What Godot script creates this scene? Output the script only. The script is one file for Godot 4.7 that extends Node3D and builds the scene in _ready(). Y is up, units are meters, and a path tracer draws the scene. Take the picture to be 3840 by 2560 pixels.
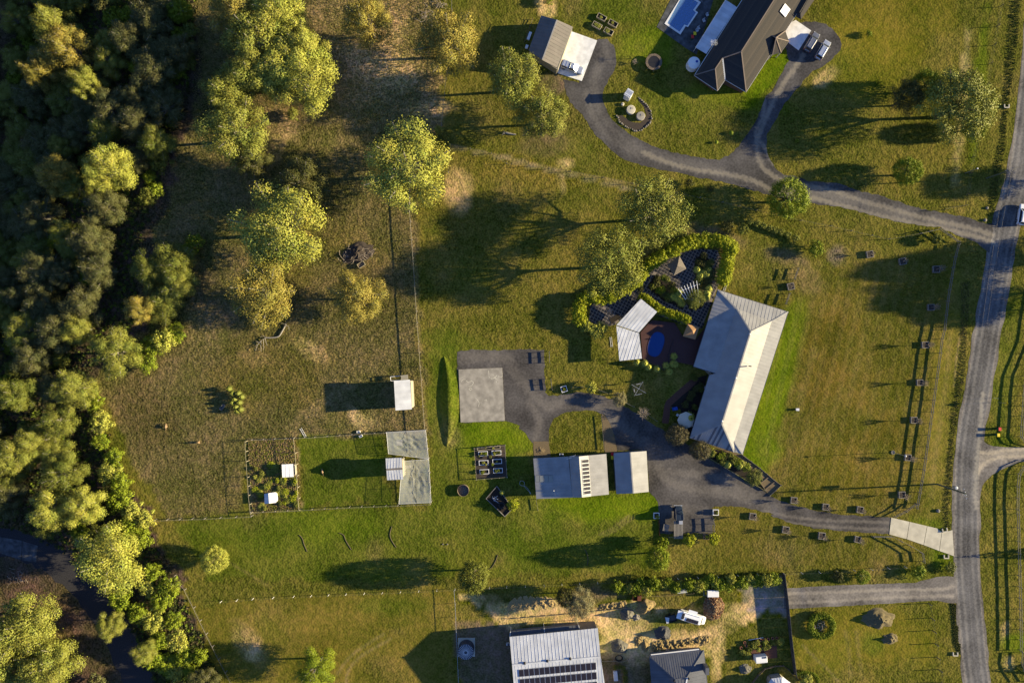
extends Node3D
# A rural block seen from a drone: x runs east, z south, y up, metres; the drone hangs over the origin.

var rng := RandomNumberGenerator.new()
var used := {}
var M := {}
var tex := {}
var meshes := {}

func _ready():
	# ---- camera, sky, sun, exposure
	var cam := Camera3D.new()
	cam.name = "camera"
	cam.projection = Camera3D.PROJECTION_PERSPECTIVE
	cam.fov = 52.74
	cam.near = 0.5
	cam.far = 2000.0
	cam.position = Vector3(0, 155, 0)
	cam.rotation_degrees = Vector3(-90, 0, 0)
	add_child(cam)
	cam.current = true
	var sky_mat := ProceduralSkyMaterial.new()
	sky_mat.sky_top_color = Color(0.25, 0.36, 0.56)
	sky_mat.sky_horizon_color = Color(0.42, 0.46, 0.52)
	sky_mat.sky_curve = 0.15
	sky_mat.ground_bottom_color = Color(0.12, 0.12, 0.08)
	sky_mat.ground_horizon_color = Color(0.3, 0.3, 0.28)
	sky_mat.sun_angle_max = 12.0
	sky_mat.sun_curve = 0.08
	var sky := Sky.new()
	sky.sky_material = sky_mat
	var env := Environment.new()
	env.background_mode = Environment.BG_SKY
	env.sky = sky
	env.background_energy_multiplier = 0.72
	env.tonemap_mode = Environment.TONE_MAPPER_LINEAR
	env.tonemap_exposure = 2.85
	env.sdfgi_enabled = true
	env.ssao_enabled = true
	env.ssil_enabled = true
	var we := WorldEnvironment.new()
	we.name = "world_environment"
	we.environment = env
	add_child(we)
	var sun := DirectionalLight3D.new()
	sun.name = "sun"
	sun.light_energy = 1.6
	sun.light_color = Color(1.0, 0.93, 0.76)
	sun.light_angular_distance = 0.6
	sun.shadow_enabled = true
	add_child(sun)
	sun.look_at_from_position(Vector3.ZERO, Vector3(-3.87, -1.0, 0.2))
	# ---- the place
	rng.seed = 4711
	make_textures()
	make_materials()
	build_ground()
	build_roads()
	build_buildings()
	build_yards()
	build_fences()
	build_vehicles()
	build_small_things()
	make_plant_meshes()
	build_trees()
	build_garden_plants()
	build_grass()

# ------------------------------------------------------------------ naming and parenting
func numbered(called: String) -> String:
	if not used.has(called):
		used[called] = 0
		return called
	used[called] += 1
	return "%s_%03d" % [called, used[called]]

func tag(o: Node, label: String, category: String, group := "") -> Node:
	o.set_meta("label", label)
	o.set_meta("category", category)
	if group != "":
		o.set_meta("group", group)
	return o

func thing(called: String, label: String, category: String, at := Vector3.ZERO, turn := 0.0, group := "") -> Node3D:
	var o := Node3D.new()
	o.name = numbered(called)
	add_child(o)
	o.position = at
	o.rotation.y = turn
	tag(o, label, category, group)
	return o

func part(called: String, mesh: Mesh, m: Material, parent: Node, at := Vector3.ZERO, turn := 0.0) -> MeshInstance3D:
	var o := MeshInstance3D.new()
	o.name = called
	o.mesh = mesh
	o.material_override = m
	parent.add_child(o, true)
	o.position = at
	o.rotation.y = turn
	return o

func top(called: String, mesh: Mesh, m: Material, label: String, category: String, group := "", at := Vector3.ZERO, turn := 0.0) -> MeshInstance3D:
	var o := MeshInstance3D.new()
	o.name = numbered(called)
	o.mesh = mesh
	o.material_override = m
	add_child(o)
	o.position = at
	o.rotation.y = turn
	tag(o, label, category, group)
	return o

func struct(called: String, mesh: Mesh, m: Material) -> MeshInstance3D:
	var o := MeshInstance3D.new()
	o.name = numbered(called)
	o.mesh = mesh
	o.material_override = m
	add_child(o)
	o.set_meta("kind", "structure")
	return o

func dup(src: Node3D, at: Vector3, turn := 0.0, label := "", group := "") -> Node3D:
	var r: Node3D = src.duplicate()
	var stem: String = src.name
	if stem.length() > 4 and stem[stem.length() - 4] == "_" and stem.substr(stem.length() - 3).is_valid_int():
		stem = stem.substr(0, stem.length() - 4)
	r.name = numbered(stem)
	add_child(r)
	r.position = at
	r.rotation.y = turn
	if label != "":
		r.set_meta("label", label)
	if group != "":
		r.set_meta("group", group)
	return r

# ------------------------------------------------------------------ mesh building
class MB:
	var v := PackedVector3Array()
	var n := PackedVector3Array()
	var c := PackedColorArray()
	var t := PackedVector2Array()
	var i := PackedInt32Array()
	var col := Color.WHITE
	var colored := false
	var xf := Transform3D.IDENTITY

	func poly(p: Array):   # planar convex polygon, counter-clockwise seen from outside
		var nn: Vector3 = (p[1] - p[0]).cross(p[2] - p[0]).normalized()
		nn = (xf.basis * nn).normalized()
		var b := v.size()
		for q in p:
			v.push_back(xf * q)
			n.push_back(nn)
			if colored:
				c.push_back(col)
		for k in range(1, p.size() - 1):
			i.push_back(b)
			i.push_back(b + k + 1)
			i.push_back(b + k)

	func quad(a: Vector3, b: Vector3, cc: Vector3, d: Vector3):
		poly([a, b, cc, d])

	func smooth_quad(p: Array, nn: Array):
		var b := v.size()
		for k in 4:
			v.push_back(xf * p[k])
			n.push_back((xf.basis * nn[k]).normalized())
			if colored:
				c.push_back(col)
		for k in [0, 2, 1, 0, 3, 2]:
			i.push_back(b + k)

	func hexa(p: Array):   # p: four bottom corners then four top corners, both counter-clockwise seen from above
		quad(p[4], p[5], p[6], p[7])
		quad(p[3], p[2], p[1], p[0])
		for k in 4:
			var l: int = (k + 1) % 4
			quad(p[k], p[l], p[l + 4], p[k + 4])

	func box(at: Vector3, s: Vector3, bs := Basis.IDENTITY):
		var h := s * 0.5
		var p := []
		for y in [-h.y, h.y]:
			for q in [[-h.x, h.z], [h.x, h.z], [h.x, -h.z], [-h.x, -h.z]]:
				p.append(at + bs * Vector3(q[0], y, q[1]))
		hexa(p)

	func chamfer_box(at: Vector3, s: Vector3, e: float):
		var h := s * 0.5
		var rows := [[-h.y, h.x, h.z], [h.y - e, h.x, h.z], [h.y, h.x - e, h.z - e]]
		for r in 2:
			var a: Array = rows[r]
			var b: Array = rows[r + 1]
			var pa := [at + Vector3(-a[1], a[0], a[2]), at + Vector3(a[1], a[0], a[2]), at + Vector3(a[1], a[0], -a[2]), at + Vector3(-a[1], a[0], -a[2])]
			var pb := [at + Vector3(-b[1], b[0], b[2]), at + Vector3(b[1], b[0], b[2]), at + Vector3(b[1], b[0], -b[2]), at + Vector3(-b[1], b[0], -b[2])]
			for k in 4:
				var l: int = (k + 1) % 4
				quad(pa[k], pa[l], pb[l], pb[k])
			if r == 1:
				quad(pb[0], pb[1], pb[2], pb[3])
			else:
				quad(pa[3], pa[2], pa[1], pa[0])

	func bar(a: Vector3, b: Vector3, w: float, h: float):   # a beam from a to b, w wide and h high
		var d := b - a
		var z := d.normalized()
		var up := Vector3.UP if absf(z.y) < 0.95 else Vector3.RIGHT
		var x := up.cross(z).normalized()
		var y := z.cross(x)
		box((a + b) * 0.5, Vector3(w, h, d.length()), Basis(x, y, z))

	func prism(p, y0: float, y1: float):   # p: outline on the ground
		var q := PackedVector2Array(p)
		var area := 0.0
		for k in q.size():
			var l := (k + 1) % q.size()
			area += q[k].x * q[l].y - q[l].x * q[k].y
		if area > 0.0:
			q.reverse()
		var tr := Geometry2D.triangulate_polygon(q)
		for k in range(0, tr.size(), 3):
			var a := q[tr[k]]
			var b := q[tr[k + 1]]
			var d := q[tr[k + 2]]
			if (b - a).cross(d - a) > 0.0:
				var s := b
				b = d
				d = s
			poly([Vector3(a.x, y1, a.y), Vector3(b.x, y1, b.y), Vector3(d.x, y1, d.y)])
		for k in q.size():
			var a := q[k]
			var b := q[(k + 1) % q.size()]
			quad(Vector3(a.x, y0, a.y), Vector3(b.x, y0, b.y), Vector3(b.x, y1, b.y), Vector3(a.x, y1, a.y))

	func slab(p: Array, thick: float):   # a planar plate, its upper side given
		var q := p.duplicate()
		var nn: Vector3 = (q[1] - q[0]).cross(q[2] - q[0]).normalized()
		if nn.y < 0.0:
			q.reverse()
			nn = -nn
		poly(q)
		var lo := []
		for x in q:
			lo.append(x - nn * thick)
		for k in q.size():
			var l: int = (k + 1) % q.size()
			quad(lo[k], lo[l], q[l], q[k])
		lo.reverse()
		poly(lo)

	func tube(p: Array, r: Array, sides: int, closed_end := true):
		var rings := []
		var x := Vector3.RIGHT
		for k in p.size():
			var d: Vector3 = (p[mini(k + 1, p.size() - 1)] - p[maxi(k - 1, 0)]).normalized()
			if absf(d.dot(x)) > 0.9:
				x = Vector3.UP if absf(d.y) < 0.9 else Vector3.FORWARD
			x = (x - d * d.dot(x)).normalized()
			var y := d.cross(x)
			var ring := []
			for s in sides:
				var a := TAU * s / sides
				ring.append([p[k] + (x * cos(a) + y * sin(a)) * r[k], x * cos(a) + y * sin(a)])
			rings.append(ring)
		for k in p.size() - 1:
			for s in sides:
				var l: int = (s + 1) % sides
				var a: Array = rings[k][s]
				var b: Array = rings[k][l]
				var d: Array = rings[k + 1][l]
				var e: Array = rings[k + 1][s]
				smooth_quad([a[0], b[0], d[0], e[0]], [a[1], b[1], d[1], e[1]])
		if closed_end:
			for k in [0, p.size() - 1]:
				var cap := []
				for s in sides:
					cap.append(rings[k][s][0])
				if k == 0:
					cap.reverse()
				poly(cap)

	func lathe(prof: Array, sides: int, at := Vector3.ZERO):   # prof: (radius, height) pairs, bottom to top
		for k in prof.size() - 1:
			var a: Vector2 = prof[k]
			var b: Vector2 = prof[k + 1]
			var sl := Vector2(b.y - a.y, a.x - b.x).normalized()
			for s in sides:
				var f := TAU * s / sides
				var g := TAU * (s + 1) / sides
				var df := Vector3(cos(f), 0, -sin(f))
				var dg := Vector3(cos(g), 0, -sin(g))
				smooth_quad([at + df * a.x + Vector3.UP * a.y, at + dg * a.x + Vector3.UP * a.y, at + dg * b.x + Vector3.UP * b.y, at + df * b.x + Vector3.UP * b.y],
					[df * sl.x + Vector3.UP * sl.y, dg * sl.x + Vector3.UP * sl.y, dg * sl.x + Vector3.UP * sl.y, df * sl.x + Vector3.UP * sl.y])

	func done() -> ArrayMesh:
		var m := ArrayMesh.new()
		if v.is_empty():
			return m
		var a := []
		a.resize(Mesh.ARRAY_MAX)
		a[Mesh.ARRAY_VERTEX] = v
		a[Mesh.ARRAY_NORMAL] = n
		if colored:
			a[Mesh.ARRAY_COLOR] = c
		if t.size() == v.size():
			a[Mesh.ARRAY_TEX_UV] = t
		a[Mesh.ARRAY_INDEX] = i
		m.add_surface_from_arrays(Mesh.PRIMITIVE_TRIANGLES, a)
		return m

func pts2(a: Array) -> Array:   # pairs of metres east and south
	var o := []
	for k in range(0, a.size(), 2):
		o.append(Vector2(a[k], a[k + 1]))
	return o

func pts3(a: Array) -> Array:   # east, height, south
	var o := []
	for k in range(0, a.size(), 3):
		o.append(Vector3(a[k], a[k + 1], a[k + 2]))
	return o

func v3(p: Vector2, y := 0.0) -> Vector3:
	return Vector3(p.x, y, p.y)

func box_mesh(s: Vector3, lift := true) -> ArrayMesh:
	var b := MB.new()
	b.box(Vector3(0, s.y * 0.5 if lift else 0.0, 0), s)
	return b.done()

func smooth_line(p: Array, n := 4, closed := false) -> Array:   # Catmull-Rom through the points
	var out := []
	var k := p.size()
	for a in (k if closed else k - 1):
		var p0: Vector2 = p[(a - 1 + k) % k] if closed or a > 0 else p[0]
		var p1: Vector2 = p[a]
		var p2: Vector2 = p[(a + 1) % k]
		var p3: Vector2 = p[(a + 2) % k] if closed or a + 2 < k else p[k - 1]
		for s in n:
			var f := float(s) / n
			out.append(0.5 * (2.0 * p1 + (p2 - p0) * f + (2.0 * p0 - 5.0 * p1 + 4.0 * p2 - p3) * f * f + (3.0 * p1 - p0 - 3.0 * p2 + p3) * f * f * f))
	if not closed:
		out.append(p[k - 1])
	return out

func ribbon(line: Array, w: float, rag := 0.0) -> Array:
	var left := []
	var right := []
	for k in line.size():
		var d: Vector2 = (line[mini(k + 1, line.size() - 1)] - line[maxi(k - 1, 0)]).normalized()
		var s := Vector2(-d.y, d.x)
		left.append(line[k] + s * (w * 0.5 + rng.randf_range(-rag, rag)))
		right.append(line[k] - s * (w * 0.5 + rng.randf_range(-rag, rag)))
	right.reverse()
	return left + right

func rag_edge(p: Array, step: float, amount: float) -> Array:   # a worn, uneven edge
	var out := []
	for k in p.size():
		var a: Vector2 = p[k]
		var b: Vector2 = p[(k + 1) % p.size()]
		var d := b - a
		var cnt := maxi(1, int(d.length() / step))
		var s := Vector2(-d.y, d.x).normalized()
		for q in cnt:
			out.append(a + d * (float(q) / cnt) + s * rng.randf_range(-amount, amount))
	return out

func flat(called: String, outline: Array, y: float, m: Material) -> MeshInstance3D:
	var b := MB.new()
	b.prism(outline, -0.25, y)
	for p in b.v:
		b.t.push_back(Vector2((p.x + 144.0) / 288.0, (p.z + 96.0) / 192.0))
	return struct(called, b.done(), m)

# A continuous skin over tapered bones (smooth union of capsules, meshed as surface nets); bones: [a, b, ra, rb]
func skin(bones: Array, cell: float, blend: float) -> ArrayMesh:
	var lo := Vector3(1e9, 1e9, 1e9)
	var hi := -lo
	for q in bones:
		for e in 2:
			lo = lo.min(q[e] - Vector3.ONE * (q[2 + e] + cell * 2.0))
			hi = hi.max(q[e] + Vector3.ONE * (q[2 + e] + cell * 2.0))
	var nx := int((hi.x - lo.x) / cell) + 2
	var ny := int((hi.y - lo.y) / cell) + 2
	var nz := int((hi.z - lo.z) / cell) + 2
	var f := PackedFloat32Array()
	f.resize(nx * ny * nz)
	f.fill(1.0)
	for q in bones:
		var a: Vector3 = q[0]
		var ab: Vector3 = q[1] - q[0]
		var l2 := maxf(ab.length_squared(), 1e-9)
		var reach: float = maxf(q[2], q[3]) + cell * 3.0 + blend
		var bl: Vector3 = a.min(q[1]) - Vector3.ONE * reach
		var bh: Vector3 = a.max(q[1]) + Vector3.ONE * reach
		for z in range(maxi(0, int((bl.z - lo.z) / cell)), mini(nz, int((bh.z - lo.z) / cell) + 2)):
			for y in range(maxi(0, int((bl.y - lo.y) / cell)), mini(ny, int((bh.y - lo.y) / cell) + 2)):
				for x in range(maxi(0, int((bl.x - lo.x) / cell)), mini(nx, int((bh.x - lo.x) / cell) + 2)):
					var p := lo + Vector3(x, y, z) * cell
					var s := clampf((p - a).dot(ab) / l2, 0.0, 1.0)
					var d: float = (p - a - ab * s).length() - lerpf(q[2], q[3], s)
					var at := x + nx * (y + ny * z)
					var o := f[at]
					var h := clampf(0.5 + 0.5 * (o - d) / blend, 0.0, 1.0)
					f[at] = lerpf(o, d, h) - blend * h * (1.0 - h)
	var place := {}
	var st := SurfaceTool.new()
	st.begin(Mesh.PRIMITIVE_TRIANGLES)
	st.set_smooth_group(0)
	var count := 0
	var step := [1, nx, nx * ny]
	for z in nz - 1:
		for y in ny - 1:
			for x in nx - 1:
				var at := x + nx * (y + ny * z)
				var inside := 0
				for k in 8:
					if f[at + (k & 1) + nx * ((k >> 1) & 1) + nx * ny * (k >> 2)] < 0.0:
						inside += 1
				if inside == 0 or inside == 8:
					continue
				var sum := Vector3.ZERO
				var m := 0
				for k in 8:
					for e in 3:
						if k & (1 << e):
							continue
						var l := k | (1 << e)
						var fk := f[at + (k & 1) + nx * ((k >> 1) & 1) + nx * ny * (k >> 2)]
						var fl := f[at + (l & 1) + nx * ((l >> 1) & 1) + nx * ny * (l >> 2)]
						if (fk < 0.0) != (fl < 0.0):
							var w := fk / (fk - fl)
							sum += Vector3(k & 1, (k >> 1) & 1, k >> 2).lerp(Vector3(l & 1, (l >> 1) & 1, l >> 2), w)
							m += 1
				st.add_vertex(lo + (Vector3(x, y, z) + sum / m) * cell)
				place[at] = count
				count += 1
	for at in place:
		var x: int = at % nx
		var y: int = (at / nx) % ny
		var z: int = at / (nx * ny)
		for e in 3:
			var g := (e + 1) % 3
			var h := (e + 2) % 3
			var xyz := [x, y, z]
			if xyz[g] == 0 or xyz[h] == 0:
				continue
			var f0 := f[at]
			var f1 := f[at + step[e]]
			if (f0 < 0.0) == (f1 < 0.0):
				continue
			var q := [at, at - step[g], at - step[g] - step[h], at - step[h]]
			if not (place.has(q[1]) and place.has(q[2]) and place.has(q[3])):
				continue
			if f0 > 0.0:
				q.reverse()
			for k in [0, 2, 1, 0, 3, 2]:
				st.add_index(place[q[k]])
	st.generate_normals()
	return st.commit()

# ------------------------------------------------------------------ materials
func lin(r: float, g: float, b: float) -> Color:
	return Color(r, g, b).linear_to_srgb()

func noise_image(size: int, freq: float, kind: int, oct: int, seed_: int) -> Image:
	var f := FastNoiseLite.new()
	f.seed = seed_
	f.noise_type = kind
	f.frequency = freq
	f.fractal_octaves = oct
	return f.get_seamless_image(size, size)

func grey_texture(img: Image, lo: float, hi: float) -> ImageTexture:
	var d := img.get_data()
	for k in d.size():
		d[k] = int(lerpf(lo, hi, d[k] / 255.0) * 255.0)
	var o := Image.create_from_data(img.get_width(), img.get_height(), false, Image.FORMAT_L8, d)
	o.convert(Image.FORMAT_RGB8)
	return ImageTexture.create_from_image(o)

func make_textures():
	tex.grain = grey_texture(noise_image(512, 0.06, FastNoiseLite.TYPE_SIMPLEX_SMOOTH, 4, 3), 0.62, 1.0)
	tex.blotch = grey_texture(noise_image(512, 0.012, FastNoiseLite.TYPE_SIMPLEX_SMOOTH, 5, 9), 0.55, 1.0)
	tex.fine = grey_texture(noise_image(512, 0.2, FastNoiseLite.TYPE_SIMPLEX, 2, 21), 0.45, 1.0)
	tex.pad = grey_texture(noise_image(512, 0.018, FastNoiseLite.TYPE_SIMPLEX_SMOOTH, 6, 29), 0.72, 1.0)
	tex.soft = grey_texture(noise_image(512, 0.01, FastNoiseLite.TYPE_SIMPLEX_SMOOTH, 4, 19), 0.84, 1.0)
	var b := noise_image(512, 0.08, FastNoiseLite.TYPE_SIMPLEX_SMOOTH, 4, 33)
	b.convert(Image.FORMAT_RGBA8)
	b.bump_map_to_normal_map(6.0)
	tex.bump = ImageTexture.create_from_image(b)

func mat(key: String, color: Color, rough := 0.85, texture := "", scale := 0.25, metal := 0.0, spec := 0.4) -> StandardMaterial3D:
	var m := StandardMaterial3D.new()
	m.resource_name = key
	m.albedo_color = color.linear_to_srgb()
	m.roughness = rough
	m.metallic = metal
	m.metallic_specular = spec
	if texture != "":
		m.albedo_texture = tex[texture]
		m.uv1_triplanar = true
		m.uv1_world_triplanar = true
		m.uv1_scale = Vector3.ONE * scale
	M[key] = m
	return m

func make_materials():
	# metal and tiled roofs
	mat("roof_grey", Color(0.36, 0.35, 0.33), 0.55, "soft", 0.06)
	mat("roof_grey_b", Color(0.352, 0.342, 0.324), 0.55, "soft", 0.06)
	mat("roof_grey_c", Color(0.367, 0.357, 0.336), 0.55, "soft", 0.06)
	mat("roof_brown", Color(0.20, 0.175, 0.15), 0.6, "soft", 0.06)
	mat("roof_brown_b", Color(0.185, 0.165, 0.14), 0.6, "soft", 0.06)
	mat("roof_zinc", Color(0.66, 0.67, 0.68), 0.5, "soft", 0.06)
	mat("roof_zinc_b", Color(0.62, 0.63, 0.645), 0.5, "soft", 0.06)
	mat("roof_white", Color(0.7, 0.705, 0.71), 0.55, "soft", 0.06)
	mat("roof_slate", Color(0.115, 0.12, 0.135), 0.55, "soft", 0.06)
	mat("roof_slate_b", Color(0.13, 0.135, 0.15), 0.55, "soft", 0.06)
	mat("tile_dark", Color(0.105, 0.09, 0.075), 0.9, "fine", 0.3)
	mat("tile_dark_b", Color(0.125, 0.105, 0.085), 0.9, "fine", 0.3)
	mat("tile_dark_c", Color(0.09, 0.08, 0.07), 0.9, "fine", 0.3)
	mat("ridge_tile", Color(0.22, 0.17, 0.13), 0.85)
	mat("trim_white", Color(0.7, 0.69, 0.66), 0.6)
	mat("trim_dark", Color(0.07, 0.07, 0.075), 0.6)
	mat("wall_cream", Color(0.5, 0.46, 0.36), 0.85, "grain", 0.4)
	mat("wall_brick", Color(0.28, 0.15, 0.1), 0.9, "fine", 0.6)
	mat("wall_grey", Color(0.3, 0.3, 0.29), 0.7, "grain", 0.3)
	mat("skylight", Color(0.28, 0.28, 0.24), 0.4)
	# ground works
	mat("seal_old", Color(0.105, 0.1, 0.098), 0.95, "grain", 0.05)
	mat("gravel_tan", Color(0.3, 0.22, 0.12), 0.95, "fine", 0.25)
	mat("dirt", Color(0.5, 0.36, 0.16), 0.97, "grain", 0.12)
	mat("dirt_brown", Color(0.17, 0.125, 0.075), 0.97, "grain", 0.12)
	mat("spoil", Color(0.5, 0.36, 0.15), 0.97, "fine", 0.35)
	mat("blue_metal", Color(0.15, 0.145, 0.14), 0.97, "fine", 0.4)
	mat("sand_grey", Color(0.26, 0.24, 0.19), 0.97, "fine", 0.4)
	mat("concrete", Color(0.6, 0.55, 0.42), 0.9, "soft", 0.08)
	mat("concrete_grey", Color(0.42, 0.38, 0.31), 0.9, "pad", 0.05)
	mat("concrete_white", Color(0.85, 0.84, 0.8), 0.85, "soft", 0.1)
	mat("concrete_dark", Color(0.12, 0.125, 0.13), 0.9, "blotch", 0.1)
	mat("chalk", Color(0.62, 0.58, 0.45), 0.95)
	mat("track", Color(0.05, 0.047, 0.05), 0.95, "grain", 0.1)
	mat("paver", Color(0.035, 0.033, 0.04), 0.75, "grain", 0.5)
	mat("paver_gap", Color(0.42, 0.35, 0.29), 0.95, "fine", 0.4)
	mat("brick_path", Color(0.2, 0.09, 0.06), 0.95, "fine", 0.5)
	mat("deck", Color(0.11, 0.045, 0.038), 0.7, "grain", 0.4)
	mat("soil", Color(0.05, 0.038, 0.028), 1.0, "fine", 0.5)
	mat("mulch", Color(0.11, 0.085, 0.065), 1.0, "fine", 0.5)
	mat("bank_grass", Color(0.1, 0.115, 0.018), 1.0, "fine", 0.25)
	mat("hay", Color(0.3, 0.24, 0.12), 1.0, "fine", 0.4)
	mat("stone", Color(0.4, 0.36, 0.3), 0.95, "fine", 0.6)
	# timber, metal, plastic
	mat("timber", Color(0.25, 0.19, 0.13), 0.9, "grain", 0.5)
	mat("timber_grey", Color(0.33, 0.3, 0.26), 0.9, "grain", 0.5)
	mat("timber_pale", Color(0.5, 0.44, 0.3), 0.9, "grain", 0.5)
	mat("timber_red", Color(0.2, 0.06, 0.03), 0.85, "grain", 0.5)
	mat("pole_green", Color(0.17, 0.2, 0.13), 0.9, "grain", 0.5)
	mat("white_paint", Color(0.78, 0.77, 0.74), 0.5)
	mat("galv", Color(0.45, 0.46, 0.47), 0.45, "", 1.0, 0.5)
	mat("black", Color(0.015, 0.015, 0.017), 0.5)
	mat("rubber", Color(0.02, 0.02, 0.02), 0.9)
	mat("glass_dark", Color(0.02, 0.028, 0.035), 0.08, "", 1.0, 0.0, 0.8)
	mat("car_silver", Color(0.5, 0.52, 0.55), 0.25, "", 1.0, 0.55, 0.6)
	mat("car_grey", Color(0.2, 0.205, 0.22), 0.25, "", 1.0, 0.5, 0.6)
	mat("car_white", Color(0.8, 0.8, 0.8), 0.25, "", 1.0, 0.0, 0.6)
	mat("truck_blue", Color(0.02, 0.032, 0.055), 0.8, "", 1.0, 0.0, 0.15)
	mat("red_plastic", Color(0.55, 0.02, 0.02), 0.5)
	mat("yellow_plastic", Color(0.75, 0.55, 0.01), 0.5)
	mat("green_plastic", Color(0.03, 0.12, 0.05), 0.5)
	mat("blue_tarp", Color(0.01, 0.06, 0.3), 0.6)
	mat("lamp_red", Color(0.4, 0.01, 0.01), 0.3)
	mat("lamp_clear", Color(0.7, 0.7, 0.7), 0.15)
	mat("solar_cell", Color(0.022, 0.02, 0.03), 0.55, "", 1.0, 0.0, 0.2)
	mat("canvas_tan", Color(0.36, 0.2, 0.09), 0.85)
	mat("canvas_beige", Color(0.55, 0.48, 0.36), 0.85)
	mat("thatch", Color(0.28, 0.24, 0.2), 1.0, "fine", 0.6)
	mat("terracotta", Color(0.4, 0.16, 0.08), 0.9)
	mat("pool_lining", Color(0.02, 0.13, 0.55), 0.7, "blotch", 0.5)
	mat("cover_blue", Color(0.005, 0.05, 0.2), 0.55)
	mat("poly_tank", Color(0.055, 0.06, 0.075), 0.4)
	mat("wire", Color(0.13, 0.12, 0.11), 0.5)
	mat("bark_pale", Color(0.42, 0.38, 0.31), 0.9, "grain", 0.7)
	mat("bark_dark", Color(0.16, 0.12, 0.09), 0.95, "grain", 0.7)
	mat("twig", Color(0.3, 0.25, 0.2), 0.95)
	mat("fur", Color(0.3, 0.2, 0.11), 1.0)
	mat("skin", Color(0.4, 0.22, 0.15), 0.7)
	mat("cloth_dark", Color(0.03, 0.03, 0.045), 0.95)
	mat("firewood", Color(0.5, 0.26, 0.12), 0.95, "fine", 1.0)
	mat("firewood_b", Color(0.62, 0.45, 0.24), 0.95, "fine", 1.0)
	mat("firewood_c", Color(0.36, 0.18, 0.09), 0.95, "fine", 1.0)
	var net := mat("net", Color(0.6, 0.62, 0.58), 0.9)
	net.transparency = BaseMaterial3D.TRANSPARENCY_ALPHA
	net.albedo_color.a = 0.34
	var water := mat("water", Color(0.35, 0.6, 0.75), 0.05, "", 1.0, 0.0, 0.5)
	water.transparency = BaseMaterial3D.TRANSPARENCY_ALPHA
	water.albedo_color.a = 0.25

# ------------------------------------------------------------------ the ground
const GX := 288
const GZ := 192

func stamp(g: PackedFloat32Array, at: Vector2, rx: float, rz: float, deg: float, col: Array, strength: float, nz: FastNoiseLite, hard := 0.35):
	# a patch of ground cover with an uneven outline
	var ca := cos(deg_to_rad(deg))
	var sa := sin(deg_to_rad(deg))
	var reach := maxf(rx, rz) * 1.5 + 2.0
	for j in range(maxi(0, int(at.y + 96.0 - reach)), mini(GZ, int(at.y + 96.0 + reach) + 1)):
		for k in range(maxi(0, int(at.x + 144.0 - reach)), mini(GX, int(at.x + 144.0 + reach) + 1)):
			var d := Vector2(k - 143.5, j - 95.5) - at
			var e := Vector2((d.x * ca + d.y * sa) / rx, (d.y * ca - d.x * sa) / rz).length()
			e += nz.get_noise_2d(k * 6.0, j * 6.0) * 0.45
			var w := strength * (1.0 - smoothstep(1.0 - hard, 1.0 + hard, e))
			if w > 0.003:
				var o := (j * GX + k) * 4
				for q in 4:
					g[o + q] = lerpf(g[o + q], col[q], w)

func fill_region(g: PackedFloat32Array, outline: Array, col: Array, strength: float, nz: FastNoiseLite, rag := 2.0):
	var p := PackedVector2Array(outline)
	for j in GZ:
		for k in GX:
			var q := Vector2(k - 143.5, j - 95.5)
			q += Vector2(nz.get_noise_2d(k * 5.0, j * 5.0), nz.get_noise_2d(k * 5.0 + 900.0, j * 5.0)) * rag
			if Geometry2D.is_point_in_polygon(q, p):
				var o := (j * GX + k) * 4
				for e in 4:
					g[o + e] = lerpf(g[o + e], col[e], strength)

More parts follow.
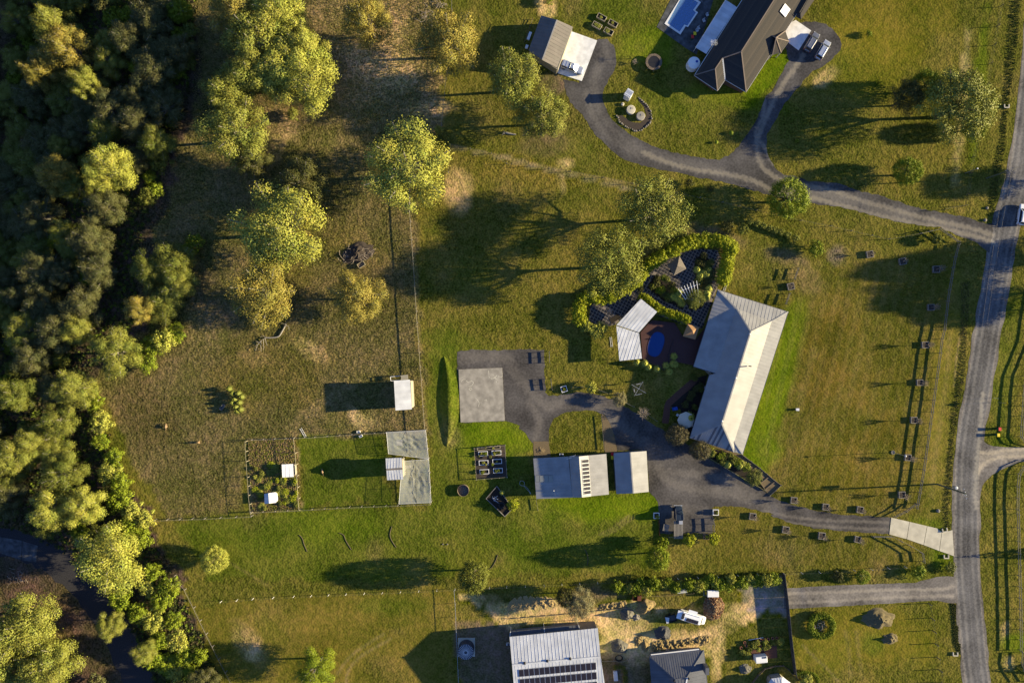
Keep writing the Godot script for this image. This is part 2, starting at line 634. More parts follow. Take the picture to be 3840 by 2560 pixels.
func build_ground():
	var nz := FastNoiseLite.new()
	nz.seed = 77
	nz.frequency = 0.02
	nz.fractal_octaves = 3
	# colours are base reflectances; the fourth value is how tussocky the cover is
	var olive := [0.115, 0.108, 0.018, 0.75]
	var brown := [0.125, 0.104, 0.038, 1.0]
	var straw := [0.29, 0.215, 0.085, 1.0]
	var green := [0.085, 0.112, 0.01, 0.55]
	var lush := [0.105, 0.15, 0.006, 0.45]
	var earth := [0.55, 0.39, 0.16, 0.6]
	var mud := [0.15, 0.11, 0.065, 0.6]
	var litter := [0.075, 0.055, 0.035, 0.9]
	var lawn := [0.114, 0.1, 0.016, 0.55]
	var g := PackedFloat32Array()
	g.resize(GX * GZ * 4)
	for k in GX * GZ:
		for q in 4:
			g[k * 4 + q] = olive[q]
	# paddock, its rough grazed side, the dry ground up north
	fill_region(g, pts2([-82.87, -106.19, -15.28, -106.19, -15.77, -58.19, -21.16, -44.47, -21.16, -6.27, -18.71, 21.16, -60.34, 22.14, -60.34, 38.79, -77.98, 39.77, -95.61, 6.47, -82.87, -14.11]), brown, 0.85, nz)
	fill_region(g, pts2([-44.67, -106.19, -16.26, -106.19, -16.26, -48.39, -46.63, -48.39]), straw, 0.55, nz)
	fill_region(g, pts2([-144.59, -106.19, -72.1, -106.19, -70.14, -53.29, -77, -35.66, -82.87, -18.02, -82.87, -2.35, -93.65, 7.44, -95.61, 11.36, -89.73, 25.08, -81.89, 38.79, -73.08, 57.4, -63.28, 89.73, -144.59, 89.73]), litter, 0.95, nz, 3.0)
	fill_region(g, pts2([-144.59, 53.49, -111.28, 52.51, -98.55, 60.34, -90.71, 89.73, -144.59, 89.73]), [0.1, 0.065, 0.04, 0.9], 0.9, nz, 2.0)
	# watered and mown parts
	fill_region(g, pts2([-18.71, 1.57, -11.36, 1.57, -11.85, 18.22, 3.82, 23.12, 6.27, 38.79, 31.74, 35.85, 33.7, 50.55, -12.34, 53.49, -68.18, 53.49, -76.02, 40.75, -60.34, 38.79, -18.71, 37.81]), green, 0.6, nz)
	fill_region(g, pts2([-47.61, 21.16, -28.51, 21.16, -28.02, 36.83, -47.61, 37.32]), green, 0.75, nz)
	fill_region(g, pts2([45.45, -10.19, 99.33, -21.94, 91.49, 51.53, 45.45, 50.55]), lawn, 0.8, nz)
	fill_region(g, pts2([-17.24, -44.47, 15.09, -37.62, 15.09, 1.57, -21.16, 1.57, -21.16, -35.66]), [0.118, 0.105, 0.018, 0.8], 0.7, nz)
	fill_region(g, pts2([-72.1, 58.87, -12.83, 55.44, -12.34, 89.73, -62.3, 89.73]), [0.15, 0.125, 0.02, 0.45], 0.9, nz)
	fill_region(g, pts2([-11.85, 57.4, 21.94, 59.85, 59.17, 58.87, 45.45, 67.2, 45.45, 70.14, 19.98, 72.1, 20.96, 64.26, -0.59, 64.26]), earth, 0.85, nz)
	fill_region(g, pts2([-12.34, 62.3, 0.39, 63.77, 0.39, 89.73, -12.34, 89.73]), mud, 0.9, nz)
	fill_region(g, pts2([19.98, 70.14, 31.74, 69.16, 31.74, 89.73, 19.98, 89.73]), mud, 0.8, nz)
	fill_region(g, pts2([51.33, 54.47, 61.13, 52.51, 62.11, 60.83, 53.29, 60.34]), [0.3, 0.25, 0.19, 0.3], 0.85, nz)
	fill_region(g, pts2([-59.56, 22.36, -48.57, 21.6, -47.43, 37.77, -58.42, 38.4]), [0.27, 0.19, 0.09, 1.0], 0.8, nz, 0.6)
	var spots := [
		[Vector2(-29.98, -62.11), 9.0, 5.0, 20.0, earth, 0.75], [Vector2(-29, -66.02), 4.0, 9.0, -15.0, earth, 0.6], [Vector2(-26.55, -70.92), 3.0, 6.0, 0.0, earth, 0.6], [Vector2(-32.91, -55.74), 7.0, 3.0, 0.0, straw, 0.7],
		[Vector2(-18.71, -50.35), 3.0, 7.0, 0.0, straw, 0.6], [Vector2(-19.69, -52.31), 5.0, 2.0, 0.0, earth, 0.5],
		[Vector2(-52.51, -53.29), 8.0, 6.0, 0.0, mud, 0.5], [Vector2(-54.47, -47.41), 5.0, 9.0, 30.0, earth, 0.35],
		[Vector2(-12.34, -33.7), 3.0, 5.0, 0.0, earth, 0.5], [Vector2(-45.65, 2.06), 4.0, 2.0, 30.0, earth, 0.55], [Vector2(-35.36, 16.75), 2.2, 1.2, 60.0, earth, 0.8], [Vector2(-33.4, 18.22), 3.0, 2.0, 0.0, earth, 0.4],
		[Vector2(-58.87, 3.04), 3.0, 2.0, 10.0, straw, 0.5], [Vector2(-70.14, -2.35), 6.0, 4.0, 70.0, straw, 0.4], [Vector2(-66.22, -8.23), 5.0, 8.0, 0.0, mud, 0.4],
		[Vector2(-71.12, 6.47), 10.0, 6.0, 20.0, brown, 0.6], [Vector2(-82.87, 17.24), 8.0, 6.0, 50.0, [0.12, 0.085, 0.035, 1.0], 0.6], [Vector2(-68.18, 26.06), 10.0, 6.0, 0.0, brown, 0.7],
		[Vector2(-54.47, 7.44), 14.0, 8.0, 0.0, [0.14, 0.11, 0.022, 0.9], 0.5], [Vector2(-50.55, 42.71), 20.0, 5.0, 0.0, green, 0.6], [Vector2(-39.77, 41.24), 9.0, 4.0, 0.0, lush, 0.35],
		[Vector2(-14.11, 11.36), 3.0, 9.0, 0.0, green, 0.6],
		[Vector2(-6.47, 24.1), 7.0, 5.0, 0.0, lush, 0.5], [Vector2(-4.51, 20.18), 9.0, 3.0, 0.0, lush, 0.85], [Vector2(0.39, 21.16), 5.0, 3.0, 30.0, lush, 0.7], [Vector2(-13.81, 21.16), 2.5, 3.5, 0.0, straw, 0.35],
		[Vector2(16.07, 37.32), 13.0, 3.4, 0.0, lush, 0.9], [Vector2(26.84, 36.83), 7.0, 3.4, 0.0, lush, 0.9], [Vector2(7.25, 42.71), 8.0, 4.0, 10.0, green, 0.6], [Vector2(0.39, 45.65), 9.0, 4.0, 20.0, green, 0.7],
		[Vector2(-11.36, 0.59), 8.0, 3.0, 15.0, green, 0.5], [Vector2(-14.79, -1.37), 3.0, 4.0, 0.0, green, 0.4],
		[Vector2(60.15, 7.44), 3.6, 14.0, 17.0, lush, 0.8], [Vector2(56.72, 17.24), 3.6, 12.0, 17.0, lush, 0.9], [Vector2(55.25, 24.1), 5.0, 6.0, 17.0, lush, 0.9], [Vector2(63.09, -2.35), 3.0, 8.0, 17.0, lush, 0.5],
		[Vector2(70.92, 3.53), 6.0, 12.0, 10.0, [0.135, 0.1, 0.015, 0.5], 0.7], [Vector2(80.72, 21.16), 8.0, 16.0, 5.0, [0.13, 0.1, 0.015, 0.5], 0.6], [Vector2(73.86, 29), 12.0, 5.0, 0.0, [0.138, 0.112, 0.015, 0.5], 0.6],
		[Vector2(97.37, 6.47), 2.2, 22.0, 6.0, [0.17, 0.15, 0.02, 0.3], 0.7], [Vector2(95.41, 26.06), 2.2, 14.0, 6.0, [0.18, 0.155, 0.025, 0.3], 0.7],
		[Vector2(30.76, -67), 6.0, 5.0, 0.0, lush, 0.7], [Vector2(21.94, -74.84), 12.0, 4.0, 0.0, green, 0.6], [Vector2(5.29, -70.92), 12.0, 6.0, 0.0, olive, 0.5], [Vector2(7.74, -75.82), 2.0, 2.6, 0.0, earth, 0.8],
		[Vector2(58.19, -60.64), 2.2, 7.0, 32.0, lush, 0.95], [Vector2(54.76, -56.72), 2.0, 4.0, 32.0, lush, 0.8], [Vector2(51.33, -54.76), 10.0, 2.5, 10.0, lush, 0.5], [Vector2(37.62, -53.29), 8.0, 4.0, 0.0, green, 0.5],
		[Vector2(84.64, -72.88), 14.0, 9.0, 0.0, [0.155, 0.13, 0.014, 0.4], 0.7], [Vector2(80.72, -63.09), 10.0, 8.0, 0.0, [0.15, 0.14, 0.012, 0.4], 0.6], [Vector2(70.92, -59.66), 3.0, 1.6, -40.0, earth, 0.5],
		[Vector2(9.7, -58.19), 3.6, 2.2, 20.0, mud, 0.85], [Vector2(12.15, -40.07), 1.6, 1.4, 0.0, earth, 0.85], [Vector2(11.36, -35.66), 0.8, 2.2, 0.0, earth, 0.6], [Vector2(7.74, -47.41), 5.0, 2.5, 0.0, mud, 0.5], [Vector2(7.25, -44.47), 6.0, 3.0, 0.0, mud, 0.4],
		[Vector2(45.45, -23.41), 7.0, 2.2, 12.0, mud, 0.55], [Vector2(61.13, -19), 5.0, 1.6, 10.0, mud, 0.5], [Vector2(72.88, -19.49), 2.0, 2.3, 0.0, [0.13, 0.105, 0.08, 0.9], 0.9], [Vector2(66.02, -14.11), 4.0, 3.0, 30.0, [0.2, 0.15, 0.06, 0.6], 0.4],
		[Vector2(-59.36, 68.18), 2.6, 5.0, -30.0, straw, 0.6], [Vector2(-58.38, 70.14), 1.6, 2.0, 0.0, earth, 0.7], [Vector2(-47.61, 68.18), 6.0, 3.0, 0.0, [0.13, 0.11, 0.02, 0.5], 0.5], [Vector2(-27.04, 59.36), 8.0, 2.0, 0.0, green, 0.5],
		[Vector2(7.25, 59.85), 9.0, 1.6, -4.0, [0.6, 0.44, 0.19, 0.4], 0.8], [Vector2(26.84, 67.2), 8.0, 5.0, 20.0, [0.58, 0.42, 0.18, 0.5], 0.8], [Vector2(41.53, 61.32), 12.0, 3.4, -12.0, olive, 0.7], [Vector2(45.45, 64.26), 9.0, 1.2, -32.0, earth, 0.8],
		[Vector2(40.07, 63.28), 7.0, 2.0, -10.0, olive, 0.8], [Vector2(49.37, 68.18), 4.5, 7.0, 0.0, olive, 0.8], [Vector2(46.43, 70.14), 1.2, 6.0, 5.0, earth, 0.8], [Vector2(34.68, 64.75), 3.0, 3.0, 0.0, green, 0.7], [Vector2(7.25, 63.28), 2.0, 1.0, 0.0, lush, 0.6],
		[Vector2(37.62, 55.44), 10.0, 1.8, -3.0, olive, 0.8], [Vector2(19, 56.91), 6.0, 1.4, 0.0, mud, 0.7], [Vector2(-1.57, 57.89), 6.0, 1.6, -3.0, [0.12, 0.1, 0.03, 0.6], 0.7],
		[Vector2(76.8, 56.91), 18.0, 0.9, -1.0, earth, 0.55], [Vector2(73.86, 54.96), 16.0, 1.6, -1.0, olive, 0.7], [Vector2(80.72, 67.2), 16.0, 7.0, 0.0, [0.165, 0.14, 0.016, 0.35], 0.8], [Vector2(70.92, 70.14), 6.0, 5.0, 40.0, [0.19, 0.165, 0.022, 0.35], 0.6],
		[Vector2(91.49, 69.16), 3.0, 7.0, 0.0, [0.15, 0.14, 0.014, 0.4], 0.5], [Vector2(81.7, 68.18), 2.6, 2.6, 0.0, green, 0.7], [Vector2(111.09, 23.12), 2.6, 1.8, 0.0, green, 0.6], [Vector2(111.09, 1.57), 3.0, 18.0, 4.0, green, 0.55],
		[Vector2(112.07, 72.1), 1.6, 1.6, 0.0, earth, 0.7], [Vector2(111.09, 65.24), 1.0, 2.4, 10.0, straw, 0.7], [Vector2(113.53, 68.18), 3.4, 2.4, 0.0, lush, 0.7], [Vector2(101.29, -52.31), 1.2, 18.0, 5.0, [0.3, 0.25, 0.09, 0.5], 0.7], [Vector2(105.21, -57.21), 1.4, 16.0, 6.0, lush, 0.6],
		[Vector2(88.56, 53.49), 6.0, 2.2, 0.0, green, 0.5], [Vector2(97.37, 47.61), 3.0, 3.0, 0.0, lush, 0.6], [Vector2(92.47, 40.75), 5.0, 1.2, 15.0, lush, 0.5], [Vector2(1.37, -38.6), 14.0, 3.0, 12.0, [0.15, 0.12, 0.02, 0.9], 0.5]]
	for s in spots:
		stamp(g, s[0], s[1], s[2], s[3], s[4], s[5], nz)
	for s in spots_along(pts2([-14.3, -43.98, -1.57, -41.34, 11.17, -37.81, 23.9, -35.17, 37.62, -31.25]), 2.0):
		stamp(g, s, 1.2, 0.45, 12.0, [0.24, 0.2, 0.12, 0.5], 0.4, nz, 0.3)
	# scattered dry and green patches of a grown sward
	for k in 420:
		var at := Vector2(rng.randf_range(-140, 140), rng.randf_range(-94, 94))
		var s := rng.randf_range(1.0, 5.0)
		stamp(g, at, s, s * rng.randf_range(0.4, 1.0), rng.randf_range(0, 180), [[0.19, 0.145, 0.035, 0.7], [0.095, 0.11, 0.014, 0.6], [0.12, 0.095, 0.03, 0.9]][k % 3], rng.randf_range(0.12, 0.42), nz, 0.6)
	var ctrl := Image.create_from_data(GX, GZ, false, Image.FORMAT_RGBAF, g.to_byte_array())
	var W := 1536
	var H := 1024
	ctrl.resize(W, H, Image.INTERPOLATE_CUBIC)
	var c := ctrl.get_data().to_float32_array()
	var na := FastNoiseLite.new()
	na.noise_type = FastNoiseLite.TYPE_SIMPLEX
	na.seed = 5
	na.frequency = 0.33
	na.fractal_octaves = 2
	var a := na.get_image(W, H).get_data()
	na.seed = 6
	na.frequency = 0.09
	na.fractal_octaves = 3
	var b := na.get_image(W, H).get_data()
	na.seed = 8
	na.frequency = 0.012
	na.fractal_octaves = 4
	var d := na.get_image(W, H).get_data()
	var lut := PackedByteArray()
	lut.resize(1025)
	for k in 1025:
		lut[k] = int(clampf(Color(k / 1024.0, 0, 0).linear_to_srgb().r, 0.0, 1.0) * 255.0)
	# wheel marks and animal pads pressed into the grass, and the mower's passes on the front lawn
	var tr := PackedFloat32Array()
	tr.resize(W * H)
	var ppm := W / 288.0
	for l in [[pts2([-39.32, 74.96, -37.79, 72.4, -35.24, 69.85, -32.18, 67.81, -28.86, 65.77]), 0.3, 0.8], [pts2([-37.41, 76.79, -36.77, 73.93, -34.73, 71.38, -31.67, 69.34, -27.33, 66.92]), 0.3, 0.8], [pts2([-50.55, 19.81, -46.72, 15.73, -42.38, 12.92, -37.79, 10.11, -33.97, 7.82, -31.16, 5.27]), 0.35, 0.6], [pts2([-49.78, 20.57, -45.96, 16.75, -41.87, 13.94, -37.28, 10.88, -33.2, 8.33, -30.65, 5.78]), 0.35, 0.6], [pts2([19.72, 43.58, 23.03, 41.79, 26.35, 39.24]), 0.3, 0.5], [pts2([20.74, 43.83, 24.31, 41.79, 27.37, 39.5]), 0.3, 0.5], [pts2([-71.32, 30.78, -69.54, 29.76, -68.01, 27.97]), 0.5, 0.7], [pts2([65.4, 68.32, 68.47, 71.38, 71.02, 73.68, 73.57, 76.49]), 0.3, 0.8], [pts2([75.1, 65.26, 75.86, 69.09, 76.37, 75.47]), 0.4, 0.4], [pts2([77.65, 65.26, 78.16, 70.36, 78.92, 75.47]), 0.4, 0.4], [pts2([98.57, -0.6, 98.06, 7.05, 97.04, 14.71, 95.51, 24.91, 94.49, 35.11]), 0.5, 0.4], [pts2([100.86, -0.6, 100.1, 4.5, 99.59, 10.11]), 0.2, 1.0], [pts2([67.96, 1.95, 65.91, 9.6, 64.13, 17.26, 62.85, 22.36]), 0.8, 0.3], [pts2([-23, -31, -22.1, -18.76, -21.34, -6.77, -20.7, 2.46, -19.42, 19.81]), 0.4, 0.7], [pts2([-67.24, 50.47, -64.69, 49.44, -61.63, 50.98, -55.25, 54.8]), 0.3, 0.4], [pts2([-13.81, -44.15, -4.63, -42.11, 13.09, -38.09, 20.48, -36.72, 27.12, -35.39, 37.07, -33.17]), 0.3, 0.8]]:
		for p in spots_along(smooth_line(l[0], 5), 0.18):
			var rr: float = l[1] * 2.0
			for j in range(int((p.y + 96.0 - rr) * ppm), int((p.y + 96.0 + rr) * ppm) + 2):
				for k in range(int((p.x + 144.0 - rr) * ppm), int((p.x + 144.0 + rr) * ppm) + 2):
					if j < 0 or j >= H or k < 0 or k >= W:
						continue
					var ee := Vector2((k + 0.5) / ppm - 144.0, (j + 0.5) / ppm - 96.0).distance_to(p) / rr
					tr[j * W + k] = maxf(tr[j * W + k], l[2] * (1.0 - smoothstep(0.2, 1.0, ee + (a[j * W + k] / 255.0 - 0.5))))
	var front := Rect2(Vector2(57.21, -18.02), Vector2(95.41, 50.55) - Vector2(57.21, -18.02))
	for j in range(int((front.position.y + 96.0) * ppm), int((front.end.y + 96.0) * ppm)):
		for k in range(int((front.position.x + 144.0) * ppm), int((front.end.x + 144.0) * ppm)):
			var s := sin((k * 0.97 + j * 0.22) / ppm * TAU / 2.6)
			tr[j * W + k] = maxf(tr[j * W + k], 0.14 * smoothstep(-0.3, 0.3, s))
	var out := PackedByteArray()
	out.resize(W * H * 3)
	var hgt := PackedByteArray()
	hgt.resize(W * H)
	for k in W * H:
		var rough := c[k * 4 + 3]
		var fa := a[k] / 255.0 - 0.5
		var fb := b[k] / 255.0 - 0.5
		var fd := d[k] / 255.0 - 0.5
		var f := 1.0 + rough * (fa * 1.6 + fb * 0.6) + fd * 0.5
		f = maxf(f, 0.25) * 1024.0
		var dry := fb * 0.5 + fd * 0.6
		var ln := tr[k]
		if ln > 0.01:
			for q in 3:
				c[k * 4 + q] = lerpf(c[k * 4 + q], [0.26, 0.2, 0.075][q], ln * 0.6)
		out[k * 3] = lut[clampi(int(c[k * 4] * f * (1.0 + dry * 0.45)), 0, 1024)]
		out[k * 3 + 1] = lut[clampi(int(c[k * 4 + 1] * f), 0, 1024)]
		out[k * 3 + 2] = lut[clampi(int(c[k * 4 + 2] * f * (1.0 + dry * 0.8)), 0, 1024)]
		hgt[k] = clampi(int(128.0 + rough * (fa * 80.0 + fb * 110.0)), 0, 255)
	var gm := StandardMaterial3D.new()
	gm.resource_name = "ground_cover"
	gm.albedo_texture = ImageTexture.create_from_image(Image.create_from_data(W, H, false, Image.FORMAT_RGB8, out))
	var nimg := Image.create_from_data(W, H, false, Image.FORMAT_L8, hgt)
	nimg.convert(Image.FORMAT_RGBA8)
	nimg.bump_map_to_normal_map(1.2)
	gm.normal_enabled = true
	gm.normal_texture = ImageTexture.create_from_image(nimg)
	gm.normal_scale = 1.0
	gm.roughness = 1.0
	gm.metallic_specular = 0.1
	M.ground_cover = gm
	# one sheet: flat everywhere but for the creek gully that falls away under the north-western bush
	var xs := [-432.0, -320.0, -220.0, -180.0]
	for k in 31:
		xs.append(-150.0 + 3.0 * k)
	xs.append(432.0)
	var zs := [-288.0, -200.0, -140.0]
	for k in 40:
		zs.append(-105.0 + 3.0 * k)
	zs.append_array([120.0, 288.0])
	var mb := MB.new()
	for j in zs.size() - 1:
		for k in xs.size() - 1:
			var cs := []
			var ns := []
			for q in [[k, j + 1], [k + 1, j + 1], [k + 1, j], [k, j]]:
				var x: float = xs[q[0]]
				var z: float = zs[q[1]]
				cs.append(Vector3(x, gully(x, z), z))
				ns.append(Vector3(gully(x - 0.5, z) - gully(x + 0.5, z), 1.0, gully(x, z - 0.5) - gully(x, z + 0.5)))
				mb.t.push_back(Vector2((x + 144.0) / 288.0, (z + 96.0) / 192.0))
			mb.smooth_quad(cs, ns)
	struct("ground", mb.done(), gm)
	# the grassed bank west of the concrete pad
	var bank := MB.new()
	var crest := smooth_line(pts2([-15.34, 3.23, -14.45, 7.05, -14.12, 11.64, -14.02, 15.73, -14.17, 19.81, -14.71, 23.89]), 4)
	for k in crest.size() - 1:
		var ring := []
		for e in 2:
			var p: Vector2 = crest[k + e]
			var f := sin(PI * float(k + e) / (crest.size() - 1))
			var h := 0.75 * pow(f, 0.6)
			ring.append([Vector3(p.x - 2.2 * f, -0.02, p.y), Vector3(p.x - 0.9 * f, h * 0.75, p.y), Vector3(p.x, h, p.y), Vector3(p.x + 0.8 * f, h * 0.8, p.y), Vector3(p.x + 0.1 + 2.4 * f, -0.02, p.y)])
		for q in 4:
			bank.smooth_quad([ring[1][q], ring[1][q + 1], ring[0][q + 1], ring[0][q]], [bank_n(q), bank_n(q + 1), bank_n(q + 1), bank_n(q)])
	for p in bank.v:
		bank.t.push_back(Vector2((p.x + 144.0) / 288.0, (p.z + 96.0) / 192.0))
	struct("grass_bank", bank.done(), gm)

var bush_edge := pts2([-72.1, -87.58, -71.61, -70.92, -73.08, -57.21, -77.49, -44.47, -80.91, -35.66, -83.85, -25.86, -85.81, -18.02, -86.79, -2.35, -93.65, 4.51])

func gully(x: float, z: float) -> float:
	var e: float = bush_edge[0].x
	for k in bush_edge.size() - 1:
		var a: Vector2 = bush_edge[k]
		var c: Vector2 = bush_edge[k + 1]
		if z >= a.y and z <= c.y:
			e = lerpf(a.x, c.x, (z - a.y) / (c.y - a.y))
		elif z > c.y:
			e = c.x
	var d := maxf(0.0, minf(e - 3.0, -69.0) - x)
	return -12.0 * smoothstep(0.0, 1.0, d / 46.0) * (1.0 - smoothstep(-14.0, 6.0, z))

func bank_n(q: int) -> Vector3:
	return [Vector3(-0.4, 1, 0), Vector3(-0.6, 1, 0), Vector3(0, 1, 0), Vector3(0.45, 1, 0), Vector3(0.3, 1, 0)][q].normalized()

func spots_along(line: Array, step: float) -> Array:
	var out := []
	for k in line.size() - 1:
		var a: Vector2 = line[k]
		var b: Vector2 = line[k + 1]
		var n := maxi(1, int(a.distance_to(b) / step))
		for q in n:
			out.append(a.lerp(b, (q + 0.5) / n))
	return out

# ------------------------------------------------------------------ roads, drives, slabs
# Gravel and seal wear to paler wheel lines; one map of that wear serves every drive.
func build_wear_map():
	var W := 1440
	var H := 960
	var g := PackedFloat32Array()
	g.resize(W * H)
	var nz := FastNoiseLite.new()
	nz.seed = 31
	nz.frequency = 0.35
	nz.fractal_octaves = 3
	var lines := [
		[pts2([108.52, -23.86, 103.67, -25.39, 93.47, -27.69, 85.81, -29.73, 76.88, -32.28, 71.78, -34.06, 62.85, -35.59, 58.52, -37.51, 55.97, -40.32, 55.2, -44.91, 56.73, -49.25, 59.54, -55.37, 63.62, -61.49, 65.91, -64.56]), 1.0, 1.0], [pts2([108.52, -22.07, 103.67, -23.86, 93.47, -26.16, 84.54, -27.94, 75.61, -30.24, 67.96, -32.28, 60.3, -33.55, 53.65, -36.36, 47.27, -37.89, 42.17, -38.53, 35.79, -40.07, 29.41, -42.62]), 1.0, 1.0],
		[pts2([58.8, -40.07, 56.96, -43.64, 54.92, -46.7, 56.71, -51.29, 57.24, -57.41, 61.32, -63.02]), 0.8, 0.9], [pts2([98.57, -26.16, 88.36, -28.45, 78.16, -31.26, 70.51, -33.3, 60.3, -35.08]), 2.2, 0.45], [pts2([47.27, -38.53, 37.07, -40.58, 29.41, -42.87, 24.31, -46.19, 20.48, -50.78, 19.21, -53.84, 18.7, -58.94, 20.48, -64.04]), 1.6, 0.3], [pts2([16.66, -56.39, 18.19, -51.29, 21.76, -46.19, 28.14, -42.11]), 1.3, 0.28], [pts2([21.76, -67.87, 20.99, -66.09, 21.76, -63.53]), 1.5, 0.3],
		[pts2([104.69, 24.91, 107.5, 25.17, 111.32, 24.53, 115.2, 24.27, 121.53, 24.27]), 0.9, 1.0], [pts2([104.43, 31.03, 105.97, 27.97, 108.77, 26.44, 112.6, 25.93, 115.2, 25.8, 121.53, 25.8]), 0.9, 1.0], [pts2([106.22, 11.64, 105.84, 13.69, 105.58, 18.79, 105.07, 23.63, 104.43, 31.29, 104.56, 37.67]), 0.9, 0.9], [pts2([105.71, 26.19, 108.77, 25.68, 115.2, 25.04]), 2.4, 0.6],
		[pts2([58.8, 37.41, 53.65, 35.62, 47.27, 33.84, 40.89, 33.33, 35.79, 31.54, 33.24, 28.74]), 2.0, 0.4], [pts2([58.8, 36.13, 52.37, 34.09, 47.27, 31.29, 42.17, 30.01, 34.51, 29.5]), 1.6, 0.35], [pts2([56.73, 37.97, 62.85, 39.5, 70.51, 40.26, 78.16, 40.52, 84.79, 40.77]), 0.6, 0.55], [pts2([56.73, 39.24, 62.85, 40.77, 70.51, 41.66, 78.16, 42.05, 84.79, 42.43]), 0.6, 0.55],
		[pts2([-0.43, 5.78, 3.39, 10.11, 7.22, 14.2, 11.04, 13.94, 15.13, 13.18, 19.21, 14.71, 24.31, 18.79, 29.41, 22.36]), 2.2, 0.35], [pts2([-11.01, 3.48, -5.9, 3.23, -0.8, 3.99]), 2.4, 0.4], [pts2([5.18, 21.85, 6.2, 17.77, 3.9, 13.69]), 1.4, 0.35], [pts2([34.51, 38.22, 39.62, 37.97, 44.21, 38.22]), 2.0, 0.25],
		[pts2([61.83, 56.84, 73.06, 56.46, 85.81, 55.95, 96.02, 55.82, 99.59, 55.06]), 0.7, 0.5], [pts2([61.83, 58.88, 73.06, 58.37, 85.81, 57.61, 96.02, 57.35, 99.59, 57.35]), 0.7, 0.5], [pts2([61.83, 57.61, 78.16, 57.35, 93.47, 56.84]), 1.2, 0.25]]
	var road_c := smooth_line(pts2([121.8, -100.8, 119.1, -76.8, 117.12, -56.4, 114.72, -38.4, 111.24, -25.62, 108.96, -12.9, 106.62, 1.2, 104.88, 12.18, 102.84, 24.9, 102.42, 37.68, 102.48, 49.98, 103.44, 62.7, 104.7, 75.48, 108, 97.2]), 6)
	for s in [[-1.3, 0.55, 0.35], [1.2, 0.55, 0.4], [0.0, 0.3, 0.2], [2.45, 0.35, 0.7], [-2.45, 0.3, 0.55]]:
		var line := []
		for k in road_c.size():
			var d: Vector2 = (road_c[mini(k + 1, road_c.size() - 1)] - road_c[maxi(k - 1, 0)]).normalized()
			line.append(road_c[k] + Vector2(-d.y, d.x) * s[0])
		lines.append([line, s[1], s[2]])
	for l in lines:
		for p in spots_along(smooth_line(l[0], 5), 0.25):
			var r: float = l[1]
			for j in range(int((p.y + 96.0 - r) * 5.0), int((p.y + 96.0 + r) * 5.0) + 2):
				if j < 0 or j >= H:
					continue
				for k in range(int((p.x + 144.0 - r) * 5.0), int((p.x + 144.0 + r) * 5.0) + 2):
					if k < 0 or k >= W:
						continue
					var e := Vector2((k + 0.5) / 5.0 - 144.0, (j + 0.5) / 5.0 - 96.0).distance_to(p) / r
					var w: float = l[2] * (1.0 - smoothstep(0.1, 1.0, e + nz.get_noise_2d(k * 0.5, j * 0.5) * 0.5))
					if w > g[j * W + k]:
						g[j * W + k] = w
	var na := FastNoiseLite.new()
	na.noise_type = FastNoiseLite.TYPE_SIMPLEX
	na.frequency = 0.3
	na.fractal_octaves = 2
	var a := na.get_image(W, H).get_data()
	na.seed = 4
	na.frequency = 0.02
	na.fractal_octaves = 5
	var c := na.get_image(W, H).get_data()
	var out := PackedByteArray()
	out.resize(W * H * 3)
	for k in W * H:
		var f := 0.34 + g[k] * 0.5 + (a[k] / 255.0 - 0.5) * 0.22 + (c[k] / 255.0 - 0.5) * 0.3
		f = clampf(f, 0.08, 1.0)
		var wear := g[k]
		for q in 3:
			out[k * 3 + q] = int(sqrt(f * (1.0 - wear * [0.0, 0.05, 0.2][q])) * 255.0)
	tex.wear = ImageTexture.create_from_image(Image.create_from_data(W, H, false, Image.FORMAT_RGB8, out))

func worn(key: String, c: Color):
	var m := StandardMaterial3D.new()
	m.resource_name = key
	m.albedo_color = c.linear_to_srgb()
	m.albedo_texture = tex.wear
	m.roughness = 0.95
	m.metallic_specular = 0.25
	M[key] = m

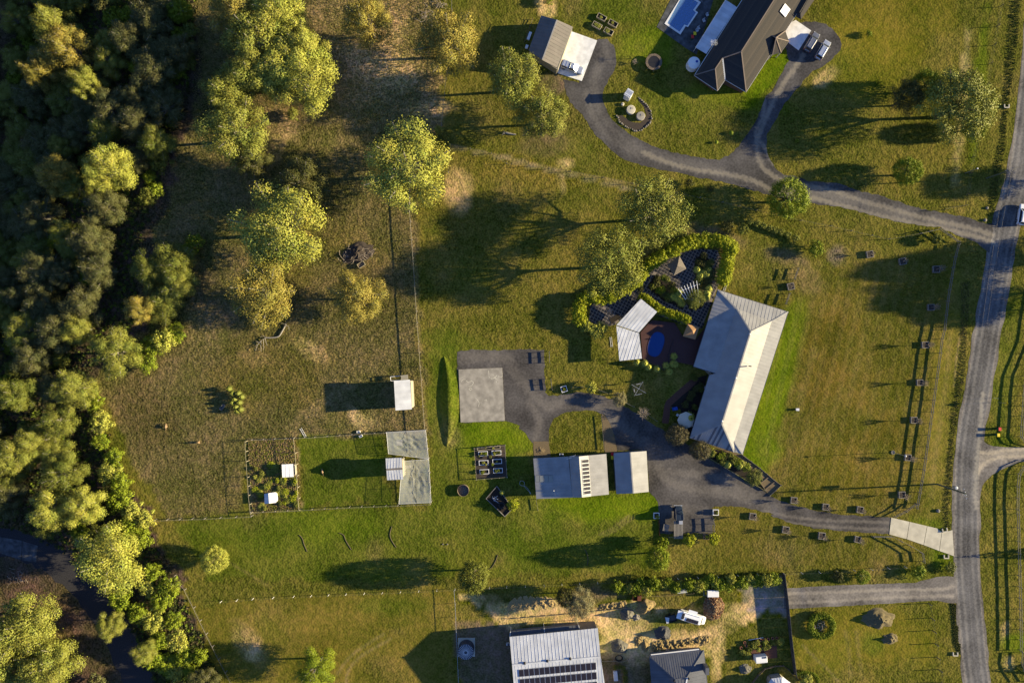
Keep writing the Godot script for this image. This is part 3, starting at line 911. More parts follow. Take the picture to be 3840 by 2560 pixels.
func build_roads():
	build_wear_map()
	worn("asphalt", Color(0.265, 0.24, 0.222))
	worn("drive_north", Color(0.25, 0.232, 0.22))
	worn("road", Color(0.36, 0.345, 0.338))
	worn("gravel", Color(0.5, 0.45, 0.4))
	worn("gravel_grey", Color(0.5, 0.46, 0.42))
	var centre := smooth_line(pts2([121.8, -100.8, 119.1, -76.8, 117.12, -56.4, 114.72, -38.4, 111.24, -25.62, 108.96, -12.9, 106.62, 1.2, 104.88, 12.18, 102.84, 24.9, 102.42, 37.68, 102.48, 49.98, 103.44, 62.7, 104.7, 75.48, 108, 97.2]), 6)
	flat("road_shoulder", ribbon(centre, 6.3, 0.25), 0.012, M.gravel)
	flat("road", ribbon(centre, 5.0, 0.06), 0.02, M.road)
	# the drive of the outlined block, with its turning area
	var drive := pts2([85.43, 39.55, 78.16, 39.24, 75.1, 39.04, 73.06, 38.74, 69.49, 38.3, 65.4, 37.36, 61.58, 36.13, 58.01, 34.86, 57.22, 33.84, 54.41, 32.31, 51.86, 30.78, 48.03, 28.48, 44.21, 26.19, 40.64, 23.89, 37.07, 21.85, 33.24, 19.55, 30.43, 17.64, 28.14, 16.11, 25.59, 14.71, 22.52, 13.05, 19.21, 11.95, 16.66, 11.54, 14.62, 11.47, 12.58, 11.64, 10.28, 12.23, 8.37, 12.21, 7.6, 11.39, 7.37, 7.82, 7.35, 4.76, 7.22, 1.95, 3.9, 1.64, 0.33, 1.82, -4.63, 1.95, -9.73, 1.82, -12.28, 2.33, -12.28, 6.16, -11.52, 18.28, -1.44, 17.89, 0.47, 18.28, 1.8, 18.92, 1.61, 19.55, 3.14, 20.7, 3.9, 21.85, 4.79, 22.87, 8.24, 22.87, 8.29, 19.55, 9.51, 17.38, 11.04, 16.36, 13.09, 15.73, 16.66, 15.42, 19.21, 15.68, 20.74, 16.49, 21.89, 18.02, 22.78, 20.32, 23.42, 22.87, 23.67, 24.53, 30.31, 24.53, 30.82, 33.84, 32.22, 34.99, 32.98, 36.13, 33.11, 37.67, 33.11, 37.46, 33.24, 43.32, 45.36, 43.12, 45.1, 37.2, 45.1, 37.41, 45.61, 37.1, 49.31, 37.16, 52.37, 37.46, 54.92, 37.92, 58.8, 38.81, 58.26, 39.11, 60.3, 40.01, 64.13, 41.15, 67.96, 42, 73.06, 42.51, 78.16, 42.86, 85, 43.4])
	flat("driveway", rag_edge(drive, 0.7, 0.17), 0.016, M.asphalt)
	flat("gravel_path", rag_edge(pts2([4.79, 22.49, 8.24, 22.49, 8.62, 24.91, 8.75, 26.44, 4.92, 26.7]), 0.8, 0.05), 0.03, M.gravel_tan)
	flat("gravel_path", rag_edge(pts2([20.18, 16.11, 20.79, 16.54, 21.89, 18.02, 22.78, 20.32, 23.42, 22.87, 23.67, 24.91, 20.94, 25.04]), 0.8, 0.05), 0.03, M.gravel_tan)
	for q in [pts2([85.43, 39.62, 89.51, 40.57, 88.87, 44.44, 85, 43.4]), pts2([89.61, 40.59, 93.47, 41.51, 92.7, 45.77, 88.98, 44.47]), pts2([93.57, 41.54, 95.76, 42.05, 96.78, 42.86, 96.22, 47.1, 92.8, 45.8]), pts2([96.88, 42.86, 97.55, 42.86, 99.21, 42.43, 99.59, 48.3, 96.32, 47.12])]:
		flat("concrete_bay", q, 0.07, M.concrete)
	for l in [pts2([-10.24, 8.84, -9.99, 9.14, -9.48, 9.04, -9.09, 8.89, -8.71, 9.22, -8.84, 9.6, -9.35, 10.11, -9.73, 10.06]), pts2([-11.39, 9.09, -11.13, 8.63, -10.5, 8.46]), pts2([-9.73, 10.62, -9.42, 10.93, -8.97, 10.62, -9.48, 10.42, -9.6, 10.75]), pts2([-5.27, 6.54, -5.19, 7.82, -4.76, 8.33, -3.99, 8.2, -3.35, 7.56]), pts2([-4.37, 7.31, -3.86, 8.2, -3.35, 8.58, -3.61, 9.22]), pts2([-3.1, 7.82, -2.33, 7.95, -2.21, 7.05]), pts2([-6.16, 13.18, -5.65, 13.3, -5.9, 12.92]), pts2([-8.2, 12.67, -7.43, 13.69, -7.56, 14.71])]:
		flat("chalk_mark", ribbon(smooth_line(l, 4), 0.08, 0.03), 0.145, M.chalk)
	flat("concrete_pad", pts2([-12.03, 6.29, -2.21, 5.91, -1.62, 17.82, -11.57, 18.23]), 0.14, M.concrete_grey)
	# the northern neighbour's drive
	var north := pts2([108.39, -26.41, 105.97, -26.72, 103.67, -27.69, 98.57, -28.66, 91.68, -29.98, 87.09, -31.51, 82.5, -32.92, 78.16, -33.86, 73.06, -35.72, 66.42, -36.16, 63.62, -37.38, 61.32, -37.43, 60.3, -38.02, 58.77, -39.81, 57.75, -41.6, 57.19, -43.89, 57.5, -46.7, 59.03, -49.25, 61.58, -53.84, 65.15, -57.92, 67.19, -60.47, 70.51, -62.21, 72.8, -64.3, 73.95, -65.58, 74.33, -66.85, 73.95, -68.13, 73.06, -69.4, 72.04, -70.42, 70.76, -71.32, 69.49, -71.77, 68.21, -71.98, 66.68, -71.88, 63.87, -71.95, 61.07, -68.38, 62.34, -63.28, 58.52, -56.39, 57.22, -55.12, 55.69, -51.29, 53.65, -47.46, 51.1, -43.89, 48.8, -41.85, 46.76, -40.91, 44.72, -40.96, 39.62, -41.85, 35.79, -42.74, 31.96, -43.89, 28.14, -45.68, 24.31, -48.23, 22.52, -50.01, 21.25, -52.31, 20.48, -54.61, 20.61, -56.39, 21.76, -58.94, 22.91, -60.98, 23.49, -63.02, 23.42, -64.81, 22.78, -66.6, 21.5, -68, 19.21, -68.13, 15.13, -58.31, 11.56, -58.94, 12.32, -55.63, 13.09, -53.84, 16.4, -50.27, 17.68, -47.97, 19.21, -46.19, 21.76, -43.64, 24.31, -41.6, 26.86, -40.32, 30.69, -39.3, 35.79, -38.28, 40.13, -37.26, 47.27, -35.98, 52.37, -34.57, 55.94, -33.55, 60.3, -32.28, 67.44, -31.13, 75.61, -29.98, 80.71, -28.45, 87.09, -26.92, 92.96, -25.95, 96.53, -25.64, 99.84, -24.11, 102.39, -23.09, 104.94, -22.07, 107.75, -19.78])
	flat("neighbour_drive", rag_edge(north, 0.7, 0.17), 0.014, M.drive_north)
	flat("concrete_forecourt", pts2([63.9, -72.34, 67.39, -69.96, 64.55, -65.49, 60.48, -68.65, 61.78, -71.26]), 0.06, M.concrete_white)
	flat("concrete_forecourt", pts2([13.34, -69.8, 19.18, -67.72, 15.72, -58.58, 9.78, -60.55, 11.13, -66]), 0.06, M.concrete_white)
	# the southern neighbour's gravel drive and the one across the road
	flat("gravel_drive", rag_edge(pts2([61.32, 55.62, 67.96, 55.18, 75.61, 54.8, 83.26, 54.55, 90.91, 54.29, 93.47, 53.58, 95.51, 53.07, 97.04, 52.81, 99.59, 52.97, 100.61, 58.88, 98.57, 58.88, 96.02, 58.32, 93.47, 58.37, 88.36, 58.76, 80.71, 59.19, 73.06, 59.65, 61.32, 60.21]), 0.9, 0.07), 0.015, M.gravel)
	flat("gravel_drive", rag_edge(smooth_line(pts2([105.97, 21.59, 106.99, 23.12, 109.54, 23.63, 115.2, 23.81, 124.08, 23.89, 124.08, 26.95, 115.2, 27.08, 113.87, 27.33, 110.05, 28.99, 107.5, 30.65, 105.97, 32.56, 105.33, 35.62, 103.67, 35.62, 103.67, 27.46, 105.2, 23.89]), 3, true), 0.9, 0.08), 0.017, M.gravel)
	# the bush track in the south-west
	flat("bush_track", ribbon(smooth_line(pts2([-130.87, 42.22, -121.08, 43.89, -111.28, 45.84, -104.42, 48.59, -98.06, 53.49, -92.18, 60.34, -87.28, 69.16, -83.85, 77, -78.96, 91.69]), 5), 6.6, 0.5), 0.014, M.track)
	flat("causeway_slab", pts2([-116.73, 43.71, -110.35, 44.85, -110.61, 49.19, -116.73, 47.15]), 0.05, M.concrete_dark)
	flat("causeway_slab", pts2([-110.25, 44.9, -106.78, 46, -107.09, 47.91, -107.16, 49.7, -110.46, 49.24]), 0.052, M.concrete_dark)
	# garden floors
	flat("courtyard", pts2([17.29, -4.22, 17.68, -8.3, 19.21, -9.06, 26.86, -11.87, 30.69, -16.46, 35.02, -19.78, 42.17, -20.8, 46.25, -20.54, 47.27, -17.99, 46.76, -12.89, 45.99, -11.36, 42.68, -2.94, 38.6, -3.96, 31.96, -6.26, 29.41, -9.57, 23.29, -3.83, 22.01, -3.45]), 0.02, M.paver_gap)
	flat("pool_paving", pts2([32.61, -70.77, 39.13, -66.04, 41.58, -64.58, 45.33, -76.8, 45.81, -78.76, 36.69, -78.76]), 0.04, M.concrete_dark)
	flat("brick_path", ribbon(smooth_line(pts2([41.49, 8.16, 40.2, 9.61, 37.95, 11.54, 36.18, 13.15, 35.22, 14.11, 34.82, 16.2, 34.5, 18.45]), 4), 1.5, 0.03), 0.03, M.brick_path)
	flat("garden_bed", rag_edge(pts2([41.65, 8.16, 44.06, 7.52, 40.2, 21.35, 38.92, 19.42, 37.95, 15.24, 35.38, 14.6, 36.34, 13.47, 38.11, 11.86, 40.36, 9.93]), 0.6, 0.05), 0.026, M.soil)
	flat("garden_bed", rag_edge(pts2([42.71, 23.51, 48.15, 24.82, 53.4, 27.64, 54.71, 29.7, 55.65, 31.2, 56.96, 33.26, 54.34, 31.86, 50.4, 29.7, 44.4, 25.95]), 0.6, 0.05), 0.05, M.soil)
	flat("gravel_steps", pts2([44.21, 23.23, 50.02, 24.92, 51.99, 25.48, 60.67, 32.32, 57.99, 34.8, 56.96, 33.36, 55.56, 31.2, 54.52, 29.7, 53.4, 27.73, 50.4, 25.67, 47.77, 24.64]), 0.06, M.gravel_tan)
	flat("garden_bed", rag_edge(pts2([28.7, -54.98, 29.77, -53.71, 30.71, -52.78, 31.38, -51.3, 31.31, -49.96, 30.71, -48.89, 29.64, -48.09, 28.43, -47.42, 27.36, -47.62, 26.02, -48.29, 24.42, -49.43, 23.48, -50.77, 24.82, -50.9, 26.83, -49.43, 28.97, -49.16, 30.31, -50.77, 29.77, -52.78, 28.43, -54.25]), 0.5, 0.05), 0.03, M.mulch)
	flat("brick_paving", pts2([53.75, 69.18, 59.66, 68.4, 59.77, 71.19, 54.19, 71.75]), 0.03, M.brick_path)

# ------------------------------------------------------------------ buildings
# A roof plane laid in sheets (or in tile courses): the first edge given is the eave.
func roof_plane(parent: Node, pts: Array, mats: Array, width: float, called := "roof_sheet", courses := false, thick := 0.05):
	var u: Vector3 = (pts[1] - pts[0]).normalized()
	var nn: Vector3 = u.cross(pts[2] - pts[0]).normalized()
	if nn.y < 0.0:
		nn = -nn
	var w: Vector3 = nn.cross(u)
	var p := PackedVector2Array()
	var lo := Vector2(1e9, 1e9)
	var hi := -lo
	for q in pts:
		var f := Vector2((q - pts[0]).dot(u), (q - pts[0]).dot(w))
		p.push_back(f)
		lo = lo.min(f)
		hi = hi.max(f)
	var from := lo.y if courses else lo.x
	var to := hi.y if courses else hi.x
	var n := maxi(1, int(round((to - from) / width)))
	var step := (to - from) / n
	for k in n:
		var s0 := from + step * k
		var s1 := s0 + step
		var strip := PackedVector2Array([Vector2(lo.x - 1, s0), Vector2(hi.x + 1, s0), Vector2(hi.x + 1, s1), Vector2(lo.x - 1, s1)]) if courses else PackedVector2Array([Vector2(s0, lo.y - 1), Vector2(s1, lo.y - 1), Vector2(s1, hi.y + 1), Vector2(s0, hi.y + 1)])
		for piece in Geometry2D.intersect_polygons(p, strip):
			if piece.size() < 3:
				continue
			var b := MB.new()
			var face := []
			var e0 := 1e9
			var e1 := -1e9
			for q in piece:
				var lift := 0.0
				if courses:
					lift = 0.035 * (1.0 - (q.y - s0) / step)
				face.append(pts[0] + u * q.x + w * q.y + nn * lift)
				if absf(q.x - s0) < 0.01 and not courses:
					e0 = minf(e0, q.y)
					e1 = maxf(e1, q.y)
			b.slab(face, thick)
			if e1 > e0 + 0.1:
				b.bar(pts[0] + u * (s0 + 0.03) + w * e0 + nn * 0.02, pts[0] + u * (s0 + 0.03) + w * e1 + nn * 0.005, 0.05, 0.035)
			part(called, b.done(), mats[(k * 7 + k / 3) % mats.size()], parent)

func line_parts(parent: Node, called: String, pairs: Array, w: float, h: float, m: Material, lift := 0.03):
	for q in pairs:
		var b := MB.new()
		b.bar(q[0] + Vector3.UP * lift, q[1] + Vector3.UP * lift, w, h)
		part(called, b.done(), m, parent)

func walls(parent: Node, outline: Array, h: float, m: Material):
	for k in outline.size():
		var a: Vector2 = outline[k]
		var c: Vector2 = outline[(k + 1) % outline.size()]
		var b := MB.new()
		var d := (c - a).normalized() * 0.08
		b.bar(v3(a + d, h * 0.5), v3(c - d, h * 0.5), 0.16, h)
		part("wall", b.done(), m, parent)

func inset(outline: Array, by: float) -> Array:
	var r := Geometry2D.offset_polygon(PackedVector2Array(outline), -by)
	return Array(r[0]) if r.size() > 0 else outline

func flat_pts(pts: Array) -> Array:
	var o := []
	for q in pts:
		o.append(Vector2(q.x, q.z))
	return o

func solar_panel(parent: Node, a: Vector3, u: Vector3, w: Vector3, cols: int, rows: int, called := "solar_panel"):
	# a framed panel: a its corner, u and w its edges
	var nn := u.cross(w).normalized()
	if nn.y < 0.0:
		nn = -nn
	var b := MB.new()
	b.slab([a + nn * 0.1, a + u + nn * 0.1, a + u + w + nn * 0.1, a + w + nn * 0.1], 0.04)
	var p := part(called, b.done(), M.trim_white if cols > 0 else M.galv, parent)
	var e := MB.new()
	var f := 0.05
	var uu := u.normalized() * f
	var ww := w.normalized() * f
	e.slab([a + uu + ww + nn * 0.112, a + u - uu + ww + nn * 0.112, a + u + w - uu - ww + nn * 0.112, a + w + uu - ww + nn * 0.112], 0.01)
	part("cell_sheet", e.done(), M.solar_cell, p)

func vent(parent: Node, at: Vector3, r: float, m: Material):
	var b := MB.new()
	b.lathe([Vector2(r * 0.7, -0.2), Vector2(r * 0.7, 0.12), Vector2(r, 0.2), Vector2(r * 0.95, 0.4), Vector2(r * 0.5, 0.52), Vector2(0.0, 0.55)], 10, at)
	part("roof_vent", b.done(), m, parent)

func build_buildings():
	var grey := [M.roof_grey, M.roof_grey_b, M.roof_grey_c, M.roof_grey]
	# --- the long homestead
	var o := thing("homestead", "long grey sheet roofed homestead with wide verandah beside the front lawn", "house", v3(Vector2(49.5, 7.2)))
	var base := o.position
	var r1: Vector3 = Vector3(51.82, 5.6, -2.08) - base
	var r2: Vector3 = Vector3(45.57, 5.6, 17.87) - base
	var btl: Vector3 = Vector3(49.42, 3.55, -7.21) - base
	var btr: Vector3 = Vector3(57.16, 3.55, -4.4) - base
	var v1: Vector3 = Vector3(49.03, 3.3, 22.08) - base
	var w1: Vector3 = Vector3(49.1, 2.9, 24.43) - base
	var l2: Vector3 = Vector3(44.8, 3.5, 7.04) - base
	var tl: Vector3 = Vector3(45.57, 2.7, -11.44) - base
	var tr: Vector3 = Vector3(61.14, 2.7, -6.54) - base
	var br: Vector3 = Vector3(51.04, 2.75, 24.93) - base
	var ll: Vector3 = Vector3(40.15, 2.7, 5.54) - base
	var le: Vector3 = Vector3(43.61, 2.95, 7.42) - base
	var bl: Vector3 = Vector3(39.32, 2.95, 21.25) - base
	roof_plane(o, [btl, btr, r1], grey, 0.8)
	roof_plane(o, [tl, tr, btr, btl], grey, 0.8)
	roof_plane(o, [btr, v1, w1, r2, r1], grey, 0.8)
	roof_plane(o, [tr, br, v1, btr], grey, 0.8)
	roof_plane(o, [w1 + Vector3(0.1, -0.1, 0), br, v1], grey, 0.8)
	roof_plane(o, [le, bl, r2, r1, btl, l2], grey, 0.8)
	roof_plane(o, [tl, ll, l2, btl], grey, 0.8)
	roof_plane(o, [bl, w1, r2], [M.roof_grey_b, M.roof_slate_b, M.roof_grey], 0.5)
	line_parts(o, "ridge_cap", [[r1, r2], [r1, btl], [btl, tl], [r1, btr], [btr, tr], [r2, bl], [r2, w1], [v1, br]], 0.28, 0.07, M.roof_grey_c, 0.06)
	line_parts(o, "gutter", [[tl, tr], [tr, br], [tl, ll], [ll, l2], [le, bl], [bl, w1]], 0.14, 0.12, M.trim_dark, -0.05)
	var hw := []
	for q in pts2([47.28, -8.96, 58.66, -5.19, 50.23, 22.11, 41.15, 20.16, 45.16, 8.25, 42.45, 5.42]):
		hw.append(q - Vector2(base.x, base.z))
	walls(o, hw, 2.6, M.wall_cream)
	for q in pts2([61.8, -6.48, 60.12, -1.2, 58.38, 4.2, 56.64, 9.6, 54.96, 15, 53.28, 20.4, 51.96, 24.72]):
		part("verandah_post", box_mesh(Vector3(0.12, 2.65, 0.12)), M.trim_white, o, v3(q * 0.985 - Vector2(base.x, base.z)))
	vent(o, Vector3(45.59, 5.5, 17.26) - base, 0.22, M.trim_white)
	vent(o, Vector3(48.54, 5.5, 7.91) - base, 0.2, M.trim_white)
	vent(o, Vector3(51.57, 5.5, -1.61) - base, 0.2, M.trim_white)
	var fb := MB.new()
	fb.tube([Vector3(51.7, 4.9, 5.37) - base, Vector3(51.7, 4.9, 5.37) - base + Vector3(0, 1.4, 0)], [0.12, 0.12], 8)
	part("flue", fb.done(), M.black, o)
	part("evaporative_cooler", box_mesh(Vector3(0.7, 0.7, 0.7)), M.trim_white, o, Vector3(44.01, 3.5, 19.81) - base)
	# --- white sheeted patio roofs round the pool deck
	o = thing("patio_roof", "white corrugated skillion patio roof with pointed corner beside the paved courtyard", "patio roof", v3(Vector2(28.5, -5.7)))
	roof_rel(o, pts3([28.48, 3, -9.41, 32.09, 2.9, -6.54, 28.11, 2.75, -2, 23.1, 2.75, -3.65]), [M.roof_zinc, M.roof_white], 0.76)
	posts_under(o, pts3([28.5, 2.9, -9.18, 31.81, 2.8, -6.54, 28.13, 2.65, -2.24, 23.35, 2.65, -3.72]), M.trim_dark)
	o = thing("patio_roof", "white corrugated skillion patio roof along the pool deck", "patio roof", v3(Vector2(26.4, 0.3)))
	roof_rel(o, pts3([23.11, 2.7, -3.42, 28.12, 2.7, -1.83, 28.74, 2.85, 3.77, 23.74, 2.85, 4.3]), [M.roof_white, M.roof_zinc], 0.76)
	posts_under(o, pts3([23.36, 2.6, -3.24, 27.96, 2.6, -1.71, 28.52, 2.75, 3.54, 23.93, 2.75, 4.07]), M.trim_dark)
	# --- the machinery shed with panels on its ridge
	o = thing("machinery_shed", "wide grey shed with a raised middle bay and solar panels beside the drive", "shed", v3(Vector2(13.34, 30.39)))
	base = o.position
	var f := pts3([4.71, 2.7, 25.85, 12.4, 3.7, 25.31, 13.27, 3.7, 34.28, 5.39, 2.7, 34.8])
	roof_rel(o, [f[0], f[3], f[2], f[1]], [M.roof_grey_b, M.roof_grey], 0.76)
	f = pts3([12.52, 3.75, 25.18, 14.63, 5.1, 25.03, 15.25, 5.1, 33.96, 13.27, 3.75, 34.26])
	roof_rel(o, [f[0], f[3], f[2], f[1]], [M.roof_grey_b, M.roof_grey], 0.76)
	f = pts3([14.63, 5.1, 25.03, 16.8, 3.75, 25.05, 17.42, 3.75, 33.99, 15.25, 5.1, 33.96])
	roof_rel(o, [f[1], f[2], f[3], f[0]], [M.roof_grey_c, M.roof_grey], 0.76)
	var pu: Vector3 = (f[2] - f[1])
	var pw: Vector3 = f[0] - f[1]
	for k in 9:
		solar_panel(o, f[1] - base + pu * (0.085 + k * 0.0955) + pw * 0.03, pu * 0.088, pw * 0.76, 1, 1)
	f = pts3([16.81, 3.7, 25.06, 20.85, 2.9, 24.82, 21.43, 2.9, 33.78, 17.43, 3.7, 33.98])
	roof_rel(o, [f[1], f[2], f[3], f[0]], [M.roof_grey_c, M.roof_grey, M.roof_grey_b], 0.76)
	walls(o, rel(pts2([5.47, 26.37, 20.64, 25.37, 21.14, 33.57, 6.09, 34.4]), base), 2.6, M.wall_grey)
	walls(o, rel(pts2([13.4, 25.7, 16.77, 25.58, 17.32, 33.68, 13.9, 33.92]), base), 3.6, M.wall_grey)
	for k in 4:
		var sb := MB.new()
		var q := pts3([5.13, 2.83, 29.66, 6.03, 2.94, 29.59, 6.06, 2.94, 30.99, 5.18, 2.83, 31.07])
		var sh := Vector3(0.98 * k, 0.122 * k, -0.02 * k) - base
		sb.slab([q[0] + sh, q[1] + sh, q[2] + sh, q[3] + sh], 0.03)
		part("skylight_sheet", sb.done(), M.skylight, o)
	vent(o, Vector3(9.18, 3.35, 32.81) - base, 0.12, M.trim_white)
	for q in pts3([12.02, 3.75, 25.8, 12.76, 3.9, 25.28]):
		var tb := MB.new()
		tb.tube([q - base, q - base + Vector3(0.5, 0.5, -0.2), q - base + Vector3(1.1, 0.6, -0.4)], [0.05, 0.05, 0.05], 6)
		part("aerial", tb.done(), M.trim_white, o)
	# --- the double garage with a plain gable
	o = thing("garage_shed", "plain gabled grey shed next to red and yellow bins", "shed", v3(Vector2(26.86, 29.63)))
	base = o.position
	f = pts3([22.49, 2.8, 24.71, 25.97, 4, 24.27, 26.62, 4, 33.29, 23.12, 2.8, 33.68])
	roof_rel(o, [f[0], f[3], f[2], f[1]], [M.roof_grey_b, M.roof_grey], 0.76)
	f = pts3([25.97, 4, 24.27, 29.76, 2.8, 24.21, 30.26, 2.8, 33.23, 26.62, 4, 33.29])
	roof_rel(o, [f[1], f[2], f[3], f[0]], [M.roof_grey_c, M.roof_grey], 0.76)
	line_parts(o, "ridge_cap", [[f[0] - base, f[3] - base]], 0.25, 0.06, M.roof_grey_c, 0.05)
	walls(o, rel(pts2([22.76, 25.03, 29.53, 24.53, 29.95, 33.12, 23.34, 33.42]), base), 2.7, M.wall_grey)
	gable(o, pts3([22.77, 2.6, 25.04, 25.99, 3.9, 24.61, 29.55, 2.6, 24.54]), M.wall_grey)
	gable(o, pts3([23.35, 2.6, 33.45, 26.58, 3.9, 32.99, 29.97, 2.6, 33.15]), M.wall_grey)
	# --- the hay shelter in the paddock
	o = thing("field_shelter", "tall skillion field shelter with flat pale grey roof in the paddock", "shelter", v3(Vector2(-24.58, 12.03)))
	base = o.position
	f = pts3([-25.88, 4.3, 8.59, -22.42, 3.9, 8.37, -21.99, 3.9, 14.88, -25.51, 4.3, 15.09])
	roof_rel(o, [f[1], f[2], f[3], f[0]], [M.roof_zinc_b, M.roof_zinc_b, M.roof_zinc], 0.76)
	walls(o, rel(pts2([-25.61, 9.07, -22.3, 8.77, -22.03, 14.59, -25.26, 14.84]), base), 3.85, M.wall_cream)
	o = thing("stock_pen", "low pale pen box with open dark bay against the field shelter", "pen", v3(Vector2(-25.27, 8.07)))
	base = o.position
	var sp := MB.new()
	sp.slab(rel3(pts3([-24.8, 1.6, 7.57, -23.23, 1.6, 7.38, -23.13, 1.6, 8.47, -24.73, 1.6, 8.61]), base), 0.06)
	part("roof_sheet", sp.done(), M.wall_cream, o)
	line_parts(o, "rail", [[v3(rel(pts2([-27.2, 7.89, -27.09, 8.82]), base)[0], 1.2), v3(rel(pts2([-27.2, 7.89, -27.09, 8.82]), base)[1], 1.2)], [v3(rel(pts2([-27.2, 7.89, -25.06, 7.69]), base)[0], 1.2), v3(rel(pts2([-27.2, 7.89, -25.06, 7.69]), base)[1], 1.2)], [v3(rel(pts2([-27.09, 8.82, -24.99, 8.67]), base)[0], 1.2), v3(rel(pts2([-27.09, 8.82, -24.99, 8.67]), base)[1], 1.2)]], 0.1, 0.12, M.white_paint, 0.0)
	for q in rel(pts2([-27.18, 7.91, -27.09, 8.81, -25.05, 7.7, -24.99, 8.66, -23.51, 7.53, -23.42, 8.52]), base):
		part("post", box_mesh(Vector3(0.09, 1.5, 0.09)), M.timber_grey, o, v3(q))
	# --- the hen house on the netted run
	o = thing("hen_house", "tall gabled hen house with white sheet roof standing over the netted run", "hen house", v3(Vector2(-26.49, 28.69)))
	base = o.position
	f = pts3([-27.86, 3.4, 25.74, -24.36, 3.4, 25.61, -24, 4.6, 27.69, -27.51, 4.6, 27.88])
	roof_rel(o, f, [M.roof_white, M.roof_zinc], 0.62)
	f = pts3([-27.46, 4.6, 28.08, -23.97, 4.6, 27.83, -23.99, 3.4, 30.35, -27.53, 3.4, 30.53])
	roof_rel(o, [f[3], f[2], f[1], f[0]], [M.roof_white, M.roof_zinc], 0.62)
	line_parts(o, "ridge_cap", [[Vector3(-27.48, 4.62, 27.98) - base, Vector3(-23.97, 4.62, 27.76) - base]], 0.4, 0.06, M.roof_brown, 0.05)
	walls(o, rel(pts2([-27.38, 26.26, -24.26, 26.09, -24.06, 29.93, -27.21, 30.13]), base), 3.25, M.wall_cream)
	gable(o, pts3([-24.54, 3.1, 25.74, -24.14, 3.1, 30.34, -24.09, 3.4, 30.28, -24.1, 4.55, 27.79, -24.49, 3.4, 25.69]), M.wall_cream)
	gable(o, pts3([-27.74, 3.1, 25.81, -27.44, 3.1, 30.54, -27.38, 3.4, 30.48, -27.37, 4.55, 27.94, -27.68, 3.4, 25.76]), M.wall_cream)
	# --- two small white huts in the overgrown run
	o = thing("poultry_hut", "small square hut with flat white lid roof in the overgrown run", "hut", v3(Vector2(-50.53, 29.08)))
	base = o.position
	roof_rel(o, pts3([-51.39, 1.5, 27.42, -48.9, 1.35, 27.3, -48.75, 1.35, 30.2, -51.25, 1.5, 30.31]), [M.white_paint], 0.9)
	walls(o, rel(pts2([-51.1, 27.68, -48.6, 27.58, -48.47, 29.81, -50.98, 30.06]), base), 1.3, M.wall_cream)
	o = thing("poultry_hut", "small gabled white hut with one pale blue slope in the overgrown run", "hut", v3(Vector2(-54.48, 35.22)))
	base = o.position
	f = pts3([-55.36, 1.3, 34.01, -54.28, 1.7, 33.79, -54.13, 1.7, 36.08, -55.28, 1.3, 36.22])
	roof_rel(o, [f[0], f[3], f[2], f[1]], [M.roof_white], 0.9)
	f = pts3([-54.28, 1.7, 33.79, -52.8, 1.3, 33.63, -52.7, 1.3, 35.97, -54.13, 1.7, 36.08])
	roof_rel(o, [f[1], f[2], f[3], f[0]], [M.white_paint], 0.9)
	walls(o, rel(pts2([-55.07, 34.14, -52.81, 33.96, -52.74, 35.83, -55.01, 35.96]), base), 1.25, M.roof_white)
	build_northern_house()
	build_southern_houses()
	# --- thatched pyramid hut and brown canvas gazebo
	o = thing("garden_hut", "steep grey shingle pyramid roof hut on the black paved courtyard", "hut", v3(Vector2(37.03, -16.78)))
	base = o.position
	var ap: Vector3 = Vector3(36.25, 4.3, -16.52) - base
	var cs := rel3(pts3([37.18, 2.3, -18.9, 38.71, 2.3, -16.11, 35.9, 2.3, -14.58, 34.46, 2.3, -17.09]), base)
	for k in 4:
		roof_plane(o, [cs[k], cs[(k + 1) % 4], ap], [M.thatch], 0.4, "shingle_course", true)
	for k in 4:
		part("post", box_mesh(Vector3(0.12, 2.25, 0.12)), M.timber, o, Vector3(cs[k].x * 0.86, 0, cs[k].z * 0.86))
	o = thing("canvas_gazebo", "small brown canvas pyramid gazebo on the dark timber deck", "gazebo", v3(Vector2(40.36, -2.25)))
	base = o.position
	ap = Vector3(39.96, 3, -2.3) - base
	cs = rel3(pts3([39.04, 2.1, -3.86, 41.65, 2.1, -3.15, 40.74, 2.1, -0.43, 37.97, 2.1, -1.15]), base)
	for k in 4:
		var gb := MB.new()
		gb.slab([cs[k], cs[(k + 1) % 4], ap], 0.02)
		part("canopy_panel", gb.done(), M.canvas_tan, o)
	for k in 4:
		part("post", box_mesh(Vector3(0.07, 2.1, 0.07)), M.black, o, Vector3(cs[k].x * 0.96, 0, cs[k].z * 0.96))

func gable(o: Node3D, p: Array, m: Material):
	var b := MB.new()
	b.poly(rel3(p, o.position))
	part("gable", b.done(), m, o)

func rel(p: Array, base: Vector3) -> Array:
	var o := []
	for q in p:
		o.append(q - Vector2(base.x, base.z))
	return o

func rel3(p: Array, base: Vector3) -> Array:
	var o := []
	for q in p:
		o.append(q - base)
	return o

func roof_rel(o: Node3D, p: Array, mats: Array, width: float):
	roof_plane(o, rel3(p, o.position), mats, width)

func posts_under(o: Node3D, p: Array, m: Material):
	for q in p:
		part("post", box_mesh(Vector3(0.1, q.y, 0.1)), m, o, Vector3(q.x, 0, q.z) - o.position)

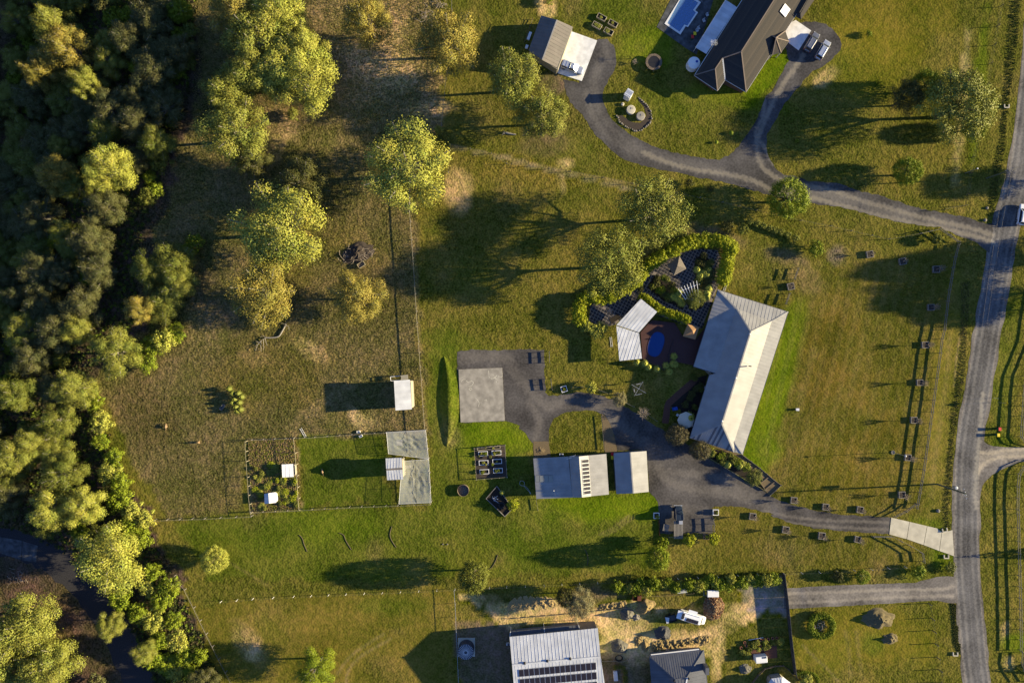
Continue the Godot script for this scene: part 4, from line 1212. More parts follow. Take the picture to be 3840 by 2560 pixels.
func build_northern_house():
	var tiles := [M.tile_dark, M.tile_dark_b, M.tile_dark_c, M.tile_dark]
	var o := thing("tiled_house", "large brown brick house under dark hipped tile roof beside the blue pool", "house", v3(Vector2(53.31, -68.65)))
	var base := o.position
	var a: Vector3 = Vector3(49.95, 5.2, -63.04) - base
	var top_r: Vector3 = Vector3(61.03, 5.2, -80.52) - base
	var c: Vector3 = Vector3(46.13, 4.3, -61.99) - base
	var d: Vector3 = Vector3(44.54, 4.3, -59.62) - base
	var sw: Vector3 = Vector3(40.37, 2.7, -58.87) - base
	var s1: Vector3 = Vector3(45.5, 2.7, -55.45) - base
	var s2: Vector3 = Vector3(47.16, 2.7, -57.91) - base
	var s3: Vector3 = Vector3(51.84, 2.7, -55.19) - base
	var ne: Vector3 = Vector3(69.1, 2.7, -81.87) - base
	var nw: Vector3 = Vector3(54.94, 2.7, -81.87) - base
	roof_plane(o, [sw, nw, top_r, a, c, d], tiles, 0.36, "tile_course", true)
	roof_plane(o, [s2, s3, a, c], tiles, 0.36, "tile_course", true)
	roof_plane(o, [s1, s2, c, d], tiles, 0.36, "tile_course", true)
	roof_plane(o, [sw, s1, d], tiles, 0.36, "tile_course", true)
	roof_plane(o, [s3, ne, top_r, a], tiles, 0.36, "tile_course", true)
	line_parts(o, "ridge_tile", [[a, top_r], [a, s3], [d, s1], [d, sw], [c, d], [a, c]], 0.22, 0.12, M.ridge_tile, 0.07)
	line_parts(o, "valley_tray", [[c, s2]], 0.3, 0.03, M.galv, 0.05)
	line_parts(o, "gutter", [[sw, nw], [sw, s1], [s1, s2], [s2, s3], [s3, ne]], 0.13, 0.12, M.trim_white, -0.04)
	var eg := MB.new()
	eg.poly([nw, ne, top_r])
	part("gable", eg.done(), M.wall_brick, o)
	walls(o, rel(pts2([41.36, -59.49, 45.37, -56.45, 46.65, -58.53, 51.77, -55.96, 68.12, -81.92, 55.78, -81.92]), base), 2.6, M.wall_brick)
	# the six sided porch and the northern wing
	var ap: Vector3 = Vector3(57.85, 4.3, -66.43) - base
	var cs := rel3(pts3([56.69, 2.9, -67.94, 60.51, 2.8, -68.63, 61.33, 2.75, -66.31, 59.57, 2.75, -63.85, 57.63, 2.8, -63.32, 57.05, 2.9, -63.53]), base)
	for k in 5:
		roof_plane(o, [cs[k], cs[k + 1], ap], tiles, 0.36, "tile_course", true)
	line_parts(o, "ridge_tile", [[ap, cs[0]], [ap, cs[1]], [ap, cs[2]], [ap, cs[3]], [ap, cs[4]]], 0.2, 0.1, M.ridge_tile, 0.05)
	for k in range(1, 5):
		part("post", box_mesh(Vector3(0.14, 2.7, 0.14)), M.trim_white, o, Vector3(cs[k].x * 0.985, 0, cs[k].z * 0.985))
	var g0: Vector3 = Vector3(63.47, 3.6, -72.41) - base
	var g1: Vector3 = Vector3(67.67, 3.6, -79.79) - base
	roof_plane(o, [Vector3(62.77, 2.75, -71.85) - base, Vector3(66.77, 2.75, -80.56) - base, g1, g0], tiles, 0.36, "tile_course", true)
	roof_plane(o, [Vector3(63.95, 2.75, -71.21) - base, Vector3(70.13, 2.75, -80.24) - base, g1, g0], tiles, 0.36, "tile_course", true)
	roof_plane(o, [Vector3(62.77, 2.75, -71.85) - base, Vector3(63.95, 2.75, -71.21) - base, g0], tiles, 0.36, "tile_course", true)
	# hot water collector on the eastern slope: two glazed panels
	var su: Vector3 = (ne - s3).normalized()
	var sn: Vector3 = su.cross(a - s3).normalized()
	if sn.y < 0.0:
		sn = -sn
	var swv: Vector3 = sn.cross(su)
	if swv.y < 0.0:
		swv = -swv
	for k in 2:
		var at: Vector3 = Vector3(60.11, 3.55, -71.28) - base + su * (k * 1.05)
		var pb := MB.new()
		pb.slab([at + sn * 0.14, at + su * 1.0 + sn * 0.14, at + su * 1.0 + swv * 1.9 + sn * 0.14, at + swv * 1.9 + sn * 0.14], 0.08)
		part("water_heater_panel", pb.done(), M.white_paint, o)
	# aerial
	var ab := MB.new()
	var ar: Vector3 = Vector3(43.64, 3.6, -64.67) - base
	ab.tube([ar - Vector3(0, 0.4, 0), ar + Vector3(0, 2.6, 0)], [0.03, 0.03], 5)
	ab.tube([ar + Vector3(-0.7, 2.5, -0.2), ar + Vector3(0.9, 2.5, 0.2)], [0.025, 0.025], 5)
	for k in 5:
		ab.tube([ar + Vector3(-0.5 + 0.3 * k, 2.5, -0.6), ar + Vector3(-0.5 + 0.3 * k, 2.5, 0.7)], [0.02, 0.02], 4)
	part("aerial", ab.done(), M.white_paint, o)
	# --- the weathered awning on the pool side
	o = thing("pool_awning", "long pale weathered sheet awning between tiled house and pool", "awning", v3(Vector2(45.98, -70.77)))
	base = o.position
	var f := pts3([40.65, 2.5, -65.14, 47.32, 2.5, -75.72, 49.84, 2.65, -73.95, 43.04, 2.65, -63.63])
	roof_rel(o, f, [M.roof_zinc, M.roof_white, M.roof_zinc_b], 0.9)
	posts_under(o, pts3([40.86, 2.45, -65.26, 44.13, 2.45, -70.45, 47.24, 2.45, -75.43]), M.trim_white)
	# --- garage
	o = thing("steel_garage", "gabled steel garage with brown roof above the bright white concrete", "garage", v3(Vector2(8.68, -66.98)))
	base = o.position
	f = pts3([6.46, 2.9, -72.04, 3.65, 2.9, -64.33, 6.65, 4.1, -61.67, 9.88, 4.1, -70.47])
	roof_rel(o, f, [M.roof_brown, M.roof_brown_b], 0.76)
	f = pts3([13.4, 2.9, -69.51, 9.91, 2.9, -60.47, 6.65, 4.1, -61.67, 9.88, 4.1, -70.47])
	roof_rel(o, f, [M.roof_brown, M.roof_brown_b], 0.76)
	line_parts(o, "ridge_cap", [[Vector3(6.65, 4.12, -61.66) - base, Vector3(9.88, 4.12, -70.46) - base]], 0.25, 0.06, M.roof_grey_c, 0.05)
	line_parts(o, "gutter", [[f[0] - base, f[1] - base]], 0.14, 0.12, M.wall_cream, -0.05)
	walls(o, rel(pts2([6.59, -71.53, 13.29, -69.07, 10.08, -60.16, 3.94, -64.11]), base), 2.85, M.wall_cream)
	# gable infill and roller doors
	for e in [[Vector3(3.94, 2.8, -64.18), Vector3(9.97, 2.8, -60.32), Vector3(6.78, 3.9, -61.75)], [Vector3(6.59, 2.8, -71.6), Vector3(13.24, 2.8, -69.14), Vector3(9.85, 3.9, -70.32)]]:
		var wb := MB.new()
		wb.slab([e[0] - base, e[1] - base, e[2] - base], 0.1)
		part("gable", wb.done(), M.wall_cream, o)
	var ge := rel(pts2([13.44, -70.22, 10.25, -61.38]), base)
	for k in 3:
		var db := MB.new()
		var p: Vector2 = ge[0].lerp(ge[1], 0.06 + k * 0.32)
		var q: Vector2 = ge[0].lerp(ge[1], 0.3 + k * 0.32)
		db.bar(v3(p + Vector2(0.1, 0.03), 1.1), v3(q + Vector2(0.1, 0.03), 1.1), 0.06, 2.2)
		part("roller_door", db.done(), M.trim_white, o)

func build_southern_houses():
	# --- the big ribbed shed with two rows of panels
	var o := thing("ribbed_shed", "big white ribbed shed with two rows of solar panels beside the dug earth", "shed", v3(Vector2(9.86, 72.38)))
	var base := o.position
	var f := pts3([-0.53, 4.6, 64.5, 18.76, 4.6, 62.59, 19.13, 6.4, 68.04, 0.02, 6.4, 69.84])
	roof_rel(o, f, [M.roof_white, M.roof_zinc, M.roof_white, M.roof_zinc_b], 0.76)
	var a: Vector3 = f[3] - base
	var u: Vector3 = f[2] - f[3]
	var q := pts3([0.87, 4.6, 80.78, 20.94, 4.6, 78.87])
	roof_rel(o, [q[0], q[1], f[2], f[3]], [M.roof_zinc, M.roof_zinc_b], 0.76)
	var w: Vector3 = q[0] - f[3]
	line_parts(o, "ridge_cap", [[f[3] - base, f[2] - base]], 0.35, 0.06, M.roof_zinc, 0.05)
	for r in 3:
		for k in 15:
			solar_panel(o, a + u * (0.068 + k * 0.0585) + w * (0.105 + 0.205 * r), u * 0.0565, w * 0.155, 0, 1)
	for k in 3:
		vent(o, Vector3(2.72, 6.1, 69.44) - base + Vector3(4.93 * k, 0.0, -0.48 * k), 0.3, M.black)
	walls(o, rel(pts2([-0.07, 64.9, 18.59, 62.99, 20.32, 78.47, 1.2, 80.38]), base), 4.5, M.wall_grey)
	# the open lean-to along its north wall
	o = thing("lean_to", "dark sheeted lean-to with white rafters against the ribbed shed", "lean-to", v3(Vector2(9.3, 65.06)))
	base = o.position
	f = pts3([-0.35, 2.9, 64.07, 14.74, 2.9, 62.59, 14.98, 3.2, 63.5, -0.44, 3.2, 65.04])
	roof_rel(o, f, [M.roof_slate], 0.76)
	for e in [pts3([-0.35, 2.95, 64.01, -0.48, 3.25, 65.02]), pts3([7.1, 2.95, 63.27, 7.2, 3.25, 64.25]), pts3([14.73, 2.95, 62.57, 14.94, 3.25, 63.48])]:
		line_parts(o, "rafter", [[e[0] - base, e[1] - base]], 0.1, 0.08, M.white_paint, 0.06)
	posts_under(o, pts3([-0.26, 2.8, 64.16, 7.11, 2.8, 63.41, 14.66, 2.8, 62.71]), M.white_paint)
	o = thing("timber_deck", "small timber landing with steps at the ribbed shed's corner", "deck", v3(Vector2(17.36, 64.22)))
	base = o.position
	for k in 7:
		var b := MB.new()
		var c := rel(pts2([15.39, 63.97, 19.14, 63.56, 19.24, 64.5, 15.49, 64.84]), base)
		b.bar(v3(c[0].lerp(c[3], (k + 0.5) / 7.0), 0.9), v3(c[1].lerp(c[2], (k + 0.5) / 7.0), 0.9), 0.12, 0.05)
		part("deck_board", b.done(), M.timber_pale, o)
	for p in rel(pts2([15.49, 64.05, 19.05, 63.64, 19.14, 64.42, 15.58, 64.76]), base):
		part("post", box_mesh(Vector3(0.1, 1.6, 0.1)), M.timber_pale, o, v3(p))
	# --- the slate coloured hipped house
	o = thing("hipped_house", "dark slate blue hipped sheet roof house with chimney near the earth trench", "house", v3(Vector2(37.8, 74.62)))
	base = o.position
	var nw: Vector3 = Vector3(30.45, 2.8, 69.63) - base
	var ne: Vector3 = Vector3(42.46, 2.8, 68.27) - base
	var p1: Vector3 = Vector3(35.65, 4.7, 73.78) - base
	var p2: Vector3 = Vector3(38.29, 4.7, 73.31) - base
	var se: Vector3 = Vector3(43.75, 2.8, 81.19) - base
	var sw2: Vector3 = Vector3(31.41, 2.8, 82.48) - base
	var p3: Vector3 = Vector3(37.32, 4.2, 79.53) - base
	roof_plane(o, [nw, ne, p2, p1], [M.roof_slate, M.roof_slate_b, M.roof_slate], 0.5)
	roof_plane(o, [ne, se, p3, p2], [M.roof_slate_b], 0.76)
	roof_plane(o, [nw, sw2, p3, p1], [M.roof_slate, M.roof_slate_b], 0.76)
	roof_plane(o, [p1, p2, p3], [M.roof_slate_b], 0.76)
	roof_plane(o, [sw2, se, p3], [M.roof_slate_b], 0.76)
	line_parts(o, "ridge_cap", [[nw, p1], [ne, p2], [p1, p2]], 0.24, 0.06, M.roof_slate_b, 0.05)
	line_parts(o, "ridge_cap", [[p2, p3]], 0.3, 0.06, M.trim_white, 0.06)
	line_parts(o, "gutter", [[nw, ne], [ne, se], [nw, sw2]], 0.13, 0.12, M.roof_slate, -0.04)
	walls(o, rel(pts2([31.06, 70.1, 42.21, 68.87, 43.22, 80.69, 31.98, 81.8]), base), 2.7, M.wall_grey)
	line_parts(o, "fascia", [[Vector3(30.79, 2.7, 69.42) - base, Vector3(41.47, 2.7, 68.17) - base]], 0.35, 0.1, M.trim_white, -0.2)
	part("chimney", box_mesh(Vector3(0.8, 2.2, 1.5)), M.roof_slate_b, o, Vector3(42.55, 3, 71.8) - base)
	vent(o, Vector3(42.59, 4.4, 71.96) - base, 0.16, M.trim_white)
	vent(o, Vector3(38.58, 4.65, 73.51) - base, 0.2, M.black)
	vent(o, Vector3(35.39, 4.65, 73.99) - base, 0.18, M.black)
	# --- the white roofed summer house at the bottom
	o = thing("summer_house", "small white hipped summer house beside the curved retaining wall", "summer house", v3(Vector2(60.22, 76.99)))
	base = o.position
	var ap: Vector3 = Vector3(59.15, 3.6, 76.51) - base
	var cs := rel3(pts3([56.98, 2.4, 75.58, 57.53, 2.4, 74.7, 60.06, 2.4, 74.33, 61.81, 2.4, 75.62, 61.27, 2.4, 79.32, 57.31, 2.4, 79.43]), base)
	for k in 6:
		roof_plane(o, [cs[k], cs[(k + 1) % 6], ap], [M.roof_white, M.roof_zinc], 0.6)
	walls(o, rel(pts2([57.35, 75.85, 57.79, 75.08, 59.99, 74.71, 61.53, 75.85, 61.31, 78.05, 57.79, 78.05]), base), 2.3, M.wall_cream)

# ------------------------------------------------------------------ yards, beds, pools
func heap_mesh(rx: float, rz: float, h: float, lumps: float, seed_: int, ridge := 0.0) -> ArrayMesh:
	var nz := FastNoiseLite.new()
	nz.seed = seed_
	nz.frequency = 0.45
	nz.fractal_octaves = 4
	var rows := []
	for j in 15:
		var ring := []
		var f := j / 14.0
		for k in 32:
			var a := TAU * k / 32.0
			var r := f * (1.0 + nz.get_noise_2d(cos(a) * 3.0 + seed_, sin(a) * 3.0) * 0.35)
			var x := cos(a) * rx * r
			var z := sin(a) * rz * r
			var y := h * pow(1.0 - f, 1.0 + ridge) + nz.get_noise_2d(x * 3.0, z * 3.0) * lumps * (1.0 - f * f * 0.6)
			ring.append(Vector3(x, maxf(y, 0.0) if j < 14 else -0.06, z))
		rows.append(ring)
	var st := SurfaceTool.new()
	st.begin(Mesh.PRIMITIVE_TRIANGLES)
	st.set_smooth_group(0)
	for ring in rows:
		for p in ring:
			st.add_vertex(p)
	for j in 14:
		for k in 32:
			var l := (k + 1) % 32
			for q in [j * 32 + k, (j + 1) * 32 + k, (j + 1) * 32 + l, j * 32 + k, (j + 1) * 32 + l, j * 32 + l]:
				st.add_index(q)
	st.generate_normals()
	return st.commit()

func heap(called: String, label: String, category: String, at: Vector2, rx: float, rz: float, h: float, m: Material, turn := 0.0, lumps := 0.25, group := ""):
	top(called, heap_mesh(rx, rz, h, lumps, int(absf(at.x * 13.0 + at.y * 7.0)) + 3, 0.3), m, label, category, group, v3(at), turn)

func frame_parts(o: Node3D, w: float, d: float, h: float, t: float, m: Material, called := "side_board"):
	part(called, box_mesh(Vector3(w, h, t)), m, o, Vector3(0, 0, d * 0.5 - t * 0.5))
	part(called, box_mesh(Vector3(w, h, t)), m, o, Vector3(0, 0, -d * 0.5 + t * 0.5))
	part(called, box_mesh(Vector3(t, h, d - 2.0 * t)), m, o, Vector3(w * 0.5 - t * 0.5, 0, 0))
	part(called, box_mesh(Vector3(t, h, d - 2.0 * t)), m, o, Vector3(-w * 0.5 + t * 0.5, 0, 0))

func raised_bed(called: String, label: String, at: Vector2, w: float, d: float, h: float, turn: float, m: Material, group: String, category := "garden bed"):
	var o := thing(called, label, category, v3(at), turn, group)
	frame_parts(o, w, d, h, 0.1, m)
	part("soil", box_mesh(Vector3(w - 0.2, h * 0.7, d - 0.2)), M.soil, o)
	return o

func build_yards():
	# --- black pavers of the courtyard, each laid by itself
	var yard := get_node("courtyard")
	var out := PackedVector2Array(pts2([17.29, -4.22, 17.68, -8.3, 19.21, -9.06, 26.86, -11.87, 30.69, -16.46, 35.02, -19.78, 42.17, -20.8, 46.25, -20.54, 47.27, -17.99, 46.76, -12.89, 45.99, -11.36, 42.68, -2.94, 38.6, -3.96, 31.96, -6.26, 29.41, -9.57, 23.29, -3.83, 22.01, -3.45]))
	var beds := [PackedVector2Array(pts2([30.66, -12.96, 32.36, -14.8, 34.34, -14.51, 36.61, -12.67, 37.6, -10.55, 38.87, -8.43, 38.45, -7.01, 36.89, -8.14, 34.34, -8.99, 32.36, -10.55, 30.66, -11.82])), PackedVector2Array(pts2([41, -16.92, 41.42, -18.9, 43.26, -19.61, 44.82, -18.05, 45.38, -16.07, 45.1, -13.24, 44.54, -11.26, 44.11, -9.7, 42.55, -7.29, 40, -7.01, 39.01, -9.13, 40.43, -11.26, 41.99, -13.24, 41.14, -15.22])), PackedVector2Array(pts2([21.88, -5.17, 23.72, -6.3, 24.43, -5.31, 22.45, -3.9]))]
	for bd in beds:
		var bb := MB.new()
		bb.prism(rag_edge(Array(bd), 0.5, 0.1), -0.1, 0.09)
		struct("garden_bed", bb.done(), M.soil)
	var shape := MB.new()
	shape.chamfer_box(Vector3.ZERO, Vector3(0.54, 0.09, 0.54), 0.015)
	var paver := shape.done()
	var rest := MB.new()
	var count := 0
	var ca := cos(deg_to_rad(28.0))
	var sa := sin(deg_to_rad(28.0))
	for j in range(-40, 40):
		for k in range(-40, 40):
			var p := Vector2(35.0, -13.0) + Vector2(k * ca - j * sa, k * sa + j * ca) * 0.71
			if not Geometry2D.is_point_in_polygon(p, out):
				continue
			var skip := false
			for bd in beds:
				if Geometry2D.is_point_in_polygon(p, bd):
					skip = true
			if skip or rng.randf() < 0.012:
				continue
			count += 1
			if count % 2 == 0 and count < 600:
				part("paver", paver, M.paver, yard, v3(p, 0.01 + rng.randf_range(0, 0.012)), deg_to_rad(-28.0 + rng.randf_range(-2, 2)))
			else:
				rest.xf = Transform3D(Basis(Vector3.UP, deg_to_rad(-28.0 + rng.randf_range(-2, 2))), v3(p, 0.01 + rng.randf_range(0, 0.012)))
				rest.chamfer_box(Vector3.ZERO, Vector3(0.54, 0.09, 0.54), 0.015)
	var ro := part("paver_field", rest.done(), M.paver, yard)
	ro.set_meta("kind", "stuff")
	# --- pool deck with boards, oval pool under a blue cover
	var dk := thing("pool_deck", "dark red timber deck around the oval pool beside the homestead", "deck", v3(Vector2(35.35, 1.09)))
	var base := dk.position
	var deck := PackedVector2Array(rel(pts2([28.87, -2.05, 31.42, -4.8, 36.53, -4.21, 38.49, -1.07, 41.24, -0.48, 43.4, -3.03, 42.42, 1.09, 40.95, 5.41, 37.12, 4.63, 35.35, 4.83, 34.17, 6.2, 32.6, 5.61, 29.36, 4.04]), base))
	var pool_at: Vector2 = Vector2(32.36, 0.64) - Vector2(base.x, base.z)
	var hole := PackedVector2Array()
	for k in 28:
		var a := TAU * k / 28.0
		var e := Vector2(signf(cos(a)) * pow(absf(cos(a)), 0.8) * 1.78, signf(sin(a)) * pow(absf(sin(a)), 0.8) * 2.95)
		hole.push_back(pool_at + e.rotated(0.3))
	for k in 90:
		var x := -8.0 + k * 0.24
		var strip := PackedVector2Array([Vector2(x, -14), Vector2(x + 0.228, -14), Vector2(x + 0.228, 14), Vector2(x, 14)])
		for i in strip.size():
			strip[i] = strip[i].rotated(0.3)
		for piece in Geometry2D.intersect_polygons(deck, strip):
			for cut in Geometry2D.clip_polygons(piece, hole):
				if Geometry2D.is_polygon_clockwise(cut) == Geometry2D.is_polygon_clockwise(piece):
					var b := MB.new()
					b.prism(Array(cut), 0.3, 0.45)
					part("deck_board", b.done(), M.deck, dk)
	var pl := thing("oval_pool", "oval pool under a plain blue cover in the red deck", "pool", v3(pool_at + Vector2(base.x, base.z)))
	var pb := MB.new()
	var rim := []
	for q in hole:
		rim.append((q - pool_at) * 0.985)
	pb.prism(rim, 0.0, 0.38)
	part("cover", pb.done(), M.cover_blue, pl)
	for k in 28:
		var rb := MB.new()
		var q0: Vector2 = rim[k]
		var q1: Vector2 = rim[(k + 1) % 28]
		rb.bar(v3(q0, 0.47), v3(q1, 0.47), 0.1, 0.06)
		part("rim", rb.done(), M.deck, pl)
	# --- the neighbour's tiled swimming pool
	var np := thing("swimming_pool", "bright blue swimming pool with stepped end and white coping", "pool", v3(Vector2(38.32, -73.87)))
	base = np.position
	var cop := rel(pts2([34.34, -71.49, 37.93, -69.04, 39.13, -70.93, 39.62, -70.71, 41.9, -74.03, 41.25, -74.52, 42.56, -76.31, 38.81, -78.76]), base)
	var wat := rel(pts2([34.96, -71.59, 37.73, -69.66, 38.81, -71.26, 39.49, -71.06, 41.45, -74, 40.8, -74.58, 42, -76.21, 38.58, -78.27]), base)
	var b1 := MB.new()
	b1.prism(wat, -0.05, 0.05)
	part("pool_floor", b1.done(), M.pool_lining, np)
	var b2 := MB.new()
	b2.prism(wat, 0.055, 0.06)
	part("water", b2.done(), M.water, np)
	for k in cop.size():
		var q: int = (k + 1) % cop.size()
		var b := MB.new()
		var pp := [cop[k], cop[q], wat[q], wat[k]]
		b.prism(pp, 0.0, 0.11)
		part("coping_stone", b.done(), M.trim_white, np)
	# --- the netted run: two sagging net panels on posts
	for e in [["bird_net", "torn grey bird net stretched over the northern half of the run", pts3([-27.92, 2.1, 20.17, -19.21, 2.1, 19.69, -18.58, 2.1, 26.08, -27.5, 1.9, 24.98])], ["bird_net", "sagging grey bird net stretched over the southern half of the run", pts3([-24.4, 2.1, 26.59, -18.53, 2.1, 26.13, -18, 2.1, 35.77, -25.15, 2.1, 36.1])]]:
		var net := thing(e[0], e[1], "net", Vector3(e[2][0].x, 0, e[2][0].z))
		base = net.position
		var nz := FastNoiseLite.new()
		nz.frequency = 0.25
		nz.seed = 12
		var st := SurfaceTool.new()
		st.begin(Mesh.PRIMITIVE_TRIANGLES)
		st.set_smooth_group(0)
		for j in 17:
			for k in 17:
				var fx: float = k / 16.0
				var fy: float = j / 16.0
				var p: Vector3 = e[2][0].lerp(e[2][1], fx).lerp(e[2][3].lerp(e[2][2], fx), fy) - base
				p.y += nz.get_noise_2d(p.x * 4.0, p.z * 4.0) * 0.5 * sin(fx * PI) * sin(fy * PI) - 0.35 * sin(fx * PI) * sin(fy * PI)
				st.add_vertex(p)
		for j in 16:
			for k in 16:
				for q in [0, 1, 18, 0, 18, 17]:
					st.add_index(j * 17 + k + q)
		st.generate_normals()
		part("mesh_sheet", st.commit(), M.net, net)
		for k in 4:
			var a: Vector3 = e[2][k] - base
			var c: Vector3 = e[2][(k + 1) % 4] - base
			var rb := MB.new()
			rb.tube([a, c], [0.03, 0.03], 5)
			part("edge_rope", rb.done(), M.white_paint, net)
			for q in 3:
				var p := a.lerp(c, q / 3.0)
				part("post", box_mesh(Vector3(0.09, p.y, 0.09)), M.timber_grey, net, Vector3(p.x, 0, p.z))
		var wb := MB.new()
		wb.tube([(e[2][0].lerp(e[2][1], 0.5)) - base, (e[2][3].lerp(e[2][2], 0.55)) - base], [0.03, 0.03], 5)
		part("ridge_wire", wb.done(), M.black, net)
	top("pallet", slat_mesh(1.3, 1.3, 6, 0.12), M.timber_grey, "weathered pallet lying under the northern bird net", "pallet", "", v3(Vector2(-25.33, 22.74)))
	top("ramp", slat_mesh(2.0, 0.7, 9, 0.1), M.timber_pale, "slatted timber ramp below the hen house door", "ramp", "", v3(Vector2(-23.68, 28.23)), 0.1)
	# --- vegetable enclosure
	var floor_o := MB.new()
	floor_o.prism(pts2([-8.53, 23.93, -1.56, 23.19, -1.07, 30.48, -8.04, 30.97]), -0.1, 0.012)
	struct("mulched_floor", floor_o.done(), M.mulch)
	for q in pts2([-6.49, 25.19, -3.49, 25, -6.39, 27.21, -3.33, 26.95, -6.21, 29.25, -3.15, 29.01]):
		raised_bed("vegetable_bed", "white edged vegetable bed inside the fenced kitchen garden", q, 2.1, 1.05, 0.4, 0.05, M.white_paint, "white edged vegetable beds")
	raised_bed("vegetable_bed", "long narrow timber bed along the kitchen garden fence", Vector2(-5.23, 23.93), 5.2, 0.7, 0.35, 0.09, M.timber_pale, "")
	rail_fence("garden_fence", "low timber and wire fence round the vegetable beds", pts2([-8.53, 23.93, -1.52, 23.19, -1.04, 30.44, -8.04, 31, -8.53, 23.93]), 1.7, 1.1, [[1.05, 0.07]], M.timber_pale)
	# --- four raised beds by the neighbour's garage
	for q in pts2([20.14, -72.8, 22.7, -71.4, 19.11, -70.96, 21.71, -69.61]):
		raised_bed("raised_bed", "pale timber raised bed on the grass near the steel garage", q, 2.15, 1.15, 0.55, deg_to_rad(-29), M.timber_pale, "raised beds near the garage")
	# --- diamond shaped scrap corner
	var dia := thing("scrap_bed", "diamond shaped timber edged bed full of scrap and tyres", "garden bed", v3(Vector2(-2.78, 35.93)))
	base = dia.position
	var dp := rel(pts2([-3.39, 32.5, 0.1, 37.52, -1.62, 39.33, -5.84, 35.31]), base)
	for k in 4:
		var b := MB.new()
		b.bar(v3(dp[k], 0.2), v3(dp[(k + 1) % 4], 0.2), 0.12, 0.4)
		part("edge_board", b.done(), M.timber_grey, dia)
	var db := MB.new()
	db.prism(dp, -0.05, 0.08)
	part("soil", db.done(), M.soil, dia)
	tyre("old tyre lying flat in the diamond shaped bed", Vector2(-2.17, 37.4), 0.42, 0.1, "")
	tyre("large tractor tyre lying in the diamond shaped bed", Vector2(-2.35, 36.78), 0.8, 0.1, "")
	for k in 6:
		var b := MB.new()
		var a := rng.randf_range(0, TAU)
		b.bar(Vector3(-cos(a), 0.05, -sin(a)) * 0.6, Vector3(cos(a), 0.05, sin(a)) * 0.6 + Vector3(0, 0.1 * k, 0), 0.08, 0.05)
		top("scrap_pipe", b.done(), M.galv, "rusted length of pipe heaped in the diamond shaped bed", "pipe", "scrap pipes in the diamond bed", v3(Vector2(-4, 35.44) + Vector2(rng.randf_range(-0.5, 0.5), rng.randf_range(-0.5, 0.5)), 0.14))
	# --- ring of sheet iron used as a fire pit
	var fp := thing("fire_ring", "round rusty iron ring filled with pale stones on the lawn", "fire pit", v3(Vector2(-10.96, 33.42)))
	var fr := MB.new()
	fr.lathe([Vector2(1.32, 0.0), Vector2(1.32, 0.75), Vector2(1.26, 0.75), Vector2(1.26, 0.05), Vector2(0.0, 0.06)], 28)
	part("ring", fr.done(), M.timber, fp)
	for k in 16:
		var a := k * 2.4
		var r := 0.28 * sqrt(k + 0.5)
		var sb := MB.new()
		sb.lathe([Vector2(0.13, 0), Vector2(0.12, 0.12), Vector2(0.0, 0.16)], 7)
		part("stone", sb.done(), M.stone, fp, Vector3(cos(a) * r, 0.05, sin(a) * r))
	# --- earthworks on the southern neighbour's yard
	heap("spoil_heap", "rounded heap of yellow clay behind the white camper", "heap", Vector2(30.03, 59.67), 2.2, 1.7, 1.9, M.spoil, 0.4, 0.6)
	heap("gravel_heap", "small steep heap of grey gravel beside the rubble", "heap", Vector2(25.9, 61.29), 1.7, 1.5, 1.9, M.sand_grey, 0.0, 0.5)
	heap("gravel_heap", "dark blue metal gravel heap on the yellow earth", "heap", Vector2(33.93, 65.64), 2.0, 1.7, 1.7, M.blue_metal, 0.0, 0.5)
	heap("gravel_heap", "grey sand heap at the corner of the ribbed shed", "heap", Vector2(24.3, 68.62), 2.0, 1.6, 1.6, M.sand_grey, 0.0, 0.5)
	heap("rubble_heap", "low heap of pale broken rubble between the gravel heaps", "heap", Vector2(28.04, 62.1), 0.9, 0.8, 0.5, M.stone, 0.0, 0.5)
	heap("ash_heap", "round grey ash heap on the grass by the pot plants", "heap", Vector2(52.52, 73.76), 1.5, 1.2, 0.9, M.sand_grey, 0.0, 0.3)
	heap("mulch_mound", "large pale mulch mound on the roadside lawn", "mound", Vector2(82.62, 62.33), 3.7, 2.3, 1.7, M.hay, 0.0, 0.5)
	heap("mulch_mound", "small pale mulch mound on the roadside lawn", "mound", Vector2(85.17, 66.92), 1.9, 1.25, 0.95, M.hay, 0.15, 0.4)
	heap("brush_heap", "dark heap of cut brush in the paddock shade", "brush heap", Vector2(-34.82, -19.93), 3.6, 2.4, 1.3, M.mulch, 0.3, 0.6)
	var k := 0
	for q in spots_along(pts2([20.08, 59.89, 21.85, 59.67, 23.62, 59.45, 25.39, 59.38]), 1.5):
		k += 1
		heap("trench_spoil", "lump of dug clay in the bank along the timber retaining board", "spoil", q, 1.6, 0.9, 0.4, M.spoil, 0.2 * k, 0.35, "dug clay along the retaining board")
	for q in spots_along(pts2([27.86, 66.75, 29.17, 67.88, 30.67, 69]), 1.3) + spots_along(pts2([31.42, 68.81, 34.42, 68.44, 37.8, 67.97, 40.8, 67.41, 43.24, 67.03, 43.99, 67.5]), 1.3):
		k += 1
		heap("trench_spoil", "lump of dug clay along the open trench by the slate roofed house", "spoil", q, 1.5, 0.95, 0.42, M.spoil, 0.3 * k, 0.4, "dug clay along the open trench")
	for q in spots_along(pts2([-0.69, 59.39, 3.9, 58.88, 9.51, 58.63]), 1.5):
		k += 1
		heap("trench_spoil", "lump of dug clay on the bank below the boundary fence", "spoil", q, 1.8, 1.0, 0.28, M.dirt, 0.3 * k, 0.3, "dug clay below the boundary fence")
	rail_fence("retaining_board", "long pale timber retaining board along the dug bank", pts2([-1.2, 62.33, 9.77, 61.43, 18.19, 60.62, 26.86, 59.73]), 2.4, 0.35, [[0.18, 0.32]], M.timber_pale)
